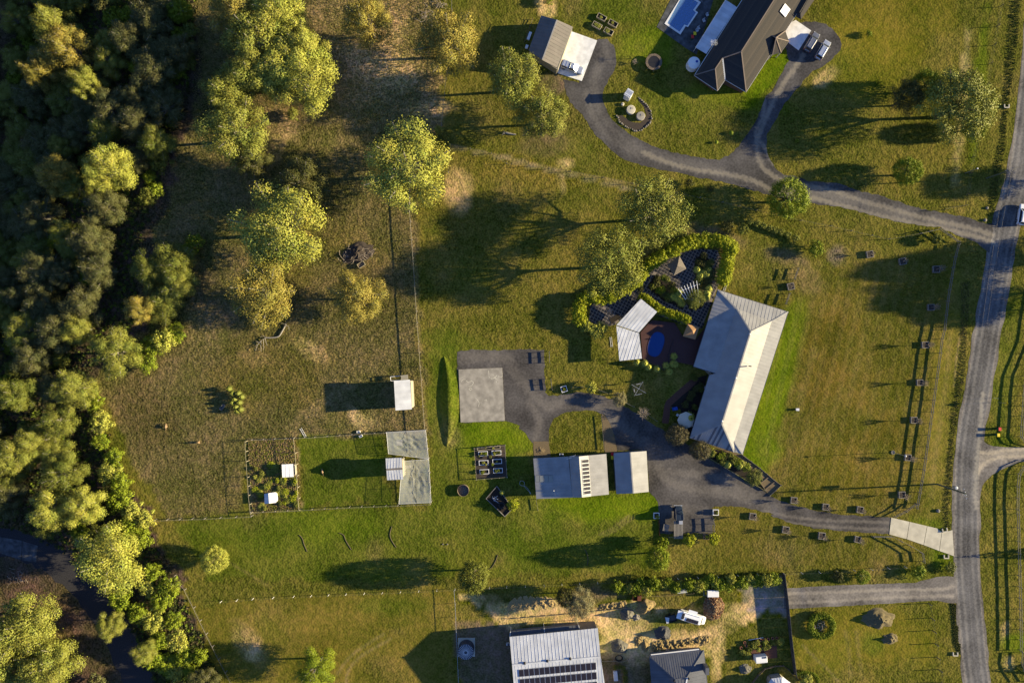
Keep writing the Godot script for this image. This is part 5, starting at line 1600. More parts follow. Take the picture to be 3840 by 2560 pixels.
	rail_fence("retaining_wall", "curved dark sleeper wall round the summer house", pts2([53.97, 76.77, 55.31, 74.98, 56.87, 73.42, 59.33, 72.86, 61.11, 72.8, 62.23, 73.64, 63.12, 74.65, 65.13, 76.32]), 1.6, 0.6, [[0.3, 0.56]], M.timber)
	heap("stockpile", "thin stockpile of wood chips where the path meets the shed", "heap", Vector2(6.45, 24.53), 1.2, 1.0, 0.25, M.gravel_tan, 0.0, 0.1)

func slat_mesh(w: float, d: float, n: int, h: float) -> ArrayMesh:
	var b := MB.new()
	for k in n:
		b.box(Vector3(-w * 0.5 + w * (k + 0.5) / n, h - 0.015, 0), Vector3(w / n * 0.72, 0.03, d))
	for s in [-1, 0, 1]:
		b.box(Vector3(0, (h - 0.03) * 0.5, s * (d * 0.5 - 0.06)), Vector3(w, h - 0.03, 0.08))
	return b.done()

func tyre(label: String, at: Vector2, r: float, y: float, group: String):
	var b := MB.new()
	var prof := []
	for k in 13:
		var a := TAU * k / 12.0
		prof.append(Vector2(r * 0.75 - cos(a) * r * 0.25, r * 0.22 - sin(a) * r * 0.22))
	b.lathe(prof, 20)
	top("tyre", b.done(), M.rubber, label, "tyre", group, v3(at, y))

# ------------------------------------------------------------------ fences
func rail_fence(called: String, label: String, line: Array, gap: float, post_h: float, rails: Array, m: Material, pm: Material = null, post_w := 0.11, group := "", category := "fence") -> Node3D:
	var o := thing(called, label, category, v3(line[0]), 0.0, group)
	var pts := []
	for k in line.size() - 1:
		var n := maxi(1, int(round(line[k].distance_to(line[k + 1]) / gap)))
		for q in n:
			pts.append(line[k].lerp(line[k + 1], float(q) / n))
	pts.append(line[line.size() - 1])
	var post := box_mesh(Vector3(post_w, post_h, post_w))
	for k in pts.size():
		var a: Vector2 = pts[k] - line[0]
		part("post", post, pm if pm else m, o, v3(a), rng.randf_range(-0.1, 0.1))
		if k + 1 < pts.size():
			var c: Vector2 = pts[k + 1] - line[0]
			var off := Vector2(-(c - a).y, (c - a).x).normalized() * (post_w * 0.5 + 0.025)
			for r in rails:
				var b := MB.new()
				b.bar(v3(a + off, r[0] + rng.randf_range(-0.02, 0.02)), v3(c + off, r[0] + rng.randf_range(-0.02, 0.02)), 0.045 if r[1] > 0.02 else 0.01, r[1] if r[1] > 0.02 else 0.01)
				part("rail" if r[1] > 0.02 else "wire", b.done(), m, o)
	return o

func build_fences():
	var two := [[0.62, 0.2], [1.2, 0.2]]
	rail_fence("rail_fence", "weathered two rail fence between the front lawn and the road verge", pts2([100.23, -21.82, 99.46, -19.01, 98.57, -14.17, 97.75, -9.06, 97.04, -2.69, 96.48, -0.6, 95.63, 5.78, 94.61, 13.18, 93.47, 21.08, 92.39, 28.74, 91.04, 36.39, 90.79, 37.41]), 2.6, 1.4, two, M.timber_grey)
	rail_fence("gate_wing", "weathered splayed two rail wing fence north of the concrete apron", pts2([90.66, 36.43, 88.36, 38.09, 85.81, 39.37]), 2.2, 1.4, two, M.timber_grey)
	rail_fence("gate_wing", "weathered splayed two rail wing fence south of the concrete apron", pts2([92.32, 49.44, 91.93, 47.4, 89.38, 45.87, 85.3, 43.78, 80.97, 43.78]), 2.2, 1.4, two, M.timber_grey)
	rail_fence("gate_wing", "weathered splayed rails at the north corner by the neighbour's drive", pts2([91.68, -24.24, 96.02, -25.26, 98.06, -23.86, 100.23, -22.33]), 2.2, 1.4, two, M.timber_grey)
	rail_fence("paddock_fence", "pale two rail fence along the paddock across the road, north of its drive", pts2([120.51, -12.89, 118.47, -0.13, 115.2, 7.82, 114.77, 12.16, 114.51, 16.75, 114.18, 21.34, 115.2, 22.74, 118.47, 23.63]), 2.6, 1.4, two, M.timber_pale)
	rail_fence("paddock_fence", "pale two rail fence along the paddock across the road, south of its drive", pts2([118.47, 26.44, 114.89, 27.97, 113.75, 29.76, 113.49, 32.56, 113.41, 37.67, 113.52, 38.73, 113.67, 44.85, 113.87, 52.51, 114.08, 60.16, 114.18, 69.34]), 2.6, 1.4, two, M.timber_pale)
	rail_fence("paddock_fence", "pale rail corner braces of the paddock gate across the road", pts2([114.69, 69.83, 114.47, 72.13, 115.11, 74.06, 116.72, 76.41]), 2.4, 1.4, two, M.timber_pale)
	# strained wire with timber posts
	rail_fence("wire_fence", "post and wire boundary fence along the foot of the neighbour's drive", pts2([-16.36, -38.4, -14.32, -37.89, -13.94, -44.27, -4.63, -42.23, -1.2, -39.93, 13.09, -38.2, 20.48, -36.82, 27.12, -35.47, 37.07, -33.3, 47.27, -31.26, 54.92, -29.47, 64.89, -27.18, 71.53, -25.9, 80.71, -23.81, 84.54, -22.97, 91.68, -24.24]), 5.2, 1.25, [[1.15, 0.015], [0.8, 0.015], [0.45, 0.015]], M.wire, M.timber_grey)
	rail_fence("wire_fence", "post and wire fence beside the dry northern ground", pts2([-13.3, -80.63, -13.43, -74.25, -14.71, -58.94, -15.73, -48.48, -15.34, -44.4]), 4.2, 1.3, [[1.2, 0.05], [0.7, 0.015]], M.timber_grey, M.timber_grey)
	rail_fence("wire_fence", "post and wire fence along the neighbour's roadside lawn", pts2([110.43, -78.33, 109.79, -75.27, 109.03, -70.81, 108.26, -66.6, 107.37, -62.39, 106.73, -57.67, 105.71, -51.29, 104.43, -44.91, 103.54, -41.34, 102.9, -37.77, 102.27, -33.04, 101.88, -30.49, 97.04, -29.6]), 4.2, 1.45, [[1.35, 0.015], [0.9, 0.015], [0.45, 0.015]], M.wire, M.timber)
	rail_fence("paddock_rail_fence", "white top rail fence dividing the paddock from the house lawn", pts2([-23, -31, -22.1, -18.76, -21.34, -6.77, -21.21, -4.22, -20.83, -0.01, -20.7, 2.46, -20.5, 5.65, -20.19, 8.58, -19.86, 14.45, -19.42, 19.88]), 4.6, 1.3, [[1.2, 0.12], [0.6, 0.015]], M.timber_pale, M.timber_grey)
	rail_fence("run_fence", "wire netting fence with grey posts along the north of the poultry runs", pts2([-58.2, 21.98, -50.55, 21.64, -48.76, 21.54, -44.17, 21.39, -33.07, 20.57, -28.35, 20.37, -19.42, 19.88]), 3.0, 1.5, [[1.45, 0.06], [0.7, 0.015]], M.timber_grey)
	rail_fence("run_fence", "wire netting fence with grey posts along the south of the poultry runs", pts2([-80, 39.96, -68.77, 39.58, -58.31, 39.07, -58.46, 38.18, -47.49, 37.67, -36.39, 37.03, -25.55, 36.64, -18.25, 36.31]), 3.0, 1.5, [[1.45, 0.06], [0.7, 0.015]], M.timber_grey)
	rail_fence("run_fence", "white railed fence between the overgrown run and the grassed run", pts2([-48.71, 21.59, -48.38, 24.91, -48, 30.01, -47.69, 35.11, -47.49, 37.67]), 2.6, 1.5, [[1.45, 0.1]], M.timber_pale)
	rail_fence("run_fence", "wire fence along the paddock side of the overgrown run", pts2([-59.56, 22.36, -59.31, 26.78, -59.05, 30.32, -58.8, 34.36, -58.36, 38.4]), 2.6, 1.5, [[1.45, 0.05]], M.timber_pale)
	rail_fence("run_fence", "east fence of the netted runs beside the mown strip", pts2([-19.42, 19.88, -18.79, 26.44, -18.25, 36.31]), 2.6, 2.0, [[1.95, 0.05], [1.0, 0.03]], M.timber_pale)
	rail_fence("boundary_fence", "post and wire southern boundary fence below the hedge trees", pts2([-65.34, 58.37, -58.2, 57.74, -49.02, 57.23, -37.28, 56.72, -25.04, 56.21, -12.79, 55.62, -1.2, 55.06, 7.22, 54.75, 19.21, 54.09, 55.2, 52.25, 61.07, 52.05, 73.06, 51.61, 88.36, 50.59, 92.32, 49.44]), 4.3, 1.2, [[1.1, 0.015], [0.7, 0.015]], M.wire, M.white_paint, 0.07)
	rail_fence("wire_fence", "wire fence between the western lawn and the water tank yard", pts2([-12.92, 55.62, -12.66, 58.88, -12.41, 65.01, -12.15, 70.36, -11.9, 77]), 3.0, 1.3, [[1.25, 0.06], [0.7, 0.015]], M.galv, M.galv, 0.07)
	rail_fence("creek_fence", "leaning post and wire fence along the edge of the bush", pts2([-75.66, 52.51, -73.36, 55.57, -71.32, 59.65, -68.52, 65.52, -65.71, 71.13, -62.65, 77]), 3.4, 1.1, [[1.0, 0.05], [0.6, 0.015]], M.timber_grey)
	rail_fence("roadside_fence", "short dark strainer posts in a row on the southern roadside lawn", pts2([93.72, 58.88, 94.36, 62.2, 94.74, 65.01, 95.25, 67.94, 95.63, 71, 96.14, 73.81, 96.65, 76.61, 97.04, 79.55]), 2.9, 1.5, [[1.4, 0.012], [0.9, 0.012]], M.wire, M.trim_dark, 0.14)
	# the dark steel fence by the southern drive: panel by panel
	var o := thing("steel_fence", "tall dark steel panel fence between the yard and the roadside lawn", "fence", v3(Vector2(60.86, 52)))
	var line := rel(pts2([60.86, 52, 61.27, 55.57, 61.45, 60.16, 61.96, 60.16, 62.47, 66.54, 62.98, 71.13, 63.49, 74.7]), o.position)
	line = rel(pts2([60.86, 52, 61.58, 57.61, 62.47, 66.54, 63.49, 74.7]), o.position)
	for k in line.size() - 1:
		var n := int(round(line[k].distance_to(line[k + 1]) / 2.4))
		for q in n:
			var a: Vector2 = line[k].lerp(line[k + 1], float(q) / n)
			var c: Vector2 = line[k].lerp(line[k + 1], (q + 0.97) / n)
			var b := MB.new()
			b.bar(v3(a, 0.9), v3(c, 0.9), 0.06, 1.8)
			part("panel", b.done(), M.trim_dark, o)
			part("post", box_mesh(Vector3(0.1, 1.85, 0.1)), M.black, o, v3(a))
	# wing screens that stand free on the drive's lawns
	for e in [["free standing two rail fence panel at the lawn's edge by the turning area", pts2([8.39, 2.26, 8.49, 4.76])], ["free standing two rail fence panel next to the small planter box", pts2([8.75, 8.38, 9.08, 10.83])], ["free standing two rail panel next to a planter on the shaded lawn", pts2([64.25, -16.47, 63.44, -13.97])], ["free standing two rail panel between a planter and the homestead corner", pts2([62.34, -10.8, 61.45, -8.37])]]:
		rail_fence("lawn_fence", e[0], e[1], 1.6, 1.35, [[0.6, 0.2], [1.15, 0.2]], M.timber_grey, null, 0.1, "", "fence panel")
	for e in [["low timber rail next to the small planter box on the drive", pts2([13.39, 10.27, 15.94, 10.15])], ["low timber rail before the yellow leafed shrub", pts2([19.46, 10.77, 21.91, 11.7])], ["low timber rail between the leafy shrub and the bare shrub", pts2([25.18, 13.45, 27.5, 14.65])], ["low timber rail running on from the bare shrub", pts2([30.53, 16.4, 32.62, 17.88])], ["long white rail beside the gravel wedge", pts2([20.18, 16.75, 20.43, 19.81, 20.79, 24.27])], ["white sheet screen at the shed's lower corner", pts2([5.51, 35.5, 5.89, 37.87])], ["white rail at the parking pad's lower side", pts2([35.31, 43.93, 37.63, 43.61])]]:
		rail_fence("timber_rail", e[0], e[1], 3.0, 0.5, [[0.45, 0.12]], M.timber_grey, null, 0.1, "", "rail")
	rail_fence("pad_fence", "two rail fence along the east edge of the parking pad", pts2([45.2, 39.71, 45.38, 41, 45.41, 42.64]), 1.6, 1.35, [[0.6, 0.2], [1.15, 0.2]], M.timber_grey)
	rail_fence("pad_edging", "red painted timber edging on the west of the parking pad", pts2([33.09, 40.29, 33.24, 42.07, 33.27, 43.5]), 1.5, 0.4, [[0.2, 0.3]], M.timber_red)
	rail_fence("pool_fence", "black tubular pool fence along the deck's lower edge", pts2([29.36, 4.14, 31.81, 5.02, 33.98, 6.4, 35.15, 4.63, 34.96, 3.06, 36.14, -0.28]), 1.6, 1.2, [[1.15, 0.05], [0.5, 0.05]], M.black, null, 0.05)
	rail_fence("bed_edging", "timber edging of the stepped garden bed beside the drive", pts2([44.31, 25.99, 46.46, 27.45, 50.4, 29.7, 54.34, 31.95, 57.06, 33.49]), 2.0, 0.45, [[0.25, 0.35]], M.timber_pale)
	rail_fence("step_edging", "timber edging on the lawn side of the gravel steps", pts2([51.9, 25.48, 55.84, 28.39, 59.02, 31.11, 60.67, 32.32, 57.99, 34.8]), 2.0, 0.4, [[0.22, 0.32]], M.timber_grey)
	rail_fence("step_edging", "short timber edging between shrub bed and gravel steps", pts2([55.56, 31.2, 57.06, 33.36]), 2.0, 0.4, [[0.22, 0.32]], M.timber_pale)
	var sl := box_mesh(Vector3(0.2, 0.18, 1.0))
	for q in [pts2([53.4, 27.73, 54.15, 27.17]), pts2([54.62, 28.67, 55.37, 28.11]), pts2([55.74, 29.89, 56.59, 29.23]), pts2([56.12, 31.76, 57.99, 30.36]), pts2([57.15, 33.17, 59.25, 31.48])]:
		var b := MB.new()
		b.bar(v3(q[0], 0.14), v3(q[1], 0.14), 0.2, 0.18)
		top("step_sleeper", b.done(), M.timber, "timber sleeper forming a riser of the gravel steps", "sleeper", "sleepers of the gravel steps")

# ------------------------------------------------------------------ vehicles
func loft(st: Array) -> ArrayMesh:   # stations: [x, half width, low, shoulder height, top height]
	var b := MB.new()
	var rings := []
	for s in st:
		rings.append([Vector3(s[0], s[2], -s[1] * 0.92), Vector3(s[0], s[3], -s[1]), Vector3(s[0], s[4], -s[1] * 0.82), Vector3(s[0], s[4] + 0.03, 0), Vector3(s[0], s[4], s[1] * 0.82), Vector3(s[0], s[3], s[1]), Vector3(s[0], s[2], s[1] * 0.92)])
	for k in rings.size() - 1:
		for q in 6:
			b.quad(rings[k][q], rings[k][q + 1], rings[k + 1][q + 1], rings[k + 1][q])
		b.quad(rings[k][6], rings[k][0], rings[k + 1][0], rings[k + 1][6])
	for e in [0, rings.size() - 1]:
		var c: Array = rings[e].duplicate()
		if e == 0:
			c.reverse()
		b.poly(c)
	return b.done()

func make_car(called: String, label: String, at: Vector2, heading: Vector2, kind: String, m: Material, y := 0.02) -> Node3D:
	var o := thing(called, label, "car" if kind != "ute" else "ute", v3(at, y), atan2(-heading.y, heading.x))
	var L := 2.35
	if kind == "ute":
		L = 2.65
	part("body", loft([[-L, 0.72, 0.45, 0.7, 0.85], [-L + 0.12, 0.86, 0.3, 0.75, 1.0], [-L + 0.6, 0.9, 0.28, 0.8, 1.04], [0.6, 0.91, 0.28, 0.8, 1.02], [1.2, 0.9, 0.28, 0.78, 0.98], [L - 0.35, 0.86, 0.28, 0.72, 0.88], [L - 0.1, 0.74, 0.32, 0.66, 0.78], [L, 0.55, 0.42, 0.6, 0.68]]), m, o)
	var b0 := -L + 0.15 if kind != "ute" else -0.75
	var cab := [[b0, 1.25], [b0 + 0.3, 0.55]]
	var lo := [Vector3(b0, 1.0, 0.78), Vector3(1.25, 1.0, 0.78), Vector3(1.25, 1.0, -0.78), Vector3(b0, 1.0, -0.78)]
	var hi := [Vector3(b0 + 0.28, 1.62, 0.62), Vector3(0.5, 1.62, 0.64), Vector3(0.5, 1.62, -0.64), Vector3(b0 + 0.28, 1.62, -0.62)]
	var names := ["side_window", "windscreen", "side_window", "rear_window"]
	for k in 4:
		var l: int = (k + 1) % 4
		var g := MB.new()
		g.quad(lo[k], lo[l], hi[l], hi[k])
		part(names[k], g.done(), M.glass_dark, o)
	var rf := MB.new()
	rf.hexa([hi[0] + Vector3(-0.03, -0.02, 0.03), hi[1] + Vector3(0.03, -0.02, 0.03), hi[2] + Vector3(0.03, -0.02, -0.03), hi[3] + Vector3(-0.03, -0.02, -0.03), hi[0] + Vector3(0.08, 0.07, -0.08), hi[1] + Vector3(-0.08, 0.07, -0.08), hi[2] + Vector3(-0.08, 0.07, 0.08), hi[3] + Vector3(0.08, 0.07, 0.08)])
	part("roof", rf.done(), m, o)
	for s in [-1, 1]:
		var pb := MB.new()
		pb.bar(lo[0 if s > 0 else 3], hi[0 if s > 0 else 3], 0.09, 0.09)
		pb.bar(lo[1 if s > 0 else 2], hi[1 if s > 0 else 2], 0.09, 0.09)
		part("pillar", pb.done(), m, o)
		if kind != "ute":
			var rr := MB.new()
			rr.bar(Vector3(b0 + 0.4, 1.73, 0.5 * s), Vector3(0.35, 1.73, 0.5 * s), 0.05, 0.05)
			part("roof_rail", rr.done(), M.galv, o)
		var mb := MB.new()
		mb.chamfer_box(Vector3(0.95, 1.02, 1.0 * s), Vector3(0.14, 0.18, 0.22), 0.03)
		part("mirror", mb.done(), m, o)
		var hl := MB.new()
		hl.chamfer_box(Vector3(L - 0.16, 0.72, 0.62 * s), Vector3(0.2, 0.14, 0.26), 0.03)
		part("headlight", hl.done(), M.lamp_clear, o)
		var tl := MB.new()
		tl.chamfer_box(Vector3(-L + 0.06, 0.88, 0.7 * s), Vector3(0.12, 0.3, 0.16), 0.03)
		part("tail_light", tl.done(), M.lamp_red, o)
		for x in [-L + 0.85, L - 0.85]:
			var wb := MB.new()
			wb.xf = Transform3D(Basis(Vector3.RIGHT, PI / 2.0), Vector3(x, 0.35, 0.82 * s))
			wb.lathe([Vector2(0.2, -0.11), Vector2(0.34, -0.11), Vector2(0.35, 0.0), Vector2(0.34, 0.11), Vector2(0.2, 0.11)], 18)
			var wh := part("wheel", wb.done(), M.rubber, o)
			var rb := MB.new()
			rb.xf = Transform3D(Basis(Vector3.RIGHT, PI / 2.0), Vector3(x, 0.35, 0.82 * s))
			rb.lathe([Vector2(0.0, -0.1), Vector2(0.2, -0.1), Vector2(0.2, 0.1), Vector2(0.0, 0.1)], 14)
			part("rim", rb.done(), M.galv, wh)
	if kind == "ute":
		var cb := MB.new()
		cb.hexa([Vector3(-L + 0.1, 1.0, 0.8), Vector3(-0.9, 1.0, 0.8), Vector3(-0.9, 1.0, -0.8), Vector3(-L + 0.1, 1.0, -0.8), Vector3(-L + 0.28, 1.68, 0.66), Vector3(-0.92, 1.68, 0.66), Vector3(-0.92, 1.68, -0.66), Vector3(-L + 0.28, 1.68, -0.66)])
		part("tray_canopy", cb.done(), m, o)
		for s in [-1, 1]:
			var gb := MB.new()
			gb.quad(Vector3(-L + 0.4, 1.12, 0.795 * s), Vector3(-1.05, 1.12, 0.795 * s), Vector3(-1.1, 1.5, 0.715 * s), Vector3(-L + 0.45, 1.5, 0.715 * s))
			part("canopy_window", gb.done(), M.glass_dark, o)
		for x in [-2.0, -1.3]:
			var rk := MB.new()
			rk.bar(Vector3(x, 1.74, -0.6), Vector3(x, 1.74, 0.6), 0.05, 0.04)
			part("roof_rack", rk.done(), M.galv, o)
	return o

func build_vehicles():
	make_car("parked_car", "dark grey wagon parked next to the white forecourt slab", Vector2(67.26, -67.09), Vector2(4.8, -6) - Vector2(0, 2.04), "wagon", M.car_grey)
	make_car("parked_car", "silver wagon with roof rails on the round end of the drive", Vector2(69.74, -65.33), Vector2(4.8, -6) - Vector2(0, 2.04), "wagon", M.car_silver)
	make_car("parked_ute", "silver dual cab ute with canopy on the white concrete", Vector2(13.49, -61.38), Vector2(12, 4.5) - Vector2(0, 0), "ute", M.car_silver, 0.07)
	make_car("parked_car", "white car standing on the grass edge across the road", Vector2(114.48, -28.44), Vector2(0.9, -6) - Vector2(0, 0), "wagon", M.car_white)
	# --- old flat bed truck on the parking pad
	var o := thing("flatbed_truck", "old dark blue truck with slatted tray on the parking pad", "truck", v3(Vector2(37.24, 40), 0.02), PI / 2.0)
	var L := 4.4
	part("cab", loft([[0.2, 0.85, 0.7, 1.5, 2.1], [0.5, 1.0, 0.55, 1.5, 2.25], [1.5, 1.0, 0.55, 1.45, 2.2], [1.9, 0.95, 0.55, 1.2, 1.5], [2.9, 0.85, 0.55, 1.1, 1.35], [3.2, 0.6, 0.6, 0.95, 1.15]]), M.truck_blue, o)
	var g := MB.new()
	g.quad(Vector3(1.52, 1.6, 0.8), Vector3(1.52, 1.6, -0.8), Vector3(1.5, 2.05, -0.72), Vector3(1.5, 2.05, 0.72))
	part("windscreen", g.done(), M.glass_dark, o)
	var bb := MB.new()
	bb.box(Vector3(3.25, 0.65, 0), Vector3(0.18, 0.22, 1.9))
	part("bumper", bb.done(), M.galv, o)
	for s in [-1, 1]:
		var rr := MB.new()
		rr.tube([Vector3(2.6, 1.35, 0.75 * s), Vector3(1.6, 2.3, 0.85 * s), Vector3(0.3, 2.35, 0.85 * s)], [0.05, 0.05, 0.05], 6)
		part("guard_rail", rr.done(), M.trim_dark, o)
	for s in [-1, 1]:
		for x in [-3.0, 2.35]:
			var wb := MB.new()
			wb.xf = Transform3D(Basis(Vector3.RIGHT, PI / 2.0), Vector3(x, 0.45, 0.9 * s))
			wb.lathe([Vector2(0.0, -0.12), Vector2(0.42, -0.13), Vector2(0.45, 0.0), Vector2(0.42, 0.13), Vector2(0.0, 0.12)], 18)
			part("wheel", wb.done(), M.rubber, o)
	var ch := MB.new()
	ch.box(Vector3(-1.9, 0.95, 0), Vector3(4.4, 0.2, 1.2))
	part("chassis", ch.done(), M.black, o)
	for k in 7:
		var sb := MB.new()
		sb.box(Vector3(-2.1, 1.1, -0.9 + k * 0.3), Vector3(4.0, 0.05, 0.2))
		part("tray_slat", sb.done(), M.timber_grey, o)
	var tb := MB.new()
	tb.box(Vector3(-0.35, 1.3, 0.45), Vector3(0.8, 0.35, 0.8))
	part("tool_box", tb.done(), M.galv, o)
	# --- white camper with opened sides, and the little trailer behind it
	o = thing("camper_truck", "white camper truck with open panels and roof solar in the dug yard", "camper", v3(Vector2(40.42, 61.67)), atan2(-30.0, 100.0))
	part("body", loft([[-2.9, 0.95, 0.5, 1.8, 2.1], [-2.6, 1.0, 0.45, 2.0, 2.25], [1.4, 1.0, 0.45, 2.0, 2.25], [1.75, 0.98, 0.45, 1.7, 1.85], [2.2, 0.95, 0.45, 1.15, 1.35], [2.9, 0.85, 0.45, 0.95, 1.1], [3.0, 0.6, 0.55, 0.8, 0.95]]), M.car_white, o)
	g = MB.new()
	g.quad(Vector3(2.2, 1.38, 0.75), Vector3(2.2, 1.38, -0.75), Vector3(1.78, 1.9, -0.72), Vector3(1.78, 1.9, 0.72))
	part("windscreen", g.done(), M.glass_dark, o)
	for s in [-1, 1]:
		for x in [-1.9, 2.05]:
			var wb := MB.new()
			wb.xf = Transform3D(Basis(Vector3.RIGHT, PI / 2.0), Vector3(x, 0.38, 0.86 * s))
			wb.lathe([Vector2(0.0, -0.12), Vector2(0.36, -0.12), Vector2(0.38, 0.0), Vector2(0.36, 0.12), Vector2(0.0, 0.12)], 18)
			part("wheel", wb.done(), M.rubber, o)
	for k in 5:
		var sb := MB.new()
		sb.box(Vector3(-1.4 + k * 0.55, 2.36, 0.45), Vector3(0.5, 0.04, 0.7))
		part("solar_panel", sb.done(), M.solar_cell, o)
	for s in [-0.85, 0.0, 0.85]:
		var rb := MB.new()
		rb.bar(Vector3(-2.4, 2.33, s), Vector3(1.2, 2.33, s), 0.05, 0.05)
		part("roof_rack", rb.done(), M.galv, o)
	var ab := MB.new()
	ab.slab([Vector3(-1.6, 2.05, -1.0), Vector3(0.4, 2.05, -1.0), Vector3(0.4, 2.1, -1.75), Vector3(-1.6, 2.1, -1.75)], 0.05)
	part("side_hatch", ab.done(), M.car_white, o)
	ab = MB.new()
	ab.slab([Vector3(-2.9, 2.05, 0.9), Vector3(-2.9, 2.05, -0.9), Vector3(-3.8, 2.0, -0.9), Vector3(-3.8, 2.0, 0.9)], 0.05)
	part("rear_hatch", ab.done(), M.car_white, o)
	var hw := MB.new()
	hw.box(Vector3(-2.55, 2.28, 0), Vector3(0.6, 0.06, 1.3))
	part("roof_hatch", hw.done(), M.black, o)
	o = thing("box_trailer", "dark box trailer with pale tarpaulin corner behind the white camper", "trailer", v3(Vector2(35.65, 62.08)), atan2(25.0, 100.0))
	frame_parts_at(o, 2.4, 1.5, 0.5, 0.45, M.black)
	part("floor_plate", box_mesh(Vector3(2.3, 0.05, 1.4)), M.trim_dark, o, Vector3(0, 0.46, 0))
	var tp := MB.new()
	tp.slab([Vector3(-1.25, 1.0, -0.75), Vector3(-0.35, 1.02, -0.4), Vector3(-0.75, 1.0, 0.75), Vector3(-1.25, 0.98, 0.75)], 0.02)
	part("tarpaulin", tp.done(), M.roof_zinc, o)
	for s in [-1, 1]:
		var wb := MB.new()
		wb.xf = Transform3D(Basis(Vector3.RIGHT, PI / 2.0), Vector3(0, 0.3, 0.85 * s))
		wb.lathe([Vector2(0.0, -0.09), Vector2(0.28, -0.1), Vector2(0.3, 0.0), Vector2(0.28, 0.1), Vector2(0.0, 0.09)], 16)
		part("wheel", wb.done(), M.rubber, o)
	var db := MB.new()
	db.tube([Vector3(1.2, 0.5, 0.5), Vector3(2.3, 0.45, 0), Vector3(1.2, 0.5, -0.5)], [0.04, 0.04, 0.04], 6)
	part("drawbar", db.done(), M.galv, o)
	# --- white flat trailer half under the hedge
	o = thing("flat_trailer", "white flat topped trailer half under the southern hedge", "trailer", v3(Vector2(45, 56.37)))
	var pl := MB.new()
	pl.chamfer_box(Vector3(0, 0.95, 0), Vector3(2.5, 0.5, 1.5), 0.04)
	part("box_body", pl.done(), M.white_paint, o)
	for s in [-1, 1]:
		var wb := MB.new()
		wb.xf = Transform3D(Basis(Vector3.RIGHT, PI / 2.0), Vector3(0, 0.32, 0.7 * s))
		wb.lathe([Vector2(0.0, -0.09), Vector2(0.3, -0.1), Vector2(0.32, 0.0), Vector2(0.3, 0.1), Vector2(0.0, 0.09)], 16)
		part("wheel", wb.done(), M.rubber, o)
	db = MB.new()
	db.tube([Vector3(-1.2, 0.75, 0.6), Vector3(-1.95, 0.7, 0.6), Vector3(-1.95, 0.7, -0.6), Vector3(-1.2, 0.75, -0.6)], [0.03, 0.03, 0.03, 0.03], 6)
	part("drawbar", db.done(), M.galv, o)

func frame_parts_at(o: Node3D, w: float, d: float, h: float, y: float, m: Material):
	for e in [[Vector3(w, h, 0.05), Vector3(0, y, d * 0.5)], [Vector3(w, h, 0.05), Vector3(0, y, -d * 0.5)], [Vector3(0.05, h, d - 0.1), Vector3(w * 0.5, y, 0)], [Vector3(0.05, h, d - 0.1), Vector3(-w * 0.5, y, 0)]]:
		part("side", box_mesh(e[0]), m, o, e[1])

# ------------------------------------------------------------------ small things
func bin(label: String, at: Vector2, lid: Material):
	var o := thing("wheelie_bin", label, "bin", v3(at))
	var b := MB.new()
	b.hexa([Vector3(-0.22, 0.08, 0.26), Vector3(0.22, 0.08, 0.26), Vector3(0.22, 0.08, -0.2), Vector3(-0.22, 0.08, -0.2), Vector3(-0.29, 1.0, 0.36), Vector3(0.29, 1.0, 0.36), Vector3(0.29, 1.0, -0.34), Vector3(-0.29, 1.0, -0.34)])
	part("body", b.done(), M.green_plastic, o)
	var l := MB.new()
	l.chamfer_box(Vector3(0, 1.03, 0), Vector3(0.62, 0.08, 0.76), 0.03)
	part("lid", l.done(), lid, o)
	for s in [-1, 1]:
		var w := MB.new()
		w.xf = Transform3D(Basis(Vector3.FORWARD, PI / 2.0), Vector3(0.24 * s, 0.1, -0.22))
		w.lathe([Vector2(0, -0.03), Vector2(0.1, -0.03), Vector2(0.1, 0.03), Vector2(0, 0.03)], 12)
		part("wheel", w.done(), M.rubber, o)

func tank_mesh(r: float, h: float, ribs: int) -> ArrayMesh:
	var b := MB.new()
	var prof := [Vector2(r, 0)]
	for k in ribs:
		prof.append(Vector2(r + 0.03, h * (k + 0.25) / ribs))
		prof.append(Vector2(r, h * (k + 0.75) / ribs))
	prof.append(Vector2(r, h))
	prof.append(Vector2(r * 0.25, h * 1.14))
	prof.append(Vector2(0.0, h * 1.15))
	b.lathe(prof, 32)
	return b.done()

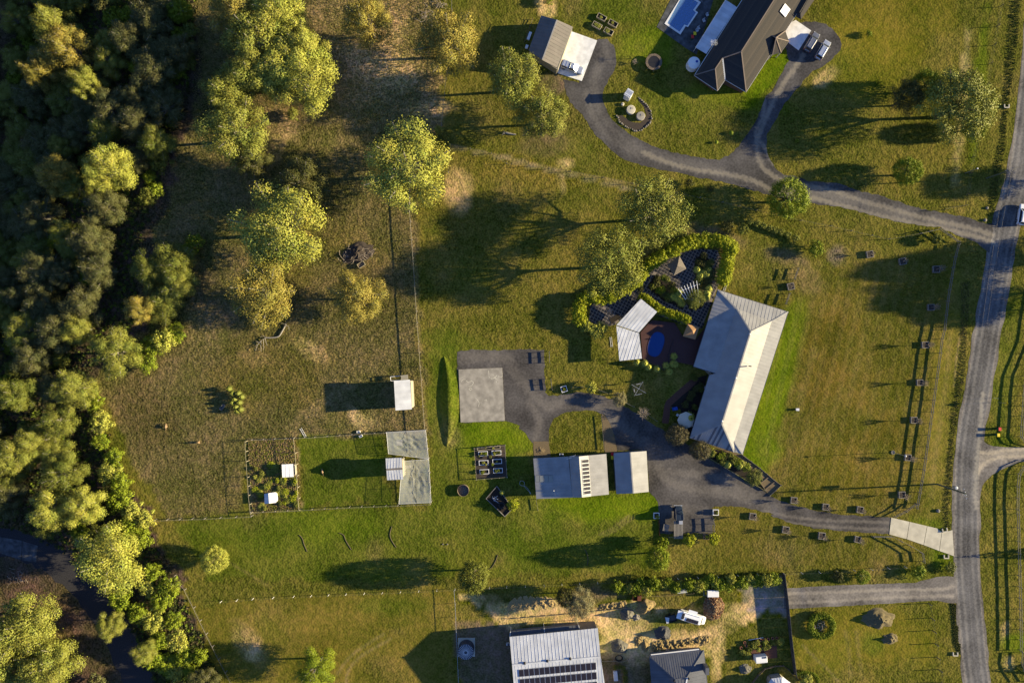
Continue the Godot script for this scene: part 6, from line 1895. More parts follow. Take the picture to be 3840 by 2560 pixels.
func kangaroo(label: String, at: Vector2, turn: float, pose: String):
	var b := []
	if pose == "upright":
		b = [[Vector3(0, 0.42, 0), Vector3(0.12, 0.85, 0), 0.2, 0.13], [Vector3(0.12, 0.85, 0), Vector3(0.2, 1.12, 0), 0.12, 0.07], [Vector3(0.2, 1.15, 0), Vector3(0.34, 1.12, 0), 0.085, 0.04], [Vector3(0, 0.38, 0), Vector3(-0.35, 0.12, 0), 0.11, 0.07], [Vector3(-0.35, 0.12, 0), Vector3(-0.85, 0.05, 0), 0.07, 0.025]]
		for s in [-1, 1]:
			b += [[Vector3(0, 0.42, 0.14 * s), Vector3(0.2, 0.26, 0.17 * s), 0.13, 0.07], [Vector3(0.2, 0.26, 0.17 * s), Vector3(-0.06, 0.08, 0.16 * s), 0.06, 0.04], [Vector3(-0.06, 0.05, 0.16 * s), Vector3(0.3, 0.035, 0.17 * s), 0.045, 0.03], [Vector3(0.15, 0.86, 0.1 * s), Vector3(0.26, 0.64, 0.12 * s), 0.045, 0.03], [Vector3(0.18, 1.2, 0.05 * s), Vector3(0.15, 1.36, 0.09 * s), 0.04, 0.015]]
	else:
		b = [[Vector3(-0.15, 0.5, 0), Vector3(0.3, 0.55, 0), 0.21, 0.14], [Vector3(0.3, 0.55, 0), Vector3(0.55, 0.5, 0), 0.12, 0.07], [Vector3(0.55, 0.48, 0), Vector3(0.7, 0.36, 0), 0.085, 0.04], [Vector3(-0.2, 0.45, 0), Vector3(-0.5, 0.18, 0), 0.12, 0.07], [Vector3(-0.5, 0.18, 0), Vector3(-1.0, 0.05, 0), 0.07, 0.025]]
		for s in [-1, 1]:
			b += [[Vector3(-0.12, 0.45, 0.14 * s), Vector3(0.08, 0.28, 0.17 * s), 0.14, 0.07], [Vector3(0.08, 0.28, 0.17 * s), Vector3(-0.18, 0.08, 0.16 * s), 0.06, 0.04], [Vector3(-0.18, 0.05, 0.16 * s), Vector3(0.18, 0.035, 0.17 * s), 0.045, 0.03], [Vector3(0.3, 0.5, 0.1 * s), Vector3(0.42, 0.2, 0.11 * s), 0.05, 0.03], [Vector3(0.42, 0.2, 0.11 * s), Vector3(0.46, 0.03, 0.11 * s), 0.03, 0.025], [Vector3(0.54, 0.55, 0.05 * s), Vector3(0.48, 0.7, 0.09 * s), 0.04, 0.015]]
	top("kangaroo", skin(b, 0.03, 0.04), M.fur, label, "kangaroo", "", v3(at), turn)

func pole(called: String, label: String, at: Vector2, h: float, r: float, m: Material) -> Node3D:
	var o := thing(called, label, "pole", v3(at))
	var b := MB.new()
	b.tube([Vector3(0, -0.2, 0), Vector3(0, h * 0.5, 0), Vector3(0, h, 0)], [r, r * 0.85, r * 0.7], 10)
	part("shaft", b.done(), m, o)
	return o

func cable(label: String, a: Vector3, c: Vector3, sag: float):
	var p := []
	var r := []
	for k in 13:
		var f := k / 12.0
		p.append(a.lerp(c, f) - Vector3(0, sag * 4.0 * f * (1.0 - f), 0) - a)
		r.append(0.022)
	var b := MB.new()
	b.tube(p, r, 4)
	top("overhead_wire", b.done(), M.wire, label, "wire", "overhead wires along the road", a)

func build_small_things():
	bin("red lidded wheelie bin on the verge across the road", Vector2(109.23, 19.6), M.red_plastic)
	bin("yellow lidded wheelie bin on the verge across the road", Vector2(108.92, 20.93), M.yellow_plastic)
	bin("red lidded wheelie bin in the gap between the two sheds", Vector2(22.46, 25.18), M.red_plastic)
	bin("yellow lidded wheelie bin in the gap between the two sheds", Vector2(22.46, 25.97), M.yellow_plastic)
	bin("red lidded wheelie bin in the shade of the pool awning", Vector2(40.44, -68.16), M.red_plastic)
	bin("yellow lidded wheelie bin in the shade of the pool awning", Vector2(40.96, -68.88), M.yellow_plastic)
	# --- water tanks
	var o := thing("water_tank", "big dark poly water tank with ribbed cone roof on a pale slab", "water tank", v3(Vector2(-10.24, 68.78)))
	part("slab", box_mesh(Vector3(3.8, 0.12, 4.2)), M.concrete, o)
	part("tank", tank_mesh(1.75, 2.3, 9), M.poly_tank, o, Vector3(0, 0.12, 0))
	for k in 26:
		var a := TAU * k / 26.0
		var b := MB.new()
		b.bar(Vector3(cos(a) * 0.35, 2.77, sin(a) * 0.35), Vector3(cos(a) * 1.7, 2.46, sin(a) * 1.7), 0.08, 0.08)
		part("roof_rib", b.done(), M.roof_zinc_b, o)  # pale rib colour paints in the sunlit side of the cone's corrugations
	o = thing("water_tank", "white round water tank with blue lid at the tiled house corner", "water tank", v3(Vector2(40.53, -61.97)))
	part("tank", tank_mesh(1.35, 1.9, 7), M.white_paint, o)
	var lb := MB.new()
	lb.lathe([Vector2(0.28, 2.05), Vector2(0.28, 2.2), Vector2(0, 2.22)], 14)
	part("lid", lb.done(), M.blue_tarp, o, Vector3(0.55, 0, -0.2))
	for e in [["round concrete tank lid lit by the sun in the stone ringed island", Vector2(26.72, -52), 1.0, 0.7, "concrete"], ["dark round concrete tank in the stone ringed island", Vector2(28.93, -50.59), 0.98, 0.6, "concrete_grey"], ["small round concrete riser beside the white garden shed", Vector2(24.91, -53.34), 0.36, 0.4, "concrete"]]:
		o = thing("septic_tank", e[0], "tank", v3(e[1]))
		var b := MB.new()
		b.lathe([Vector2(e[2], 0), Vector2(e[2], e[3] - 0.05), Vector2(e[2] - 0.06, e[3]), Vector2(0, e[3] + 0.05)], 24)
		part("drum", b.done(), M[e[4]], o)
		var l := MB.new()
		l.chamfer_box(Vector3(e[2] * 0.2, e[3] + 0.05, -e[2] * 0.25), Vector3(e[2] * 0.5, 0.08, e[2] * 0.4), 0.02)
		part("hatch", l.done(), M.concrete_grey, o)
	o = thing("garden_shed", "small white ribbed garden shed beside the curving drive", "shed", v3(Vector2(26.29, -55.79)))
	roof_rel(o, pts3([24.83, 2.2, -54.8, 25.79, 2.2, -56.25, 27.05, 2.35, -55.4, 26.16, 2.35, -53.93]), [M.roof_white, M.white_paint], 0.35)
	walls(o, rel(pts2([25.03, -54.71, 25.87, -56, 26.98, -55.34, 26.16, -54.02]), o.position), 2.15, M.white_paint)
	var sn := 0
	for q in spots_along(smooth_line(pts2([28.43, -54.92, 29.24, -54.25, 30.17, -53.45, 30.98, -52.24, 31.44, -51.17, 31.38, -49.96, 30.84, -48.89, 29.77, -48.09, 28.43, -47.35, 27.36, -47.56, 26.02, -48.22, 25.49, -48.49, 24.42, -49.3, 23.75, -50.5, 23.61, -50.9]), 3), 0.42):
		sn += 1
		var b := MB.new()
		var r := rng.randf_range(0.1, 0.22)
		b.lathe([Vector2(r * 1.1, 0), Vector2(r, r * 0.7), Vector2(r * 0.5, r), Vector2(0, r * 1.05)], 6)
		top("edging_stone", b.done(), M.stone, "pale rounded stone in the ring round the tank island", "stone", "stones ringing the tank island", v3(q + Vector2(rng.randf_range(-0.1, 0.1), rng.randf_range(-0.1, 0.1)), 0.02), rng.randf_range(0, 6.0))
	# --- trampoline
	o = thing("trampoline", "round trampoline with black mat and tan padded ring on the shaded lawn", "trampoline", v3(Vector2(31.8, -62.61)))
	var mt := MB.new()
	mt.lathe([Vector2(1.35, 0.78), Vector2(1.35, 0.8), Vector2(0, 0.77)], 24)
	part("mat", mt.done(), M.black, o)
	var pd := MB.new()
	pd.lathe([Vector2(1.85, 0.76), Vector2(1.85, 0.84), Vector2(1.33, 0.84), Vector2(1.33, 0.78)], 24)
	part("pad", pd.done(), M.timber, o)
	for k in 8:
		var a := TAU * k / 8.0
		part("leg", box_mesh(Vector3(0.07, 0.8, 0.07)), M.galv, o, Vector3(cos(a) * 1.78, 0, sin(a) * 1.78))
		part("net_pole", box_mesh(Vector3(0.05, 1.6, 0.05)), M.black, o, Vector3(cos(a) * 1.82, 0.8, sin(a) * 1.82))
	# --- rotary clothes line
	o = thing("clothes_line", "square rotary clothes line with a few hung cloths on the shaded lawn", "clothes line", v3(Vector2(28.18, 10.5)), 0.25)
	part("mast", box_mesh(Vector3(0.07, 2.0, 0.07)), M.galv, o)
	for k in 4:
		var a := PI / 4.0 + k * PI / 2.0
		var b := MB.new()
		b.bar(Vector3(0, 1.95, 0), Vector3(cos(a) * 1.85, 2.05, sin(a) * 1.85), 0.05, 0.05)
		part("arm", b.done(), M.galv, o)
		for r in [0.75, 1.1, 1.45, 1.8]:
			var w := MB.new()
			var a2 := a + PI / 2.0
			w.bar(Vector3(cos(a) * r, 2.03, sin(a) * r), Vector3(cos(a2) * r, 2.03, sin(a2) * r), 0.02, 0.02)
			part("line", w.done(), M.wire, o)
	for e in [[Vector3(0.3, 1.6, -1.0), 1.1, 0.0], [Vector3(-1.0, 1.6, 0.2), 0.8, 1.57], [Vector3(-0.2, 1.6, 1.27), 1.3, 0.0]]:
		var b := MB.new()
		b.box(Vector3.ZERO, Vector3(e[1], 0.8, 0.05))
		top("hung_cloth", b.done(), M.white_paint, "white cloth hanging from the rotary clothes line", "cloth", "cloths on the clothes line", o.position + Basis(Vector3.UP, 0.25) * e[0], 0.25 + e[2])
	# --- umbrella, chairs, bench and the like beside the house
	o = thing("sun_umbrella", "round beige sun umbrella between the house and the brick path", "umbrella", v3(Vector2(38.64, 17.49)))
	part("mast", box_mesh(Vector3(0.06, 2.5, 0.06)), M.trim_dark, o)
	for k in 8:
		var a := TAU * k / 8.0
		var c := TAU * (k + 1) / 8.0
		var b := MB.new()
		b.slab([Vector3(cos(a) * 1.9, 2.1, sin(a) * 1.9), Vector3(cos(c) * 1.9, 2.1, sin(c) * 1.9), Vector3(0, 2.6, 0)], 0.015)
		part("canopy_panel", b.done(), M.canvas_beige, o)
	for e in [["white garden chair next to the beige umbrella", Vector2(37.18, 16.52), -0.5], ["white garden chair between the umbrella and the house wall", Vector2(40.49, 18.86), 0.6], ["white garden chair against the house wall in the shade", Vector2(43.45, 10.34), 1.3]]:
		o = thing("garden_chair", e[0], "chair", v3(e[1]), e[2])
		part("seat", box_mesh(Vector3(0.5, 0.05, 0.5)), M.white_paint, o, Vector3(0, 0.42, 0))
		part("backrest", box_mesh(Vector3(0.5, 0.5, 0.05)), M.white_paint, o, Vector3(0, 0.47, -0.26))
		for s in [[-1, -1], [-1, 1], [1, -1], [1, 1]]:
			part("leg", box_mesh(Vector3(0.05, 0.42, 0.05)), M.white_paint, o, Vector3(0.21 * s[0], 0, 0.21 * s[1]))
	o = thing("covered_barbecue", "blue covered barbecue beside the brick path", "barbecue", v3(Vector2(36.59, 15.08)), 0.2)
	part("body", box_mesh(Vector3(1.1, 0.85, 0.7)), M.blue_tarp, o)
	var hb := MB.new()
	hb.lathe([Vector2(0.42, 0.85), Vector2(0.35, 1.05), Vector2(0.0, 1.15)], 12)
	part("hood", hb.done(), M.blue_tarp, o)
	# --- pergola
	o = thing("pergola", "white fan of pergola slats half under a climbing shrub", "pergola", v3(Vector2(40.29, -10.83)))
	var base := o.position
	var a0 := pts3([36.85, 2.4, -11.71, 37.55, 2.4, -12.03, 38.19, 2.4, -12.39, 38.83, 2.4, -12.67, 39.52, 2.4, -12.98, 40.19, 2.4, -13.29, 40.95, 2.4, -13.43])
	var a1 := pts3([38.55, 2.4, -9.27, 38.97, 2.4, -9.55, 39.39, 2.4, -9.69, 39.94, 2.4, -9.55, 40.5, 2.4, -9.27, 41.13, 2.4, -8.85, 41.64, 2.4, -8.64])
	for k in 7:
		var b := MB.new()
		b.bar(a0[k] - base, a1[k] - base, 0.09, 0.14)
		part("slat", b.done(), M.white_paint, o)
	line_parts(o, "beam", [[Vector3(37.32, 2.28, -11.16) - base, Vector3(41.16, 2.28, -12.6) - base], [Vector3(38.51, 2.28, -9.56) - base, Vector3(41.65, 2.28, -9) - base]], 0.1, 0.14, M.white_paint, 0.0)
	for q in rel(pts2([37.88, -11.33, 41.7, -12.74, 39.16, -9.7, 42.2, -9.16]), base):
		part("post", box_mesh(Vector3(0.1, 2.2, 0.1)), M.white_paint, o, v3(q * 0.985))
	for e in [["aluminium ladder leaning at the homestead's north corner", Vector2(48, -12.18), 1.9], ["white ladder lying on the grass at the run's gate", Vector2(-47.05, 20.53), 1.05], ["white ladder frame on the ground beside the patio roof", Vector2(22.35, 0.11), 1.45]]:
		o = thing("ladder", e[0], "ladder", v3(e[1], 0.03), -e[2])
		for s in [-1, 1]:
			var b := MB.new()
			b.box(Vector3(0, 0.03, 0.2 * s), Vector3(2.3, 0.06, 0.05))
			part("stile", b.done(), M.white_paint, o)
		for k in 7:
			var b := MB.new()
			b.box(Vector3(-0.96 + k * 0.32, 0.03, 0), Vector3(0.04, 0.03, 0.38))
			part("rung", b.done(), M.white_paint, o)
	# --- poles and wires
	var p1 := pole("power_pole", "tall greenish power pole with cross arms and transformer on the verge", Vector2(95.76, 32.1), 9.8, 0.2, M.pole_green)
	for e in [[9.5, 2.2], [8.4, 1.6], [6.2, 1.3]]:
		var b := MB.new()
		b.box(Vector3(0, e[0], 0), Vector3(0.12, 0.14, e[1]), Basis(Vector3.UP, 0.3))
		part("cross_arm", b.done(), M.timber_grey, p1)
	for s in [-1.0, -0.35, 0.35, 1.0]:
		var b := MB.new()
		b.lathe([Vector2(0.05, 9.55), Vector2(0.09, 9.65), Vector2(0.05, 9.75), Vector2(0.09, 9.8), Vector2(0, 9.9)], 8, Vector3(0.28 * s, 0, 0.95 * s))
		part("insulator", b.done(), M.white_paint, p1)
	var tb := MB.new()
	tb.lathe([Vector2(0.0, 5.7), Vector2(0.35, 5.75), Vector2(0.35, 6.7), Vector2(0, 6.75)], 14, Vector3(0.1, 0, -0.55))
	part("transformer", tb.done(), M.galv, p1)
	var lm := MB.new()
	lm.bar(Vector3(0, 9.0, 0), Vector3(0.5, 9.3, 1.3), 0.06, 0.06)
	part("lamp_arm", lm.done(), M.galv, p1)
	var p2 := pole("power_pole", "power pole on the verge beside the neighbour's drive mouth", Vector2(106.86, -36.72), 7.2, 0.17, M.pole_green)
	var b2 := MB.new()
	b2.box(Vector3(0, 7.0, 0), Vector3(1.6, 0.13, 0.12))
	part("cross_arm", b2.done(), M.timber_grey, p2)
	var p3 := pole("light_pole", "slim galvanised light pole at the neighbour's fence line", Vector2(102.09, -37.9), 4.1, 0.06, M.galv)
	var b3 := MB.new()
	b3.lathe([Vector2(0.12, 4.05), Vector2(0.16, 4.2), Vector2(0, 4.3)], 10)
	part("lamp_head", b3.done(), M.white_paint, p3)
	var p4 := pole("yard_light", "slim lamp post in a round bed on the front lawn", Vector2(85.81, 24.96), 5.0, 0.06, M.galv)
	b3 = MB.new()
	b3.lathe([Vector2(0.14, 4.9), Vector2(0.2, 5.1), Vector2(0, 5.3)], 10)
	part("lamp_head", b3.done(), M.white_paint, p4)
	b3 = MB.new()
	b3.lathe([Vector2(0.45, 0), Vector2(0.45, 0.14), Vector2(0.36, 0.14), Vector2(0.36, 0.06), Vector2(0, 0.06)], 18)
	part("bed_ring", b3.done(), M.stone, p4)
	var t1: Vector3 = p1.position
	for s in [-1.0, 1.0]:
		cable("thin overhead wire running north along the road to the next pole", t1 + Vector3(0.28 * s, 9.9, 0.95 * s), p2.position + Vector3(0.6 * s, 7.1, 0), 1.2)
		cable("thin overhead wire running south along the road from the tall pole", t1 + Vector3(0.28 * s, 9.9, 0.95 * s), v3(Vector2(102, 100.2), 9.5) + Vector3(s, 0, 0), 1.5)
	cable("thin overhead wire leaving the northern pole over the road", p2.position + Vector3(0.6, 7.1, 0), v3(Vector2(124.2, -45.6), 7.5), 0.6)
	var sg := pole("road_sign", "diamond road sign on a thin post on the far verge", Vector2(109.54, 13.69), 2.6, 0.035, M.galv)
	var sb := MB.new()
	sb.box(Vector3(0.06, 2.7, 0), Vector3(0.02, 0.6, 0.6), Basis(Vector3.RIGHT, PI / 4.0))
	part("sign_plate", sb.done(), M.yellow_plastic, sg)
	pole("marker_post", "thin white marker post on the far verge", Vector2(108.52, 12.72), 1.6, 0.03, M.white_paint)
	# --- planter boxes
	var boxes := [["planter_box", "square grey timber planter along the road fence holding a bare sapling", "planters along the road fence", pts2([95.38, -16.21, 94.18, -7.66, 92.9, 0.76, 91.68, 9.22, 90.35, 17.67, 89, 26.06, 87.65, 34.43]), 0.0],
		["planter_box", "square grey timber planter along the north lawn edge holding a bare sapling", "planters along the north lawn edge", pts2([80.46, -19.57, 87.8, -17.99]), 0.12],
		["planter_box", "square grey timber planter on the lawn north of the drive", "planters north of the drive", pts2([63.36, 35.68, 70.51, 37.16, 78.24, 37.79]), -0.15],
		["planter_box", "square grey timber planter on the lawn south of the drive", "planters south of the drive", pts2([61.53, 42.3, 69.66, 43.65, 77.7, 44.47, 54.11, 39.29]), -0.15],
		["planter_box", "square grey timber planter between two rail panels near the homestead", "", pts2([62.67, -12.35]), 0.25]]
	for g in boxes:
		for q in g[3]:
			planter(g[1], q, rng.randf_range(1.36, 1.52), g[4] + rng.randf_range(-0.09, 0.09), M.timber_grey, g[2])
	planter("square white edged planter at the upper right of the parking pad", Vector2(45.79, 38.36), 1.3, 0.0, M.white_paint, "")
	planter("square white edged planter on the west side of the parking pad", Vector2(32.47, 39.11), 1.3, 0.0, M.white_paint, "")
	planter("small white edged planter at the lower edge of the turning area", Vector2(11.69, 10.68), 1.35, 0.3, M.white_paint, "")
	planter("small dark planter under the golden shrub of the parking pad", Vector2(43.63, 43.79), 1.3, 0.0, M.timber, "")
	# --- things on the parking pad and round the sheds
	top("slatted_crate", slat_mesh(1.3, 1.5, 6, 0.6), M.timber_grey, "weathered slatted crate beside the flatbed truck", "crate", "", v3(Vector2(34.56, 41.79), 0.02), -0.2)
	o = thing("timber_cart", "small timber cart frame beside the brush heap in the paddock", "cart", v3(Vector2(-33.86, -17.23)), 0.55)
	frame_parts_at(o, 1.6, 1.0, 0.35, 0.35, M.timber_pale)
	part("floor_plate", box_mesh(Vector3(1.5, 0.05, 0.9)), M.timber, o, Vector3(0, 0.32, 0))
	for s in [[-1, -1], [1, -1], [-1, 1], [1, 1]]:
		var wb := MB.new()
		wb.xf = Transform3D(Basis(Vector3.RIGHT, PI / 2.0), Vector3(0.6 * s[0], 0.2, 0.5 * s[1]))
		wb.lathe([Vector2(0, -0.04), Vector2(0.2, -0.04), Vector2(0.2, 0.04), Vector2(0, 0.04)], 12)
		part("wheel", wb.done(), M.rubber, o)
	for e in [["white plastic trough by the run fence", Vector2(-34.55, 20.32), 0.2], ["white plastic trough inside the grassed run", Vector2(-34.02, 21.29), 0.5]]:
		o = thing("feed_trough", e[0], "trough", v3(e[1]), e[2])
		frame_parts(o, 0.75, 0.5, 0.35, 0.06, M.white_paint, "side")
		part("base", box_mesh(Vector3(0.63, 0.05, 0.38)), M.galv, o)
	o = thing("pump_box", "small white box on the front lawn", "box", v3(Vector2(64.18, 15.27)))
	part("cabinet", box_mesh(Vector3(0.6, 0.5, 0.45)), M.white_paint, o)
	var rb := MB.new()
	rb.slab([Vector3(-0.34, 0.52, -0.28), Vector3(-0.34, 0.52, 0.28), Vector3(0.34, 0.56, 0.28), Vector3(0.34, 0.56, -0.28)], 0.03)
	part("lid", rb.done(), M.white_paint, o)
	for e in [["pale rock on the verge near the culvert", Vector2(95.94, 38.09), 0.45], ["pale rock at the neighbour's drive mouth", Vector2(106.55, -27.3), 0.4], ["pale rock by the verge ditch", Vector2(106.99, -30.03), 0.35], ["pale stump in the bush edge grass", Vector2(-89.43, 25.29), 0.35]]:
		var b := MB.new()
		b.lathe([Vector2(e[2], 0), Vector2(e[2] * 0.9, e[2] * 0.6), Vector2(e[2] * 0.5, e[2] * 0.9), Vector2(0, e[2])], 7)
		top("rock", b.done(), M.stone, e[0], "rock", "", v3(e[1]))
	for e in [["concrete culvert end north of the concrete apron", Vector2(97.42, 42.43), 0.2], ["concrete culvert end south of the concrete apron", Vector2(97.75, 48.42), 0.0], ["concrete culvert box beside the southern ditch", Vector2(99.79, 70.31), 0.0], ["concrete culvert box beside the northern ditch", Vector2(111.32, -52.87), 0.0]]:
		o = thing("culvert", e[0], "culvert", v3(e[1]), e[2])
		part("headwall", box_mesh(Vector3(1.1, 0.35, 0.2)), M.concrete, o, Vector3(0, 0, 0.3))
		part("wing", box_mesh(Vector3(0.2, 0.3, 0.7)), M.concrete, o, Vector3(-0.5, 0, -0.1))
		part("wing", box_mesh(Vector3(0.2, 0.3, 0.7)), M.concrete, o, Vector3(0.5, 0, -0.1))
	# --- fallen limbs and curved sticks
	var stick := 0
	for line in [pts2([-47.92, 43.53, -47.23, 44.34, -46.85, 45.62, -46.16, 47.28]), pts2([-38.94, 43.07, -37.92, 43.58, -37.41, 44.85, -36.21, 46.84]), pts2([-27.08, 41.59, -27.51, 43.32, -27.21, 44.6, -26.11, 46.33]), pts2([-3.23, 48.04, -3.86, 49.7, -4.88, 51.1, -6.29, 51.1]), pts2([16.4, 46.77, 16.96, 47.91, 17.12, 49.19, 16.96, 50.34])]:
		stick += 1
		var p := []
		var r := []
		for q in smooth_line(line, 4):
			p.append(v3(q - line[0], 0.05))
			r.append(0.07)
		var b := MB.new()
		b.tube(p, r, 6)
		top("curved_stick", b.done(), M.bark_dark, "long curved fallen stick lying on the lower lawn", "stick", "curved sticks on the lower lawn", v3(line[0]))
	var fl := thing("fallen_branch", "pale fallen branch with a bare twiggy crown on the paddock", "branch", v3(Vector2(-51.77, -2.08)))
	base = fl.position
	var limb := []
	var rad := []
	for q in smooth_line(pts2([-50.86, -3.79, -51.37, -2.88, -51.87, -1.98, -52.47, -1.17, -53.78, -0.87, -55.28, -0.87]), 3):
		limb.append(v3(q - Vector2(base.x, base.z), 0.25))
		rad.append(0.16)
	var bb := MB.new()
	bb.tube(limb, rad, 7)
	part("limb", bb.done(), M.bark_pale, fl)
	for e in [pts2([-55.28, -0.87, -56.49, -0.07, -57.69, 1.04]), pts2([-56.29, -0.17, -57.19, 0.83, -57.59, 2.04]), pts2([-55.48, -0.67, -55.28, 0.23, -55.03, 0.94]), pts2([-56.39, -0.07, -56.44, 1.04, -56.39, 2.24]), pts2([-55.89, -0.37, -55.79, 0.83, -55.89, 1.94]), pts2([-50.96, -3.79, -51.87, -4.19, -52.47, -4.19]), pts2([-50.86, -3.79, -50.76, -4.59, -50.86, -5.19]), pts2([-50.86, -3.69, -50.16, -3.28, -50.16, -2.58]), pts2([-55.18, -0.87, -55.99, -1.28, -56.49, -0.97]), pts2([-56.79, 0.33, -57.29, 0.03, -57.59, 0.08])]:
		var p := []
		var r := []
		for q in smooth_line(e, 3):
			p.append(v3(q - Vector2(base.x, base.z), 0.3 + rng.randf() * 0.3))
			r.append(0.07 - 0.005 * p.size())
		bb = MB.new()
		bb.tube(p, r, 5)
		part("twig", bb.done(), M.bark_pale, fl)
	fl = thing("fallen_log", "grey fallen log on the shaded grass below the neighbour's gum tree", "log", v3(Vector2(-0.41, -46.71)))
	bb = MB.new()
	bb.tube([Vector3(1.3, 0.18, 0.2), Vector3(0, 0.2, 0), Vector3(-1.0, 0.2, -0.2)], [0.17, 0.22, 0.28], 8)
	part("trunk", bb.done(), M.bark_pale, fl)
	for k in 5:
		bb = MB.new()
		bb.tube([Vector3(-1.0, 0.25, -0.2), Vector3(-1.5 - 0.1 * k, 0.3 + 0.08 * k, -0.7 + 0.3 * k)], [0.08, 0.03], 5)
		part("root", bb.done(), M.bark_pale, fl)
	# --- firewood heap: split billets tipped in a cone
	o = thing("firewood_heap", "conical heap of split orange firewood near the white camper", "firewood", v3(Vector2(45.36, 59.71)))
	part("core", heap_mesh(2.3, 2.9, 1.5, 0.2, 5, 0.2), M.firewood_c, o)
	var sets := [MB.new(), MB.new(), MB.new()]
	for k in 620:
		var f := sqrt(rng.randf())
		var a := rng.randf_range(0, TAU)
		var b: MB = sets[k % 3]
		var at := Vector3(cos(a) * 2.3 * f, 1.5 * pow(1.0 - f, 1.1) + rng.randf_range(0.02, 0.2), sin(a) * 2.9 * f)
		b.box(at, Vector3(0.38, 0.13, 0.15), Basis.from_euler(Vector3(rng.randf_range(-0.7, 0.7), rng.randf_range(0, TAU), rng.randf_range(-0.7, 0.7))))
	for k in 3:
		var lg := part("billets", sets[k].done(), [M.firewood, M.firewood_b, M.firewood_c][k], o)
		lg.set_meta("kind", "stuff")
	# --- southern yard bits
	o = thing("timber_box", "small red brown timber box at the foot of the hedge", "box", v3(Vector2(28.04, 57.46)))
	frame_parts(o, 1.9, 1.2, 0.9, 0.06, M.timber_red, "side")
	part("lid", box_mesh(Vector3(0.9, 0.05, 1.2)), M.timber_red, o, Vector3(0.5, 0.9, 0))
	rail_fence("yard_rail", "dark low rail between the hedge and the firewood", pts2([29.16, 57.23, 36.04, 56.84, 40.89, 56.46]), 3.2, 0.7, [[0.6, 0.1]], M.timber)
	top("roof_sheet_stack", slat_mesh(2.3, 0.9, 9, 0.35), M.roof_white, "stack of white ribbed sheets below the hedge", "sheet stack", "", v3(Vector2(38.22, 56.08)), 0.1)
	o = thing("caravan_box", "white box caravan top with dark windows on brick paving", "caravan", v3(Vector2(55.64, 70.85)), 0.1)
	var cb := MB.new()
	cb.chamfer_box(Vector3(0, 0.9, 0), Vector3(2.6, 1.6, 1.3), 0.08)
	part("body", cb.done(), M.white_paint, o)
	for x in [0.3, 0.65, 1.0]:
		part("roof_window", box_mesh(Vector3(0.25, 0.04, 0.35)), M.glass_dark, o, Vector3(x, 1.7, -0.4))
	part("awning_roll", box_mesh(Vector3(2.5, 0.12, 0.15)), M.trim_white, o, Vector3(0, 1.55, 0.7))
	top("white_pipe", box_mesh(Vector3(3.3, 0.1, 0.12)), M.white_paint, "white pipe lying behind the pot plants", "pipe", "", v3(Vector2(54.97, 66.88), 0.02), 0.16)
	for q in pts2([51.51, 68.78, 52.3, 67.62, 52.63, 68.33, 55.09, 67.17, 55.98, 67.06, 56.83, 66.99, 57.61, 66.84, 58.61, 66.66, 59.55, 66.61, 55.76, 68.29, 56.87, 68.73, 57.76, 68.4]):
		o = thing("plant_pot", "round terracotta plant pot in the row on the southern yard", "pot", v3(q), 0.0, "plant pots on the southern yard")
		var b := MB.new()
		b.lathe([Vector2(0.2, 0), Vector2(0.28, 0.42), Vector2(0.32, 0.42), Vector2(0.32, 0.48), Vector2(0.26, 0.48), Vector2(0.25, 0.4), Vector2(0, 0.4)], 14)
		part("pot", b.done(), M.terracotta, o)
		var c := MB.new()
		c.lathe([Vector2(0.25, 0.405), Vector2(0, 0.43)], 12)
		part("soil", c.done(), M.soil, o)
	o = thing("hose_coil", "black hose coil on the ground beside the ribbed shed", "hose", v3(Vector2(24.07, 71.19), 0.02))
	for k in 3:
		var p := []
		var r := []
		for q in 21:
			var a := TAU * q / 20.0
			p.append(Vector3(cos(a) * (0.7 + 0.08 * k), 0.06 + 0.08 * k, sin(a) * (0.55 + 0.05 * k)))
			r.append(0.05)
		var b := MB.new()
		b.tube(p, r, 5, false)
		part("loop", b.done(), M.rubber, o)
	top("water_bench", box_mesh(Vector3(0.9, 0.5, 2.2)), M.roof_zinc_b, "pale blue sheet covered bench beside the ribbed shed", "bench", "", v3(Vector2(23.27, 75.09)), 0.1)
	rail_fence("plank_edging", "pale planks lying at the ribbed shed's east corner", pts2([20.36, 71.89, 22.91, 71.77, 24.57, 72.02, 26.22, 71.51]), 1.6, 0.25, [[0.14, 0.2]], M.timber_pale)
	var hs := []
	var hr := []
	for q in smooth_line(pts2([4.28, 34.3, 3.52, 33.07, 2.88, 32.56, 1.86, 32.31, 1.73, 31.67, 2.24, 31.34, 2.83, 31.8, 2.75, 32.56, 3.65, 33.58, 4.21, 34.3]), 3):
		hs.append(v3(q - Vector2(4.28, 34.3), 0.03))
		hr.append(0.03)
	var hm := MB.new()
	hm.tube(hs, hr, 5)
	top("garden_hose", hm.done(), M.roof_zinc_b, "looped green garden hose on the grass beside the shed", "hose", "", v3(Vector2(4.28, 34.3)))
	for e in [["air conditioner on the machinery shed's north wall", Vector2(11.1, 25.37)], ["air conditioner on the ribbed shed's west wall", Vector2(-0.79, 67.91)]]:
		o = thing("air_conditioner", e[0], "air conditioner", v3(e[1]))
		part("cabinet", box_mesh(Vector3(0.9, 0.75, 0.4)), M.trim_white, o)
		var b := MB.new()
		b.lathe([Vector2(0.26, 0.75), Vector2(0.26, 0.78), Vector2(0, 0.78)], 14)
		part("fan_grille", b.done(), M.trim_dark, o)
	for e in [["white stone slab on the lower lawn", Vector2(-15.55, 45.62)], ["second white stone slab on the lower lawn", Vector2(-14.53, 45.62)]]:
		top("stone_slab", box_mesh(Vector3(0.28, 0.12, 0.28)), M.stone, e[0], "stone", "", v3(e[1]), 0.2)
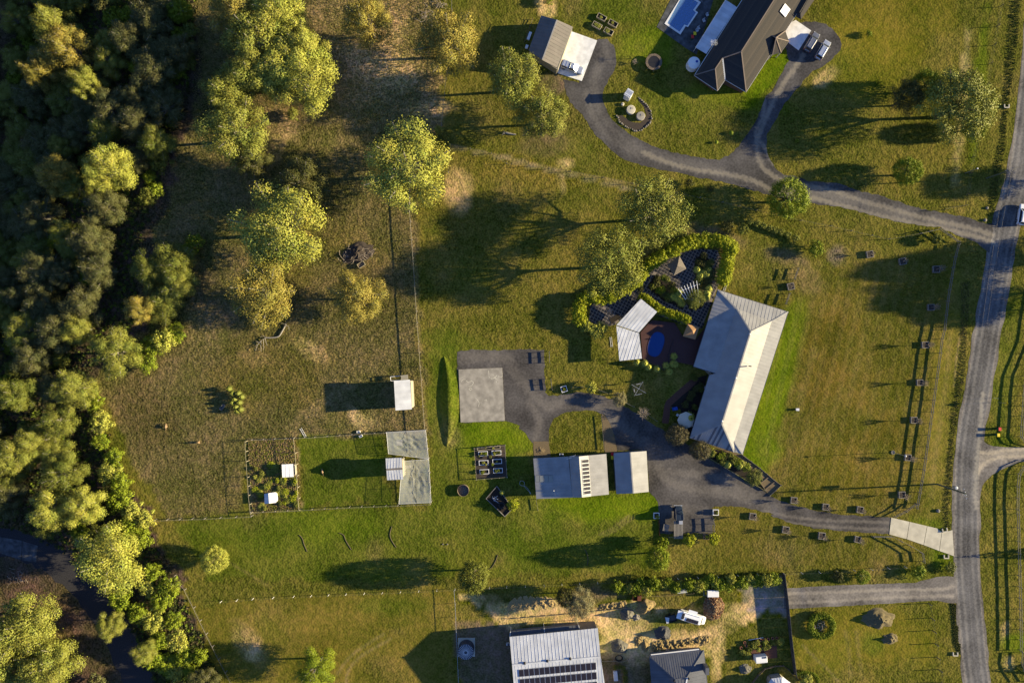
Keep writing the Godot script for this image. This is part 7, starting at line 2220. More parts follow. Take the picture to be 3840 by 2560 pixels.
	o = thing("white_bath", "white bathtub trough beside the strap leaf plants in the paddock", "trough", v3(Vector2(-65.15, 14.76)), 0.9)
	frame_parts(o, 1.4, 0.65, 0.5, 0.08, M.stone, "side")
	part("base", box_mesh(Vector3(1.24, 0.1, 0.5)), M.stone, o)
	for e in [["white gas bottles behind the steel garage", Vector2(3.89, -68.62), 1.8], ["white covered boat trailer part behind the steel garage", Vector2(3.32, -66.19), 0.8]]:
		top("white_crate", box_mesh(Vector3(0.6, 0.5, e[2])), M.white_paint, e[0], "crate", "", v3(e[1]), -0.35)
	rail_fence("pipe_rack", "rusty pipe rack behind the steel garage", pts2([2.78, -67.35, 4.62, -72.5]), 1.8, 0.6, [[0.5, 0.08], [0.3, 0.08]], M.timber)
	for e in [pts2([43.86, -73.31]), pts2([43.11, -72.01]), pts2([41.9, -70.28]), pts2([41.58, -69.79])]:
		o = thing("patio_chair", "pale cushioned patio chair in the pool awning's shade", "chair", v3(e[0], 0.04), 0.5, "patio chairs by the pool")
		part("seat", box_mesh(Vector3(0.6, 0.12, 0.6)), M.roof_zinc_b, o, Vector3(0, 0.36, 0))
		part("backrest", box_mesh(Vector3(0.6, 0.5, 0.1)), M.roof_zinc_b, o, Vector3(0, 0.45, -0.28))
		part("base", box_mesh(Vector3(0.5, 0.36, 0.5)), M.black, o)
	o = thing("pool_handrail", "white pool handrail at the swimming pool's shallow end", "handrail", v3(Vector2(42.23, -76.15), 0.1), 0.4)
	var ph := MB.new()
	ph.tube([Vector3(-0.5, 0, 0), Vector3(-0.4, 0.7, 0), Vector3(0.4, 0.7, 0), Vector3(0.6, 0.0, 0)], [0.04, 0.04, 0.04, 0.04], 6)
	part("rail", ph.done(), M.white_paint, o)
	# --- kangaroos and the person by the road
	kangaroo("kangaroo bending to graze on the open paddock", Vector2(-77.81, 19.1), 1.4, "graze")
	kangaroo("kangaroo standing upright on the open paddock", Vector2(-70.43, 22.65), 0.2, "upright")
	kangaroo("kangaroo resting in the hen house shadow", Vector2(-42.63, 29.23), 1.7, "graze")
	var pb := [[Vector3(0, 0.95, 0), Vector3(0, 1.35, 0), 0.15, 0.17], [Vector3(0, 1.4, 0), Vector3(0, 1.52, 0), 0.08, 0.06], [Vector3(0.02, 1.62, 0), Vector3(0.03, 1.7, 0), 0.09, 0.095], [Vector3(0.1, 1.62, 0), Vector3(0.125, 1.61, 0), 0.02, 0.015]]
	for s in [-1, 1]:
		pb += [[Vector3(0, 0.92, 0.09 * s), Vector3(0.02, 0.5, 0.12 * s), 0.1, 0.065], [Vector3(0.02, 0.5, 0.12 * s), Vector3(0, 0.09, 0.14 * s), 0.06, 0.04], [Vector3(-0.03, 0.05, 0.14 * s), Vector3(0.18, 0.04, 0.16 * s), 0.045, 0.035], [Vector3(0, 1.4, 0.17 * s), Vector3(0.05, 1.15, 0.3 * s), 0.06, 0.045], [Vector3(0.05, 1.15, 0.3 * s), Vector3(0.26, 1.25, 0.1 * s), 0.045, 0.032]]
		for f in 4:
			pb.append([Vector3(0.27, 1.25, 0.1 * s), Vector3(0.34, 1.27 - 0.015 * f, 0.07 * s - 0.012 * f * s), 0.022, 0.01])
		pb.append([Vector3(0.27, 1.26, 0.1 * s), Vector3(0.31, 1.31, 0.07 * s), 0.02, 0.01])
	top("person", skin(pb, 0.022, 0.03), M.cloth_dark, "person in dark clothes standing beside the white car holding a controller", "person", "", v3(Vector2(114.99, -26.14)), 2.6)

func planter(label: String, at: Vector2, s: float, turn: float, m: Material, group: String):
	var o := thing("planter_box", label, "planter", v3(at), turn, group)
	frame_parts(o, s, s, 0.55, 0.12, m)
	part("soil", box_mesh(Vector3(s - 0.24, 0.42, s - 0.24)), M.mulch, o)

# ------------------------------------------------------------------ plants
func leaf_mat(key: String, c: Color, glow := 0.5):
	var m := StandardMaterial3D.new()
	m.resource_name = key
	m.albedo_color = c.linear_to_srgb()
	m.vertex_color_use_as_albedo = true
	m.roughness = 0.6
	m.metallic_specular = 0.25
	m.backlight = Color(0.9, 1.0, 0.35) * glow
	m.cull_mode = BaseMaterial3D.CULL_DISABLED
	M[key] = m

# Leaf clumps spread through a crown; everything is in units of the crown's radius, the ground at y = 0.
func crown_mesh(seed_: int, centres: Array, per: int, leaf: float, warm: float, flat_bias := 0.25, fill := 0.35) -> ArrayMesh:
	var r := RandomNumberGenerator.new()
	r.seed = seed_
	var v := PackedVector3Array()
	var n := PackedVector3Array()
	var c := PackedColorArray()
	var idx := PackedInt32Array()
	for q in centres:
		var at: Vector3 = q[0]
		var rad: float = q[1]
		var tone := r.randf_range(0.9, 1.12)
		var hue := r.randf_range(-0.12, 0.12) + (warm if r.randf() < 0.4 else 0.0)
		var count := int(per * rad * rad / 0.09)
		for k in count:
			var d := Vector3(r.randfn(), r.randfn() * 0.9 + flat_bias, r.randfn()).normalized()
			var f := rad * (1.0 - fill * pow(r.randf(), 1.5)) * (1.0 + 0.18 * r.randfn())
			var p := at + Vector3(d.x, d.y * 0.8, d.z) * f
			if p.y < 0.02:
				continue
			var nn := (d + Vector3(r.randfn(), r.randfn(), r.randfn()) * 0.33).normalized()
			var t := nn.cross(Vector3(r.randfn(), r.randfn(), r.randfn())).normalized()
			var b := t.cross(nn)
			var s := leaf * r.randf_range(0.6, 1.35)
			var tip := t * s
			var side := b * s * 0.42
			var base := v.size()
			v.append_array(PackedVector3Array([p - tip * 0.5, p + side - nn * s * 0.08, p + tip * 0.5, p - side - nn * s * 0.08]))
			var sn := (nn + d * 0.8).normalized()
			n.append_array(PackedVector3Array([sn, sn, sn, sn]))
			var g := tone * r.randf_range(0.8, 1.2)
			var col := Color(g * (1.0 + hue + r.randf_range(-0.1, 0.12)), g, g * r.randf_range(0.7, 1.2))
			c.append_array(PackedColorArray([col, col, col, col]))
			idx.append_array(PackedInt32Array([base, base + 2, base + 1, base, base + 3, base + 2]))
	var a := []
	a.resize(Mesh.ARRAY_MAX)
	a[Mesh.ARRAY_VERTEX] = v
	a[Mesh.ARRAY_NORMAL] = n
	a[Mesh.ARRAY_COLOR] = c
	a[Mesh.ARRAY_INDEX] = idx
	var m := ArrayMesh.new()
	m.add_surface_from_arrays(Mesh.PRIMITIVE_TRIANGLES, a)
	return m

func trunk_mesh(seed_: int, top_y: float, rad: float, centres: Array, limbs: int) -> ArrayMesh:
	var r := RandomNumberGenerator.new()
	r.seed = seed_
	var b := MB.new()
	var lean := Vector3(r.randf_range(-0.1, 0.1), 0, r.randf_range(-0.1, 0.1))
	var mid := Vector3(lean.x * 0.5, top_y * 0.5, lean.z * 0.5)
	var head := Vector3(lean.x, top_y, lean.z)
	b.tube([Vector3(0, -0.03, 0), Vector3(0, top_y * 0.12, 0), mid, head], [rad * 1.5, rad, rad * 0.8, rad * 0.55], 8)
	for k in mini(limbs, centres.size()):
		var q: Array = centres[k * centres.size() / limbs]
		var from := mid.lerp(head, r.randf_range(0.2, 1.0))
		var to: Vector3 = q[0]
		var bend := from.lerp(to, 0.5) + Vector3(0, -0.06, 0) + Vector3(r.randf_range(-0.06, 0.06), 0, r.randf_range(-0.06, 0.06))
		b.tube([from, bend, to, to + (to - bend).normalized() * q[1] * 0.95], [rad * 0.6, rad * 0.42, rad * 0.28, rad * 0.1], 5)
	return b.done()

func make_plant_meshes():
	leaf_mat("leaf_lime", Color(0.33, 0.335, 0.06))
	leaf_mat("leaf_olive", Color(0.215, 0.225, 0.042))
	leaf_mat("leaf_rust", Color(0.28, 0.235, 0.05))
	leaf_mat("leaf_dark", Color(0.1, 0.1, 0.028))
	leaf_mat("leaf_mid", Color(0.15, 0.165, 0.03))
	leaf_mat("leaf_bright", Color(0.19, 0.235, 0.018))
	leaf_mat("leaf_gold", Color(0.31, 0.335, 0.02))
	leaf_mat("leaf_grey", Color(0.25, 0.22, 0.11), 0.3)
	leaf_mat("leaf_bush", Color(0.11, 0.112, 0.04), 0.35)
	leaf_mat("leaf_purple", Color(0.12, 0.105, 0.055), 0.2)
	leaf_mat("grass_blade", Color(1, 1, 1), 0.3)
	var r := RandomNumberGenerator.new()
	for k in 6:   # open eucalypt crowns, deep and uneven
		r.seed = 100 + k
		var cs := []
		for q in 44:
			var y := 1.0 - 1.7 * (q + 0.5) / 44.0
			var a := q * 2.39996 + r.randf_range(-0.5, 0.5)
			var f := sqrt(maxf(0.0, 1.0 - y * y))
			var w := r.randf_range(0.5, 1.12)
			cs.append([Vector3(cos(a) * f * 0.82 * w, 1.3 + y * 0.72 * lerpf(w, 1.0, 0.5), sin(a) * f * 0.82 * w), r.randf_range(0.18, 0.33)])
		meshes["gum%d" % k] = [crown_mesh(k, cs, 700, 0.037, 0.1), trunk_mesh(k, 1.2, 0.052, cs, 26), 2.25]
	for k in 4:   # dense round crowns
		r.seed = 200 + k
		var cs := []
		for q in 74:
			var y := 1.0 - 1.75 * (q + 0.5) / 74.0
			var a := q * 2.39996
			var f := sqrt(maxf(0.0, 1.0 - y * y))
			var w := r.randf_range(0.76, 1.02)
			cs.append([Vector3(cos(a) * f * 0.8 * w, 0.92 + y * 0.68 * w, sin(a) * f * 0.8 * w), r.randf_range(0.15, 0.24)])
		meshes["round%d" % k] = [crown_mesh(40 + k, cs, 470, 0.042, 0.05, 0.2, 0.5), trunk_mesh(60 + k, 0.9, 0.06, cs, 8), 1.75]
	for k in 4:   # fine leaved spreading crowns
		r.seed = 300 + k
		var cs := []
		for q in 44:
			var a := q * 2.39996
			var f := sqrt((q + 0.5) / 44.0) * r.randf_range(0.7, 0.95)
			cs.append([Vector3(cos(a) * f, 0.75 + 0.7 * sqrt(maxf(0.0, 1.0 - f * f)) + r.randf_range(-0.3, 0.12), sin(a) * f), r.randf_range(0.19, 0.31)])
		meshes["fine%d" % k] = [crown_mesh(70 + k, cs, 620, 0.034, 0.05, 0.25, 0.5), trunk_mesh(80 + k, 0.8, 0.05, cs, 12), 1.6]
	for k in 5:   # bushes to the ground
		r.seed = 400 + k
		var cs := []
		for q in 22:
			var a := q * 2.39996
			var f := sqrt((q + 0.5) / 22.0) * r.randf_range(0.6, 0.9)
			cs.append([Vector3(cos(a) * f, 0.12 + 0.62 * sqrt(maxf(0.0, 1.0 - f * f)) * r.randf_range(0.7, 1.15), sin(a) * f), r.randf_range(0.2, 0.32)])
		meshes["bush%d" % k] = [crown_mesh(90 + k, cs, 150, 0.085, 0.05, 0.35), trunk_mesh(95 + k, 0.35, 0.05, cs, 6), 1.0]
	for k in 3:   # cones
		r.seed = 450 + k
		var cs := []
		for q in 46:
			var f := (q + 0.5) / 46.0
			var a := q * 2.39996
			cs.append([Vector3(cos(a) * (1.0 - f) * 0.8, 0.25 + f * 2.3, sin(a) * (1.0 - f) * 0.8), 0.24 * (1.15 - f)])
		meshes["cone%d" % k] = [crown_mesh(110 + k, cs, 110, 0.11, 0.0), trunk_mesh(115 + k, 2.3, 0.05, cs, 4), 2.7]
	for k in 2:   # strap leaved rosettes
		r.seed = 500 + k
		var b := MB.new()
		b.colored = true
		for q in 64:
			var a := q * 2.39996
			var up := q / 64.0
			var d := Vector3(cos(a), 0, sin(a))
			var s := Vector3(-sin(a), 0, cos(a)) * 0.075
			var g := r.randf_range(0.75, 1.25)
			b.col = Color(g, g, g)
			var l := lerpf(1.05, 0.4, up)
			var p0 := Vector3(0, 0.4 + 0.2 * up, 0) - d * 0.05
			var p1 := p0 + d * 0.5 * l + Vector3.UP * (0.1 + 0.22 * up)
			var p2 := p0 + d * l + Vector3.UP * (0.3 * up - 0.2)
			b.quad(p0 + s * 0.8, p0 - s * 0.8, p1 - s, p1 + s)
			b.poly([p1 + s, p1 - s, p2])
		var st := MB.new()
		st.tube([Vector3(0, 0, 0), Vector3(0, 0.4, 0)], [0.07, 0.05], 6)
		meshes["strap%d" % k] = [b.done(), st.done(), 1.0]
	for k in 3:   # bare twiggy saplings
		r.seed = 600 + k
		var b := MB.new()
		var st := MB.new()
		st.tube([Vector3(0, 0, 0), Vector3(0, 0.55, 0)], [0.03, 0.022], 5)
		for q in 26:
			var a := q * 2.39996
			var from := Vector3(0, 0.4 + 0.25 * r.randf(), 0)
			var m := from + Vector3(cos(a) * 0.22, 0.22 + 0.1 * r.randf(), sin(a) * 0.22)
			b.tube([from, m, m + Vector3(cos(a) * 0.18 + r.randfn() * 0.06, 0.25, sin(a) * 0.18 + r.randfn() * 0.06)], [0.014, 0.01, 0.005], 3, false)
			for e in 3:
				b.tube([m, m + Vector3(r.randfn() * 0.13, 0.15 + 0.1 * r.randf(), r.randfn() * 0.13)], [0.008, 0.004], 3, false)
		meshes["bare%d" % k] = [b.done(), st.done(), 1.1]

var planted := []

func plant(called: String, label: String, category: String, kind: String, at: Vector2, r: float, h: float, tint: String, group := "", y := 0.0, bark := "bark_pale") -> Node3D:
	var m: Array = meshes[kind]
	var o := thing(called, label, category, v3(at, y + gully(at.x, at.y)), rng.randf_range(0, TAU), group)
	var sy: float = h / (m[2] * 1.0)
	var t := part("trunk" if h > 2.2 else "stem", m[1], M[bark], o)
	t.scale = Vector3(r, sy, r)
	var c := part("crown" if h > 2.2 else "foliage", m[0], M[tint], o)
	c.scale = Vector3(r, sy, r)
	planted.append([at, r])
	return o

func build_trees():
	# --- named trees of the open ground; places are those of the trunk's foot
	var list := [
		["gum0", Vector2(-45.18, -56.5), 7.6, 13.5, "leaf_lime", "tall pale lime gum at the east side of the northern clump"],
		["gum1", Vector2(-53.88, -63.51), 8.0, 14.0, "leaf_olive", "broad olive gum in the middle of the northern clump"],
		["gum2", Vector2(-59.02, -70.99), 6.6, 13.0, "leaf_rust", "yellowish gum at the north west of the northern clump"],
		["gum3", Vector2(-50.13, -70.53), 6.6, 13.0, "leaf_lime", "lime gum at the top of the northern clump"],
		["gum4", Vector2(-60.89, -53.22), 5.6, 13.0, "leaf_olive", "golden olive gum on the west of the northern clump"],
		["gum5", Vector2(-59.02, -45.27), 7.6, 13.5, "leaf_olive", "wide pale gum at the south end of the northern clump"],
		["gum2", Vector2(-50.13, -58.37), 6.8, 13.5, "leaf_lime", "pale gum in the heart of the northern clump"],
		["gum3", Vector2(-56.21, -56.96), 6.0, 13.0, "leaf_olive", "upright olive gum between the clump's larger crowns"],
		["gum4", Vector2(-44.22, -62.62), 5.0, 13.0, "leaf_lime", "smaller lime gum on the clump's sunny side"],
		["gum0", Vector2(-56.21, -39.19), 4.2, 10.0, "leaf_dark", "darker small gum below the northern clump"],
		["gum1", Vector2(-31.03, -68.66), 5.6, 12.5, "leaf_rust", "rusty crowned gum with white trunk on the dry ground"],
		["gum2", Vector2(-13.75, -64.01), 7.2, 13.5, "leaf_rust", "dense olive brown gum west of the steel garage"],
		["gum3", Vector2(0.19, -56.3), 6.9, 13.0, "leaf_olive", "broad olive gum below the steel garage"],
		["gum4", Vector2(6.45, -48.83), 6.0, 11.5, "leaf_olive", "round olive gum beside the drive's turned earth"],
		["gum5", Vector2(-22.04, -37.1), 9.8, 12.5, "leaf_lime", "largest lime green gum with white limbs on the boundary"],
		["gum1", Vector2(-45.77, -34.28), 6.2, 10.0, "leaf_dark", "dark low spreading gum behind the big paddock gum"],
		["gum2", Vector2(-49.39, -24.23), 10.3, 13.5, "leaf_lime", "big spreading lime paddock gum with showing white limbs"],
		["gum3", Vector2(-53.77, -10.55), 8.2, 11.0, "leaf_rust", "rust tipped gum south of the big paddock gum"],
		["gum4", Vector2(-33.75, -9.67), 6.2, 9.0, "leaf_rust", "single small gum near the timber cart"],
		["fine2", Vector2(29.85, -27.5), 7.9, 11.5, "leaf_olive", "large dense round tree on the boundary above the golden hedge"],
		["fine3", Vector2(20.34, -16.76), 7.9, 12.0, "leaf_olive", "large dense round tree west of the golden hedge"],
		["round2", Vector2(60.31, -31.4), 5.2, 8.0, "leaf_bright", "round bright green tree beside the northern drive"],
		["round3", Vector2(87.13, -37.46), 3.6, 6.5, "leaf_bright", "small round bright green tree on the neighbour's roadside lawn"],
		["fine0", Vector2(95.67, -50.47), 8.6, 11.5, "leaf_olive", "large grey green fine leaved tree by the roadside fence"],
		["round0", Vector2(90.56, -56.21), 3.8, 8.0, "leaf_bright", "bright green tree tucked behind the fine leaved roadside tree"],
		["fine1", Vector2(85.79, -53.06), 4.0, 8.5, "leaf_dark", "dark green tree west of the fine leaved roadside tree"],
		["round1", Vector2(102.21, -47.26), 2.9, 5.5, "leaf_bright", "small bright tree at the foot of the fine leaved roadside tree"],
		["round2", Vector2(-65.71, 48.03), 3.5, 5.8, "leaf_lime", "small round golden green tree on the lower lawn"],
		["round3", Vector2(-8.34, 51.29), 4.0, 9.5, "leaf_mid", "single tree on the southern boundary above the tank yard"],
		["round0", Vector2(31.97, 47.52), 3.1, 7.5, "leaf_bright", "round green tree on the lawn south of the parking pad"],
		["bush0", Vector2(33.26, 44.77), 1.7, 4.0, "leaf_bright", "slim shrub growing against the round green lawn tree"],
		["gum0", Vector2(-42.75, 71.19), 4.6, 8.5, "leaf_bright", "bright green gum on the western neighbour's lawn"],
		["fine2", Vector2(14.79, 57.73), 3.6, 6.0, "leaf_grey", "dry grey thin tree on the dug bank"],
		["round2", Vector2(11.72, 56.49), 2.4, 6.0, "leaf_dark", "dark dense tree against the dry grey tree"]]
	for t in list:
		plant("gum_tree" if t[0].begins_with("gum") else "garden_tree", t[5], "tree", t[0], t[1], t[2], t[3], t[4], "", 0.0, "bark_pale" if t[0].begins_with("gum") or t[0] == "fine2" else "bark_dark")
	# --- trees that stand over the eastern road edge and shade the lawn
	for t in [[Vector2(124.2, -17.7), 4.6, 13.0], [Vector2(129.6, -11.4), 5.0, 14.0], [Vector2(124.8, -7.8), 3.6, 10.0], [Vector2(124.2, -36.72), 4.0, 9.0], [Vector2(132.6, -20.4), 4.5, 12.0]]:
		plant("roadside_gum", "tall gum standing east of the road beyond the paddock fence", "tree", "gum%d" % (rng.randi() % 6), t[0], t[1], t[2], "leaf_olive", "gums east of the road")
	plant("conifer", "narrow dark conifer behind the paddock fence across the road", "tree", "cone0", Vector2(119.7, 47.52), 1.5, 5.5, "leaf_dark")
	plant("conifer", "small dark conifer near the paddock gate across the road", "tree", "cone1", Vector2(116.52, 73.68), 1.3, 2.6, "leaf_dark")
	# --- bush on the west: lit single trees first
	var bush := [
		["gum1", Vector2(-98.18, -65.14), 5.4, 14.0, "leaf_rust"], ["gum2", Vector2(-103.44, -62.93), 4.4, 13.0, "leaf_rust"], ["gum3", Vector2(-107.4, -60.53), 3.6, 13.0, "leaf_rust"], ["gum4", Vector2(-102.97, -70.68), 5.0, 14.0, "leaf_olive"],
		["gum5", Vector2(-92.64, -55.92), 3.4, 13.5, "leaf_olive"], ["gum0", Vector2(-85.72, -36.82), 5.2, 14.5, "leaf_lime"], ["gum1", Vector2(-82.49, -39.93), 3.0, 9.0, "leaf_bush"], ["round0", Vector2(-73.39, -73.01), 3.1, 6.0, "leaf_bright"],
		["gum2", Vector2(-79.13, -70.53), 4.8, 12.0, "leaf_bush"], ["gum3", Vector2(-84.74, -66.78), 4.6, 12.0, "leaf_bush"], ["gum4", Vector2(-73.05, -63.51), 4.0, 11.0, "leaf_bush"], ["gum5", Vector2(-78.2, -59.3), 5.0, 12.0, "leaf_bush"],
		["gum0", Vector2(-88.48, -51.35), 5.0, 12.0, "leaf_bush"], ["gum1", Vector2(-75.86, -51.35), 4.5, 11.0, "leaf_bush"], ["gum2", Vector2(-81.94, -48.08), 4.8, 12.0, "leaf_bush"], ["gum3", Vector2(-76.84, -42.75), 4.2, 10.0, "leaf_mid"],
		["gum4", Vector2(-100.43, -36.6), 4.6, 12.0, "leaf_rust"], ["gum5", Vector2(-107.4, -44.97), 4.6, 12.0, "leaf_bush"], ["gum0", Vector2(-106.47, -28.24), 4.8, 12.0, "leaf_bush"], ["gum1", Vector2(-88.95, -29.37), 4.6, 12.0, "leaf_bush"],
		["gum2", Vector2(-92.23, -21.89), 4.8, 12.0, "leaf_bush"], ["gum3", Vector2(-89.89, -15.34), 4.4, 12.0, "leaf_bush"], ["gum4", Vector2(-93.63, -7.86), 4.8, 12.0, "leaf_bush"], ["gum5", Vector2(-104.61, -15.24), 5.0, 12.0, "leaf_bush"],
		["gum1", Vector2(-74.04, -16.68), 5.2, 8.5, "leaf_mid"], ["gum2", Vector2(-79.06, -15.74), 4.6, 8.0, "leaf_mid"], ["gum3", Vector2(-72.43, -12.51), 4.4, 8.5, "leaf_olive"], ["gum4", Vector2(-76.44, -8.49), 4.8, 7.0, "leaf_mid"], ["gum5", Vector2(-80.8, -6.78), 3.4, 9.0, "leaf_rust"],
		["gum0", Vector2(-85.69, 2.45), 5.2, 10.0, "leaf_olive"], ["gum2", Vector2(-95.2, 10.45), 4.8, 10.0, "leaf_olive"], ["gum3", Vector2(-106.5, 11.39), 4.4, 11.0, "leaf_mid"], ["gum4", Vector2(-98.97, 17.52), 4.2, 9.0, "leaf_mid"],
		["gum5", Vector2(-107.66, 24.88), 4.4, 11.0, "leaf_olive"], ["gum0", Vector2(-97.37, 28.62), 4.6, 9.5, "leaf_mid"], ["gum1", Vector2(-92.69, 35.64), 4.6, 11.0, "leaf_lime"], ["gum2", Vector2(-99.71, 36.1), 4.8, 11.0, "leaf_lime"],
		["gum3", Vector2(-86.03, 46.27), 8.0, 14.0, "leaf_lime"], ["gum4", Vector2(-103.44, 60.53), 7.4, 15.0, "leaf_olive"], ["gum5", Vector2(-98.82, 68.83), 6.2, 15.0, "leaf_olive"], ["gum0", Vector2(-107.59, 66.07), 7.0, 15.0, "leaf_olive"], 
		["gum2", Vector2(-87.89, 62.13), 3.2, 8.0, "leaf_olive"], ["gum3", Vector2(-80.2, 67.88), 3.0, 8.0, "leaf_olive"], ["gum4", Vector2(-90.63, 43.23), 3.2, 8.0, "leaf_mid"], ["gum5", Vector2(-105.09, 3.39), 4.4, 11.0, "leaf_bush"], ["gum0", Vector2(-99.71, -2.24), 4.8, 12.0, "leaf_bush"]]
	for t in bush:
		plant("bush_gum", bush_label(t[4], t[2], t[1]), "tree", t[0], t[1], t[2], t[3] if t[4] != "leaf_bush" else t[3] * 0.7, t[4], "trees of the western bush")
	# understorey of bright shrubs on the bush edge
	var edge := pts2([-80.59, 0.66, -82.41, 4.31, -78.31, -0.25, -76.04, -2.07, -94.25, 13.41, -92.43, 17.97, -92.89, 22.52, -89.7, 26.17, -90.61, 29.81, -87.88, 31.63, -88.33, 35.27, -85.15, 38.01, -86.06, 41.65, -83.78, 43.92, -82.41, 39.83, -86.97, 45.29, -80.59, 51.67, -81.96, 55.31, -78.77, 58.04, -76.95, 55.31, -80.59, 62.6, -76.04, 62.6, -78.77, 67.15, -75.13, 67.15, -73.76, 70.79, -81.5, 70.79, -76.04, 74.43, -77.86, 72.61, -72.39, 74.43, -89.7, 53.49, -87.88, 58.04, -84.23, 60.77])
	var en := 0
	for q in edge:
		en += 1
		plant("edge_shrub", shrub_label("bright green", "on the bush edge", q), "shrub", "bush%d" % (rng.randi() % 5), q * 0.99, rng.randf_range(2.2, 3.4), rng.randf_range(2.4, 4.2), "leaf_bright" if en % 3 else "leaf_lime", "bright shrubs along the bush edge")
	for q in pts2([-74.91, -73.37, -74.06, -68.23, -71.91, -68.66, -73.2, -63.94, -74.91, -60.51, -72.34, -62.23, -76.2, -54.51, -76.63, -49.37, -77.49, -44.23, -78.34, -39.94, -80.91, -36.51, -79.63, -33.94, -81.34, -32.23, -72.34, -20.23, -74.91, -17.66, -77.49, -16.8, -70.63, -21.94]):
		plant("edge_shrub", shrub_label("bright green", "on the bush edge", q), "shrub", "bush%d" % (rng.randi() % 5), q, rng.randf_range(1.8, 3.0), rng.randf_range(2.4, 4.0), "leaf_bright" if rng.randf() < 0.6 else "leaf_mid", "bright shrubs along the bush edge")
	# the rest of the bush, filled in between
	var area := PackedVector2Array(pts2([-127.93, -87.58, -77, -87.58, -75.53, -70.92, -77, -57.21, -81.4, -44.47, -85.32, -35.66, -88.26, -25.86, -90.71, -18.02, -90.71, -4.31, -96.59, 0.59, -99.04, 7.44, -92.67, 19.2, -88.75, 27.04, -83.85, 38.79, -79.93, 49.57, -74.06, 59.36, -69.16, 68.18, -64.26, 81.89, -127.93, 81.89]))
	var lane := smooth_line(pts2([-130.87, 42.22, -121.08, 43.89, -111.28, 45.84, -104.42, 48.59, -98.06, 53.49, -92.18, 60.34, -87.28, 69.16, -83.85, 77, -78.96, 91.69]), 5)
	var tries := 0
	var made := 0
	while tries < 3000 and made < 150:
		tries += 1
		var p := Vector2(rng.randf_range(-128, -65), rng.randf_range(-87, 86))
		if not Geometry2D.is_point_in_polygon(p, area):
			continue
		var ok := true
		for q in lane:
			if q.distance_to(p) < 7.4:
				ok = false
		for q in planted:
			if q[0].distance_to(p) < q[1] * 0.62 + 1.4:
				ok = false
		if p.y > 48.0 and p.x < -101.0 and rng.randf() < 0.7:
			ok = false
		if not ok:
			continue
		made += 1
		if made % 5 < 3:
			var lower := p.y > 0.0
			var tint: String = ["leaf_bush", "leaf_mid", "leaf_bush", "leaf_olive"][rng.randi() % 4]
			if lower:
				tint = ["leaf_mid", "leaf_olive", "leaf_bush", "leaf_bush"][rng.randi() % 4]
			plant("bush_gum", bush_label(tint, 4.0, p), "tree", "gum%d" % (rng.randi() % 6), p, rng.randf_range(3.0, 4.8), rng.randf_range(6.0, 8.5) if not lower else rng.randf_range(5.5, 10.5), tint, "trees of the western bush")
		else:
			plant("understorey_shrub", shrub_label("dark green", "beneath the gums", p), "shrub", "bush%d" % (rng.randi() % 5), p, rng.randf_range(1.8, 2.8), rng.randf_range(2.5, 4.5), ["leaf_mid", "leaf_bush", "leaf_bright"][rng.randi() % 3], "shrubs beneath the bush gums")

func bush_label(tint: String, r: float, p: Vector2) -> String:
	var tone: String = {"leaf_rust": "rust tinted", "leaf_olive": "olive", "leaf_lime": "pale lime", "leaf_bush": "dull dark green", "leaf_mid": "mid green", "leaf_bright": "bright green"}[tint]
	var size := "broad" if r > 4.6 else ("slender" if r < 3.7 else "middling")
	var place := "in the deep of the western bush"
	if p.y > 45.0:
		place = "beside the sealed bush track"
	elif p.y > 28.0:
		place = "above the concrete causeway of the bush track"
	elif p.y > 5.0:
		place = "behind the bright shrubs facing the kangaroos"
	elif p.x > -88.0 and p.y > -28.0:
		place = "on the paddock side of the gully"
	elif p.x > -88.0:
		place = "opposite the northern gum clump"
	elif p.y < -62.0:
		place = "in the sunlit far corner of the bush"
	return "%s %s crowned bush gum %s" % [size, tone, place]

func shrub_label(tone: String, where: String, p: Vector2) -> String:
	var by := "below the sealed track"
	if p.y < -62.0:
		by = "level with the dry northern ground"
	elif p.y < -30.0:
		by = "across from the northern gum clump"
	elif p.y < 0.0:
		by = "across from the big paddock gums"
	elif p.y < 22.0:
		by = "near the grazing kangaroos"
	elif p.y < 42.0:
		by = "between the poultry runs and the causeway"
	elif p.y < 62.0:
		by = "near the golden round tree and fence corner"
	return "rounded %s shrub %s %s" % [tone, where, by]

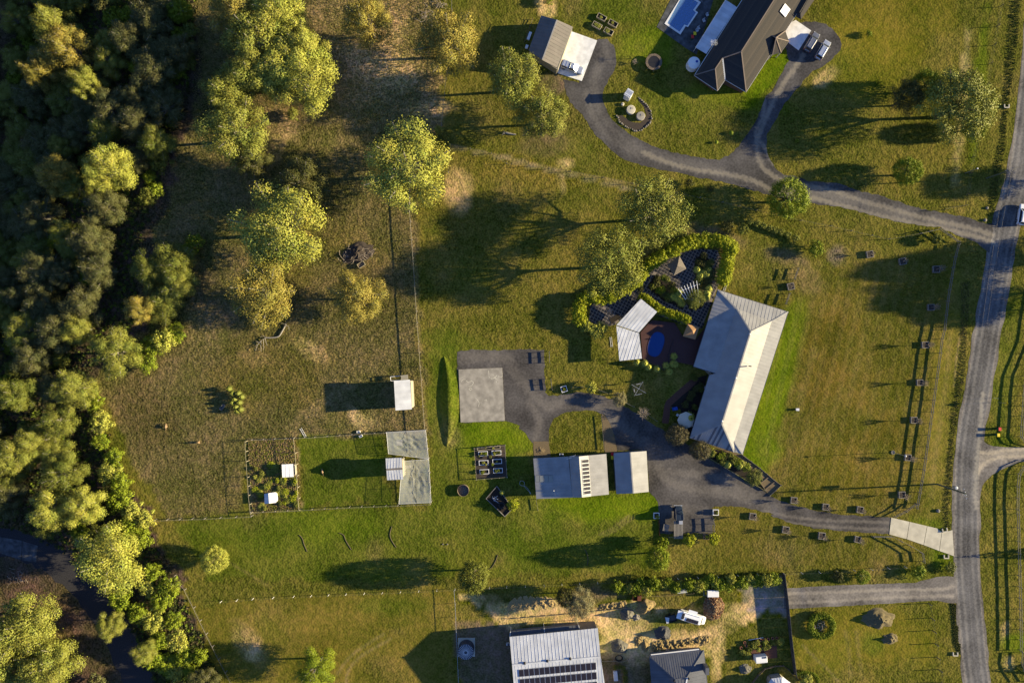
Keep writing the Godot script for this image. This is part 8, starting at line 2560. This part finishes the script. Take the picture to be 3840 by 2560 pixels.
func build_garden_plants():
	# --- golden hedge round the courtyard, shrub by shrub
	for q in spots_along(smooth_line(pts2([15.13, -4.47, 14.62, -6.77, 15.38, -8.81, 17.17, -9.83, 20.74, -9.57, 23.8, -10.98, 25.84, -12.12, 27.88, -13.66, 28.9, -14.93, 30.43, -16.97, 32.47, -18.25, 33.75, -19.27]), 3), 1.35):
		plant("hedge_shrub", "golden leaved hedge shrub west of the paved courtyard", "shrub", "bush%d" % (rng.randi() % 5), q, rng.randf_range(1.5, 1.95), rng.randf_range(2.3, 3.0), "leaf_gold", "golden hedge west of the courtyard")
	for q in spots_along(smooth_line(pts2([35.53, -20.03, 36.56, -20.8, 38.6, -21.69, 40.64, -22.46, 43.19, -22.58, 45.99, -22.46, 48.03, -21.82, 49.06, -20.8, 48.16, -19.01, 47.91, -16.72, 47.4, -14.93, 47.01, -13.14]), 3), 1.2):
		plant("hedge_shrub", "golden leaved hedge shrub north and east of the paved courtyard", "shrub", "bush%d" % (rng.randi() % 5), q, rng.randf_range(1.6, 2.1), rng.randf_range(2.2, 3.0), "leaf_gold", "golden hedge round the north of the courtyard")
	for q in spots_along(smooth_line(pts2([28.9, -9.96, 30.69, -8.81, 32.22, -7.53, 34, -6.64, 35.79, -6, 37.58, -5.49, 39.11, -4.73]), 3), 1.1):
		plant("hedge_shrub", "golden leaved hedge shrub between the courtyard and the pool deck", "shrub", "bush%d" % (rng.randi() % 5), q, rng.randf_range(1.15, 1.5), rng.randf_range(2.4, 3.0), "leaf_gold", "golden hedge above the pool deck")
	for q in pts2([18.19, -2.69, 20.23, -2.94, 19.21, -1.92, 16.66, -3.45]):
		plant("hedge_shrub", "broad leaved green shrub at the hedge's lower end", "shrub", "bush%d" % (rng.randi() % 5), q, 1.7, 2.4, "leaf_lime", "green shrubs at the hedge's lower end")
	# --- courtyard beds
	for q in pts2([31.51, -12.25, 32.64, -14.09, 33.92, -14.23, 34.77, -13.81, 33.21, -11.54, 35.19, -12.11, 35.9, -12.67, 34.34, -10.55, 33.63, -11.68, 32.36, -12.96, 36.18, -11.54, 35.19, -9.84]):
		plant("bed_shrub", "dark leafy shrub in the courtyard's middle bed", "shrub", "bush%d" % (rng.randi() % 5), q, rng.randf_range(0.9, 1.3), rng.randf_range(1.0, 1.8), ["leaf_mid", "leaf_bright", "leaf_dark"][rng.randi() % 3], "shrubs in the courtyard's middle bed", 0.08)
	for q in pts2([36.11, -9.98, 37.03, -9.7, 37.31, -10.83, 38.09, -8.57, 37.88, -9.13]):
		plant("strap_plant", "bright strap leaved plant in the courtyard's middle bed", "plant", "strap%d" % (rng.randi() % 2), q, 1.3, 1.6, "leaf_lime", "strap leaved plants in the middle bed", 0.08)
	for q in pts2([41.99, -17.63, 42.98, -19.12, 44.54, -17.63, 42.84, -17.2, 44.82, -15.22, 44.25, -14.09, 41.99, -13.81, 43.69, -16.07, 42.55, -11.82, 43.4, -12.96]):
		plant("bed_shrub", "dark leafy shrub in the courtyard's eastern bed", "shrub", "bush%d" % (rng.randi() % 5), q, rng.randf_range(0.9, 1.4), rng.randf_range(1.0, 1.9), ["leaf_mid", "leaf_dark", "leaf_dark"][rng.randi() % 3], "shrubs in the courtyard's eastern bed", 0.08)
	for q in pts2([41.56, -16.07, 43.97, -16.07, 43.12, -15.36, 42.27, -14.8, 43.69, -14.94, 44.11, -11.97, 43.69, -10.69, 43.47, -9.84]):
		plant("strap_plant", "bright strap leaved plant in the courtyard's eastern bed", "plant", "strap%d" % (rng.randi() % 2), q, 1.3, 1.7, "leaf_lime", "strap leaved plants in the eastern bed", 0.08)
	plant("climbing_shrub", "loose grey green climber over the white pergola slats", "shrub", "fine3", Vector2(40.57, -9.28), 2.3, 3.2, "leaf_mid", "", 0.08)
	plant("bed_shrub", "small dark shrub on the courtyard's west path", "shrub", "bush1", Vector2(28.96, -11.97), 0.9, 1.2, "leaf_dark")
	# --- deck edge strap plants
	for q in pts2([27.98, 4.69, 30.64, 5.77, 32.56, 6.16, 34.56, 5.41, 35.29, 6.79, 36.04, 5.02, 36.33, 3.35, 29.75, 4.92, 36.53, 5.12]):
		plant("strap_plant", "bright strap leaved plant along the pool fence", "plant", "strap%d" % (rng.randi() % 2), q, 1.15, 1.8, "leaf_lime", "strap leaved plants along the pool fence")
	for q in pts2([40.69, 8, 40.2, 7.92, 41.01, 8.33, 40.85, 14.6, 41.17, 14.92, 42.45, 10.74]):
		plant("frangipani", "pale green leafed small shrub in the shade of the homestead", "shrub", "bush%d" % (rng.randi() % 5), q, 0.75, 1.4, "leaf_mid", "shrubs in the homestead's shade")
	plant("strap_plant", "tall strap leaved palm next to the beige umbrella", "palm", "strap0", Vector2(39.72, 17.01), 1.7, 3.4, "leaf_lime")
	for q in pts2([41.49, 10.58, 40.36, 11.86, 38.92, 14.11, 39.88, 12.67, 42.29, 9.93]):
		plant("shade_shrub", "dark shrub in the bed beside the brick path", "shrub", "bush%d" % (rng.randi() % 5), q, 1.0, 1.3, "leaf_dark", "shrubs beside the brick path")
	# --- dark leaved trees and the stepped bed
	plant("magnolia", "dark purple leaved small tree nearest the beige umbrella", "tree", "round1", Vector2(36.59, 20.56), 2.9, 4.6, "leaf_purple", "", 0.0, "bark_dark")
	plant("magnolia", "dark purple leaved small tree at the top of the stepped bed", "tree", "round2", Vector2(41.62, 23.96), 2.7, 4.4, "leaf_purple", "", 0.0, "bark_dark")
	for q in pts2([44.87, 25.01, 46.46, 25.76, 47.4, 25.39, 48.9, 25.57, 49.46, 26.7, 51.52, 27.45, 52.65, 28.2, 47.21, 26.7, 50.4, 27.07]):
		plant("bed_shrub", "green leafy shrub in the stepped bed beside the drive", "shrub", "bush%d" % (rng.randi() % 5), q, rng.randf_range(0.9, 1.3), rng.randf_range(1.0, 1.7), ["leaf_mid", "leaf_bright", "leaf_lime"][rng.randi() % 3], "shrubs in the stepped bed")
	for q in pts2([48.52, 27.54, 51.15, 27.82]):
		plant("strap_plant", "bright strap leaved plant in the stepped bed", "plant", "strap1", q, 1.3, 1.5, "leaf_lime", "strap leaved plants in the stepped bed")
	plant("bed_shrub", "loose pale green shrub at the lower end of the stepped bed", "shrub", "fine1", Vector2(53.87, 30.26), 2.1, 2.6, "leaf_mid")
	# --- single shrubs on the lawns
	var single := [
		["bush1", Vector2(17.68, 10.32), 1.6, 2.4, "leaf_lime", "yellow green shrub between two low timber rails"], ["fine0", Vector2(23.93, 12.82), 1.8, 2.8, "leaf_grey", "thin grey green shrub beside the drive's bend"],
		["bush2", Vector2(67.98, -20.77), 2.1, 2.6, "leaf_bright", "bright green shrub beside the round mulched patch"], ["bush3", Vector2(51.35, -25.13), 1.7, 2.4, "leaf_mid", "green shrub on the shaded bank above the hedge"], ["bush0", Vector2(48.29, -25.77), 1.6, 2.2, "leaf_dark", "dark shrub on the shaded bank above the hedge"],
		["bush1", Vector2(94.87, -22.84), 1.5, 2.2, "leaf_mid", "dark green shrub inside the north corner rails"], ["bush2", Vector2(39.74, -35.47), 1.2, 1.6, "leaf_dark", "dark shrub on the grass strip below the drive"], ["bush3", Vector2(44.46, -34.19), 0.8, 1.1, "leaf_dark", "small dark shrub on the grass strip below the drive"],
		["bush4", Vector2(-16.36, -47.21), 1.3, 2.2, "leaf_lime", "yellow green shrub at the corner of the wire fence"], ["bush0", Vector2(-15.47, -44.53), 1.8, 2.6, "leaf_mid", "dark green shrub at the corner of the wire fence"],
		["bush1", Vector2(39.7, 44.36), 1.7, 2.4, "leaf_gold", "golden shrub below the middle of the parking pad"], ["bush2", Vector2(44.91, 44), 1.6, 2.6, "leaf_gold", "golden shrub at the parking pad's lower corner"],
		["bush3", Vector2(0.16, 36.29), 1.7, 2.4, "leaf_gold", "golden shrub hanging over the diamond shaped bed"], ["strap0", Vector2(-2.23, 33.97), 0.8, 1.0, "leaf_lime", "small strap leaved plant in the diamond shaped bed"],
		["bush2", Vector2(72.8, 52.51), 1.5, 2.2, "leaf_dark", "dark shrub below the southern boundary"], ["round2", Vector2(78.41, 52.51), 1.9, 2.4, "leaf_bright", "rounded bright shrub below the southern boundary"], ["bush4", Vector2(90.91, 51.49), 2.0, 2.0, "leaf_bright", "sprawling bright shrub at the southern fence corner"],
		["bush0", Vector2(98.31, 50.72), 1.5, 1.4, "leaf_mid", "shrub growing in the culvert ditch"], ["bush1", Vector2(66.04, 75.98), 1.9, 1.6, "leaf_lime", "yellow green shrub inside the curved southern hedge"],
		["bush2", Vector2(-49.2, -50.8), 1.6, 2.0, "leaf_olive", "low shrub at the foot of the northern clump"], ["strap1", Vector2(49.31, -46.83), 0.8, 0.8, "leaf_bright", "little shrub on the neighbour's front grass"], ["strap0", Vector2(45.99, -44.78), 0.6, 0.7, "leaf_bright", "smaller little shrub on the neighbour's front grass"], ["bush3", Vector2(80.07, -68.94), 0.9, 1.3, "leaf_bright", "young bright sapling on the neighbour's lawn"], ["bush1", Vector2(64, -45.04), 0.6, 0.8, "leaf_bright", "tiny bright shrub in the roadside tree's shadow"],
		["bush2", Vector2(8.11, -76.49), 1.4, 1.8, "leaf_bright", "bright shrub north of the steel garage"], ["bush0", Vector2(60.22, 67.28), 1.0, 1.4, "leaf_lime", "leafy pot shrub at the end of the pot row"]]
	for t in single:
		plant("garden_shrub", t[5], "shrub", t[0], t[1], t[2], t[3], t[4])
	# low clipped hedge on the northern bank
	for q in spots_along(pts2([52.8, -27.33, 57.21, -25.67, 61.13, -24.39, 64.56, -22.73]), 1.3):
		plant("low_hedge_shrub", "low rough hedge shrub on the bank below the boundary fence", "shrub", "bush%d" % (rng.randi() % 5), q, 1.0, 1.0, "leaf_olive", "low hedge below the boundary fence")
	# palm like clump in the paddock
	for q in pts2([-63.41, 10.62, -62.65, 11.64, -61.37, 11.64, -60.61, 12.41, -62.14, 12.92, -61.12, 13.69, -61.88, 14.71, -60.86, 15.22, -62.65, 13.69, -61.63, 15.47]):
		plant("strap_plant", "strap leaved plant in the mulched clump on the paddock", "plant", "strap%d" % (rng.randi() % 2), q, 1.1, 1.9, "leaf_mid", "strap leaved clump on the paddock")
	# southern hedge: fat conifers in a row, two deep
	var n := 0
	for q in spots_along(pts2([22.52, 54.8, 26.86, 54.8, 34.51, 54.55, 42.17, 54.04, 49.82, 53.53, 58.8, 52.51, 59.54, 52.51]), 1.15):
		n += 1
		plant("hedge_conifer", "fat bright green hedge conifer in the southern row", "tree", "bush%d" % (n % 5), q + Vector2(rng.randf_range(-0.4, 0.4), rng.randf_range(-0.9, 0.9)), rng.randf_range(1.3, 1.9), rng.randf_range(1.9, 3.0), "leaf_bright" if n % 3 else "leaf_lime", "southern hedge conifers")
	# ring of shrubs round the small bed on the roadside lawn
	for k in 20:
		var a := TAU * k / 20.0
		plant("ring_shrub", "green shrub in the ring round the small twiggy bed", "shrub", "bush%d" % (k % 5), Vector2(69.36, 63.73) + Vector2(cos(a) * 2.5, sin(a) * 2.3), 1.0, 1.3, "leaf_bright", "shrub ring on the roadside lawn")
	for q in spots_along(smooth_line(pts2([63.9, 74.65, 65.58, 74.27, 67.36, 74.54, 68.48, 75.43, 68.7, 76.77]), 3), 0.8):
		plant("ring_shrub", "clipped green shrub in the curved low hedge", "shrub", "bush%d" % (rng.randi() % 5), q, 0.6, 0.9, "leaf_bright", "curved low hedge by the summer house")
	for q in spots_along(pts2([22.8, 73.12, 24.68, 72.94, 25.43, 73.5, 25.43, 75, 25.61, 76.69]), 0.8):
		plant("ring_shrub", "clipped green shrub in the low hedge beside the ribbed shed", "shrub", "bush%d" % (rng.randi() % 5), q, 0.7, 0.9, "leaf_mid", "low hedge beside the ribbed shed")
	for q in pts2([51.96, 69.85, 51.74, 69.63, 53.3, 69.07, 54.19, 67.84, 54.3, 68.4, 55.09, 67.62, 55.31, 69.07, 56.87, 67.39, 56.87, 68.62, 57.54, 68.51, 52.97, 70.3]):
		plant("pot_plant", "leafy green plant among the pots of the southern yard", "plant", "bush%d" % (rng.randi() % 5), q, 0.75, 1.0, "leaf_lime" if rng.randf() < 0.6 else "leaf_mid", "plants among the southern pots")
	# vegetables
	for q in pts2([-6.45, 25.15, -5.96, 25.27, -6.94, 25.15, -3.51, 24.91, -3.02, 25.03, -4, 25.15, -6.7, 29.44, -6.45, 29.19, -3.02, 28.95, -3.51, 29.07, -6.45, 27.23, -5.84, 27.6, -7.43, 25.76, -4.86, 25.89, -5.96, 23.8, -4.25, 23.93, -3.39, 26.99, -4.37, 27.6]):
		plant("vegetable", "leafy vegetable growing in the kitchen garden beds", "plant", "bush%d" % (rng.randi() % 5), q, rng.randf_range(0.3, 0.5), rng.randf_range(0.3, 0.6), ["leaf_mid", "leaf_lime", "leaf_bright"][rng.randi() % 3], "vegetables in the kitchen garden", 0.28)
	for q in pts2([18.99, -71.03, 19.48, -70.78, 18.74, -71.15, 19.97, -72.75, 21.44, -69.68, 22.55, -71.52]):
		plant("vegetable", "leafy vegetable growing in the pale raised beds", "plant", "bush%d" % (rng.randi() % 5), q, rng.randf_range(0.35, 0.6), 0.3, "leaf_lime", "vegetables in the pale raised beds", 0.38)
	# weeds of the overgrown run
	for k in 70:
		var f := Vector2(rng.randf_range(0.06, 0.94), rng.randf_range(0.35, 0.96))
		var w: Array = pts2([-59.56, 22.36, -48.57, 21.6, -47.43, 37.77, -58.42, 38.4])
		var q: Vector2 = w[0].lerp(w[1], f.x).lerp(w[3].lerp(w[2], f.x), f.y)
		if q.distance_to(Vector2(-50.53, 29.08)) < 1.9 or q.distance_to(Vector2(-54.48, 35.22)) < 1.9:
			continue
		plant("run_weed", "rank green weed clump in the overgrown run", "plant", "bush%d" % (rng.randi() % 5), q, rng.randf_range(0.5, 1.0), rng.randf_range(0.3, 0.8), ["leaf_lime", "leaf_mid", "leaf_gold", "leaf_olive"][rng.randi() % 4], "weeds in the overgrown run")
	# bare saplings standing in the planters
	for q in pts2([95.38, -16.21, 94.18, -7.66, 92.9, 0.76, 91.68, 9.22, 90.35, 17.67, 89, 26.06, 87.65, 34.43]):
		plant("bare_sapling", "leafless sapling in a planter along the road fence", "tree", "bare%d" % (rng.randi() % 3), q, 1.9, 2.6, "twig", "saplings along the road fence", 0.4, "twig")
	for q in pts2([80.46, -19.57, 87.8, -17.99]):
		plant("bare_sapling", "leafless sapling in a planter along the north lawn edge", "tree", "bare%d" % (rng.randi() % 3), q, 1.4, 1.6, "twig", "saplings along the north lawn edge", 0.4, "twig")
	for q in pts2([63.36, 35.68, 70.51, 37.16, 78.24, 37.79]):
		plant("bare_sapling", "leafless sapling in a planter north of the drive", "tree", "bare%d" % (rng.randi() % 3), q, 1.6, 2.0, "twig", "saplings north of the drive", 0.4, "twig")
	for q in pts2([61.53, 42.3, 69.66, 43.65, 77.7, 44.47, 54.11, 39.29]):
		plant("bare_sapling", "leafless sapling in a planter south of the drive", "tree", "bare%d" % (rng.randi() % 3), q, 1.7, 2.2, "twig", "saplings south of the drive", 0.4, "twig")
	plant("bare_sapling", "leafless sapling in the planter between the rail panels", "tree", "bare0", Vector2(62.67, -12.35), 1.2, 1.4, "twig", "", 0.4, "twig")
	plant("bare_shrub", "bare pinkish twiggy shrub at the drive's bend", "shrub", "bare1", Vector2(29.28, 15.86), 3.4, 2.4, "twig", "", 0.0, "twig")
	plant("bare_shrub", "bare twiggy bush beside the neighbour's trampoline", "shrub", "bare2", Vector2(27.58, -62.68), 1.6, 1.0, "twig", "", 0.0, "twig")
	plant("planter_shrub", "small green shrub in the white edged planter by the pad's upper right", "shrub", "bush3", Vector2(45.77, 38.36), 0.55, 0.8, "leaf_mid", "", 0.4)
	plant("planter_shrub", "yellow green shrub in the white edged planter on the pad's west side", "shrub", "bush4", Vector2(32.63, 39.29), 0.6, 0.9, "leaf_lime", "", 0.4)
	plant("planter_shrub", "yellow shrub in the small planter by the turning area", "shrub", "bush0", Vector2(11.69, 10.68), 0.4, 0.5, "leaf_gold", "", 0.4)
	# piles of cut branches by the dry northern fence
	for e in [["tangled heap of bare cut branches by the northern fence", Vector2(-16.11, -76.03)], ["tangled heap of bare cut branches beside the olive brown gum", Vector2(-19.42, -73.23)], ["bare cut branches on the dark brush heap", Vector2(-36.82, -19.32)], ["bare cut branches on the far end of the brush heap", Vector2(-33.08, -19.93)], ["heap of bare branches on the red bank of the bush track", Vector2(-110.61, 53.02)], ["bare sticks inside the shrub ring", Vector2(69.49, 63.99)]]:
		var o := thing("branch_heap", e[0], "branch heap", v3(e[1]))
		for k in 26:
			var b := MB.new()
			var a := rng.randf_range(0, TAU)
			var l := rng.randf_range(0.6, 1.7)
			var at := Vector3(rng.randfn() * 0.9, rng.randf_range(0.05, 0.7), rng.randfn() * 0.8)
			b.tube([at - Vector3(cos(a), 0.1, sin(a)) * l * 0.5, at + Vector3(rng.randfn() * 0.1, 0.1, rng.randfn() * 0.1), at + Vector3(cos(a), 0.12, sin(a)) * l * 0.5], [0.05, 0.04, 0.02], 4, false)
			part("branch", b.done(), M.twig, o)

func build_grass():
	# tussocks: a few bent blades each
	var b := MB.new()
	b.colored = true
	b.col = Color.WHITE
	for k in 7:
		var a := TAU * k / 7.0 + 0.3
		var d := Vector3(cos(a), 0, sin(a))
		var s := Vector3(-sin(a), 0, cos(a)) * 0.16
		b.poly([d * 0.1 - s, d * 0.1 + s, d * 0.55 + Vector3.UP * (0.55 + 0.2 * (k % 3))])
	var blade := b.done()
	var sets := [
		["paddock_tussocks", "low brown green tussock grass over the grazed paddock", pts2([-76.02, -42.51, -21.16, -44.47, -21.16, -6.27, -18.71, 20.18, -60.34, 21.16, -60.34, 38.79, -77.98, 39.77, -89.73, 11.36, -74.06, -2.35, -80.91, -14.11]), 42000, 0.08, 0.22, [[0.14, 0.115, 0.03], [0.1, 0.105, 0.02], [0.12, 0.095, 0.035], [0.2, 0.155, 0.06]]],
		["dry_tussocks", "pale dry tussock grass over the northern ground", pts2([-69.16, -78.76, -16.26, -78.76, -16.26, -48.39, -46.63, -47.41, -70.14, -44.47, -72.1, -57.21]), 26000, 0.1, 0.3, [[0.3, 0.23, 0.09], [0.14, 0.14, 0.025], [0.22, 0.16, 0.06]]],
		["lawn_grass", "short olive grass over the lawns and yards", pts2([-21.16, -78.76, 113.04, -78.76, 100.31, -8.23, 93.45, 53.49, -74.06, 58.38, -80.91, 39.77, -18.22, 21.16, -21.16, -44.47]), 45000, 0.04, 0.1, [[0.125, 0.115, 0.015], [0.11, 0.115, 0.014], [0.15, 0.125, 0.025]]],
		["verge_weeds", "dark rank weeds along the roadside ditch", pts2([101.12, -13.36, 103.16, -13.36, 102.14, 7.05, 101.12, 13.69, 99.59, 22.36, 99.08, 32.56, 97.55, 47.87, 99.08, 41.03, 97.55, 42.05, 97.04, 37.71, 98.06, 27.46, 99.59, 12.16, 101.12, 1.95]), 1900, 0.12, 0.3, [[0.09, 0.1, 0.02], [0.13, 0.13, 0.03], [0.18, 0.14, 0.05]]],
		["ditch_weeds", "dark rank weeds along the northern roadside ditch", pts2([112.34, -76.8, 114.64, -76.8, 113.62, -64.04, 111.83, -53.84, 111.07, -43.64, 109.54, -34.57, 108.77, -28.2, 107.24, -28.2, 107.75, -35.85, 110.05, -46.19, 110.81, -56.39]), 1500, 0.15, 0.35, [[0.09, 0.12, 0.012], [0.06, 0.07, 0.015], [0.14, 0.13, 0.03]]],
		["southern_ditch_weeds", "dark rank weeds along the southern roadside ditch", pts2([98.82, 58.88, 99.84, 58.88, 100.86, 65.26, 101.37, 70.36, 100.61, 70.36, 99.59, 67.81]), 900, 0.15, 0.35, [[0.09, 0.1, 0.02], [0.12, 0.12, 0.03]]],
		["run_weeds", "straw and weeds over the overgrown poultry run", pts2([-59.43, 22.48, -48.69, 21.73, -47.56, 37.64, -58.36, 38.27]), 5200, 0.15, 0.5, [[0.34, 0.25, 0.1], [0.24, 0.17, 0.08], [0.16, 0.18, 0.02]]],
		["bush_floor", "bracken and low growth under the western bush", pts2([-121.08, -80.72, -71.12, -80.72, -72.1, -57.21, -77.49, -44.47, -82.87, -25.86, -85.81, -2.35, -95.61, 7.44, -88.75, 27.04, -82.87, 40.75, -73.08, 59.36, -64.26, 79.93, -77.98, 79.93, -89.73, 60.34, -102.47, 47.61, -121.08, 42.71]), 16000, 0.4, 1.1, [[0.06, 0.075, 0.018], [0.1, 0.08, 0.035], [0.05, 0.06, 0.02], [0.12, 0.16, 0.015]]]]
	for s in sets:
		var area := PackedVector2Array(s[2])
		var lo := Vector2(1e9, 1e9)
		var hi := -lo
		for p in area:
			lo = lo.min(p)
			hi = hi.max(p)
		var xs := []
		var tries := 0
		while xs.size() < s[3] and tries < s[3] * 4:
			tries += 1
			var p := Vector2(rng.randf_range(lo.x, hi.x), rng.randf_range(lo.y, hi.y))
			if Geometry2D.is_point_in_polygon(p, area) and not on_hard_ground(p):
				xs.append(p + Vector2(rng.randfn(), rng.randfn()) * (0.45 if s[4] > 0.15 else 0.0))
		var mm := MultiMesh.new()
		mm.transform_format = MultiMesh.TRANSFORM_3D
		mm.use_colors = true
		mm.mesh = blade
		mm.instance_count = xs.size()
		for k in xs.size():
			var z := rng.randf_range(s[4], s[5])
			mm.set_instance_transform(k, Transform3D(Basis(Vector3.UP, rng.randf_range(0, TAU)).scaled(Vector3(z, z * 0.8, z)), v3(xs[k], gully(xs[k].x, xs[k].y))))
			var c: Array = s[6][rng.randi() % s[6].size()]
			var g := rng.randf_range(0.7, 1.25)
			mm.set_instance_color(k, Color(c[0] * g, c[1] * g, c[2] * g))
		var o := MultiMeshInstance3D.new()
		o.name = s[0]
		o.multimesh = mm
		o.material_override = M.grass_blade
		add_child(o)
		tag(o, s[1], "grass")
		o.set_meta("kind", "stuff")

var hard := []

func on_hard_ground(p: Vector2) -> bool:
	if hard.is_empty():
		for c in get_children():
			if c is MeshInstance3D and c.has_meta("kind") and c.get_meta("kind") == "structure" and not (c.name.begins_with("ground") or c.name.begins_with("grass_bank")):
				var a: AABB = c.mesh.get_aabb()
				var st: Array = c.mesh.surface_get_arrays(0)
				hard.append([a.position.x, a.end.x, a.position.z, a.end.z, hard_grid(st[Mesh.ARRAY_VERTEX], st[Mesh.ARRAY_INDEX])])
			elif c is Node3D and c.has_meta("category") and c.get_meta("category") in ["house", "shed", "garage", "deck", "hen house", "hut", "pool"]:
				pass
	for h in hard:
		if p.x > h[0] and p.x < h[1] and p.y > h[2] and p.y < h[3]:
			if h[4].has(Vector2i(int(floor(p.x * 2.0)), int(floor(p.y * 2.0)))):
				return true
	return false

func hard_grid(v: PackedVector3Array, idx: PackedInt32Array) -> Dictionary:
	var out := {}
	for k in range(0, idx.size(), 3):
		var a := Vector2(v[idx[k]].x, v[idx[k]].z)
		var b := Vector2(v[idx[k + 1]].x, v[idx[k + 1]].z)
		var c := Vector2(v[idx[k + 2]].x, v[idx[k + 2]].z)
		if v[idx[k]].y < 0.0 or absf((b - a).cross(c - a)) < 0.01:
			continue
		var lo := a.min(b).min(c)
		var hi := a.max(b).max(c)
		for x in range(int(floor(lo.x * 2.0)), int(floor(hi.x * 2.0)) + 1):
			for z in range(int(floor(lo.y * 2.0)), int(floor(hi.y * 2.0)) + 1):
				if Geometry2D.point_is_inside_triangle(Vector2(x + 0.5, z + 0.5) * 0.5, a, b, c):
					out[Vector2i(x, z)] = true
	return out
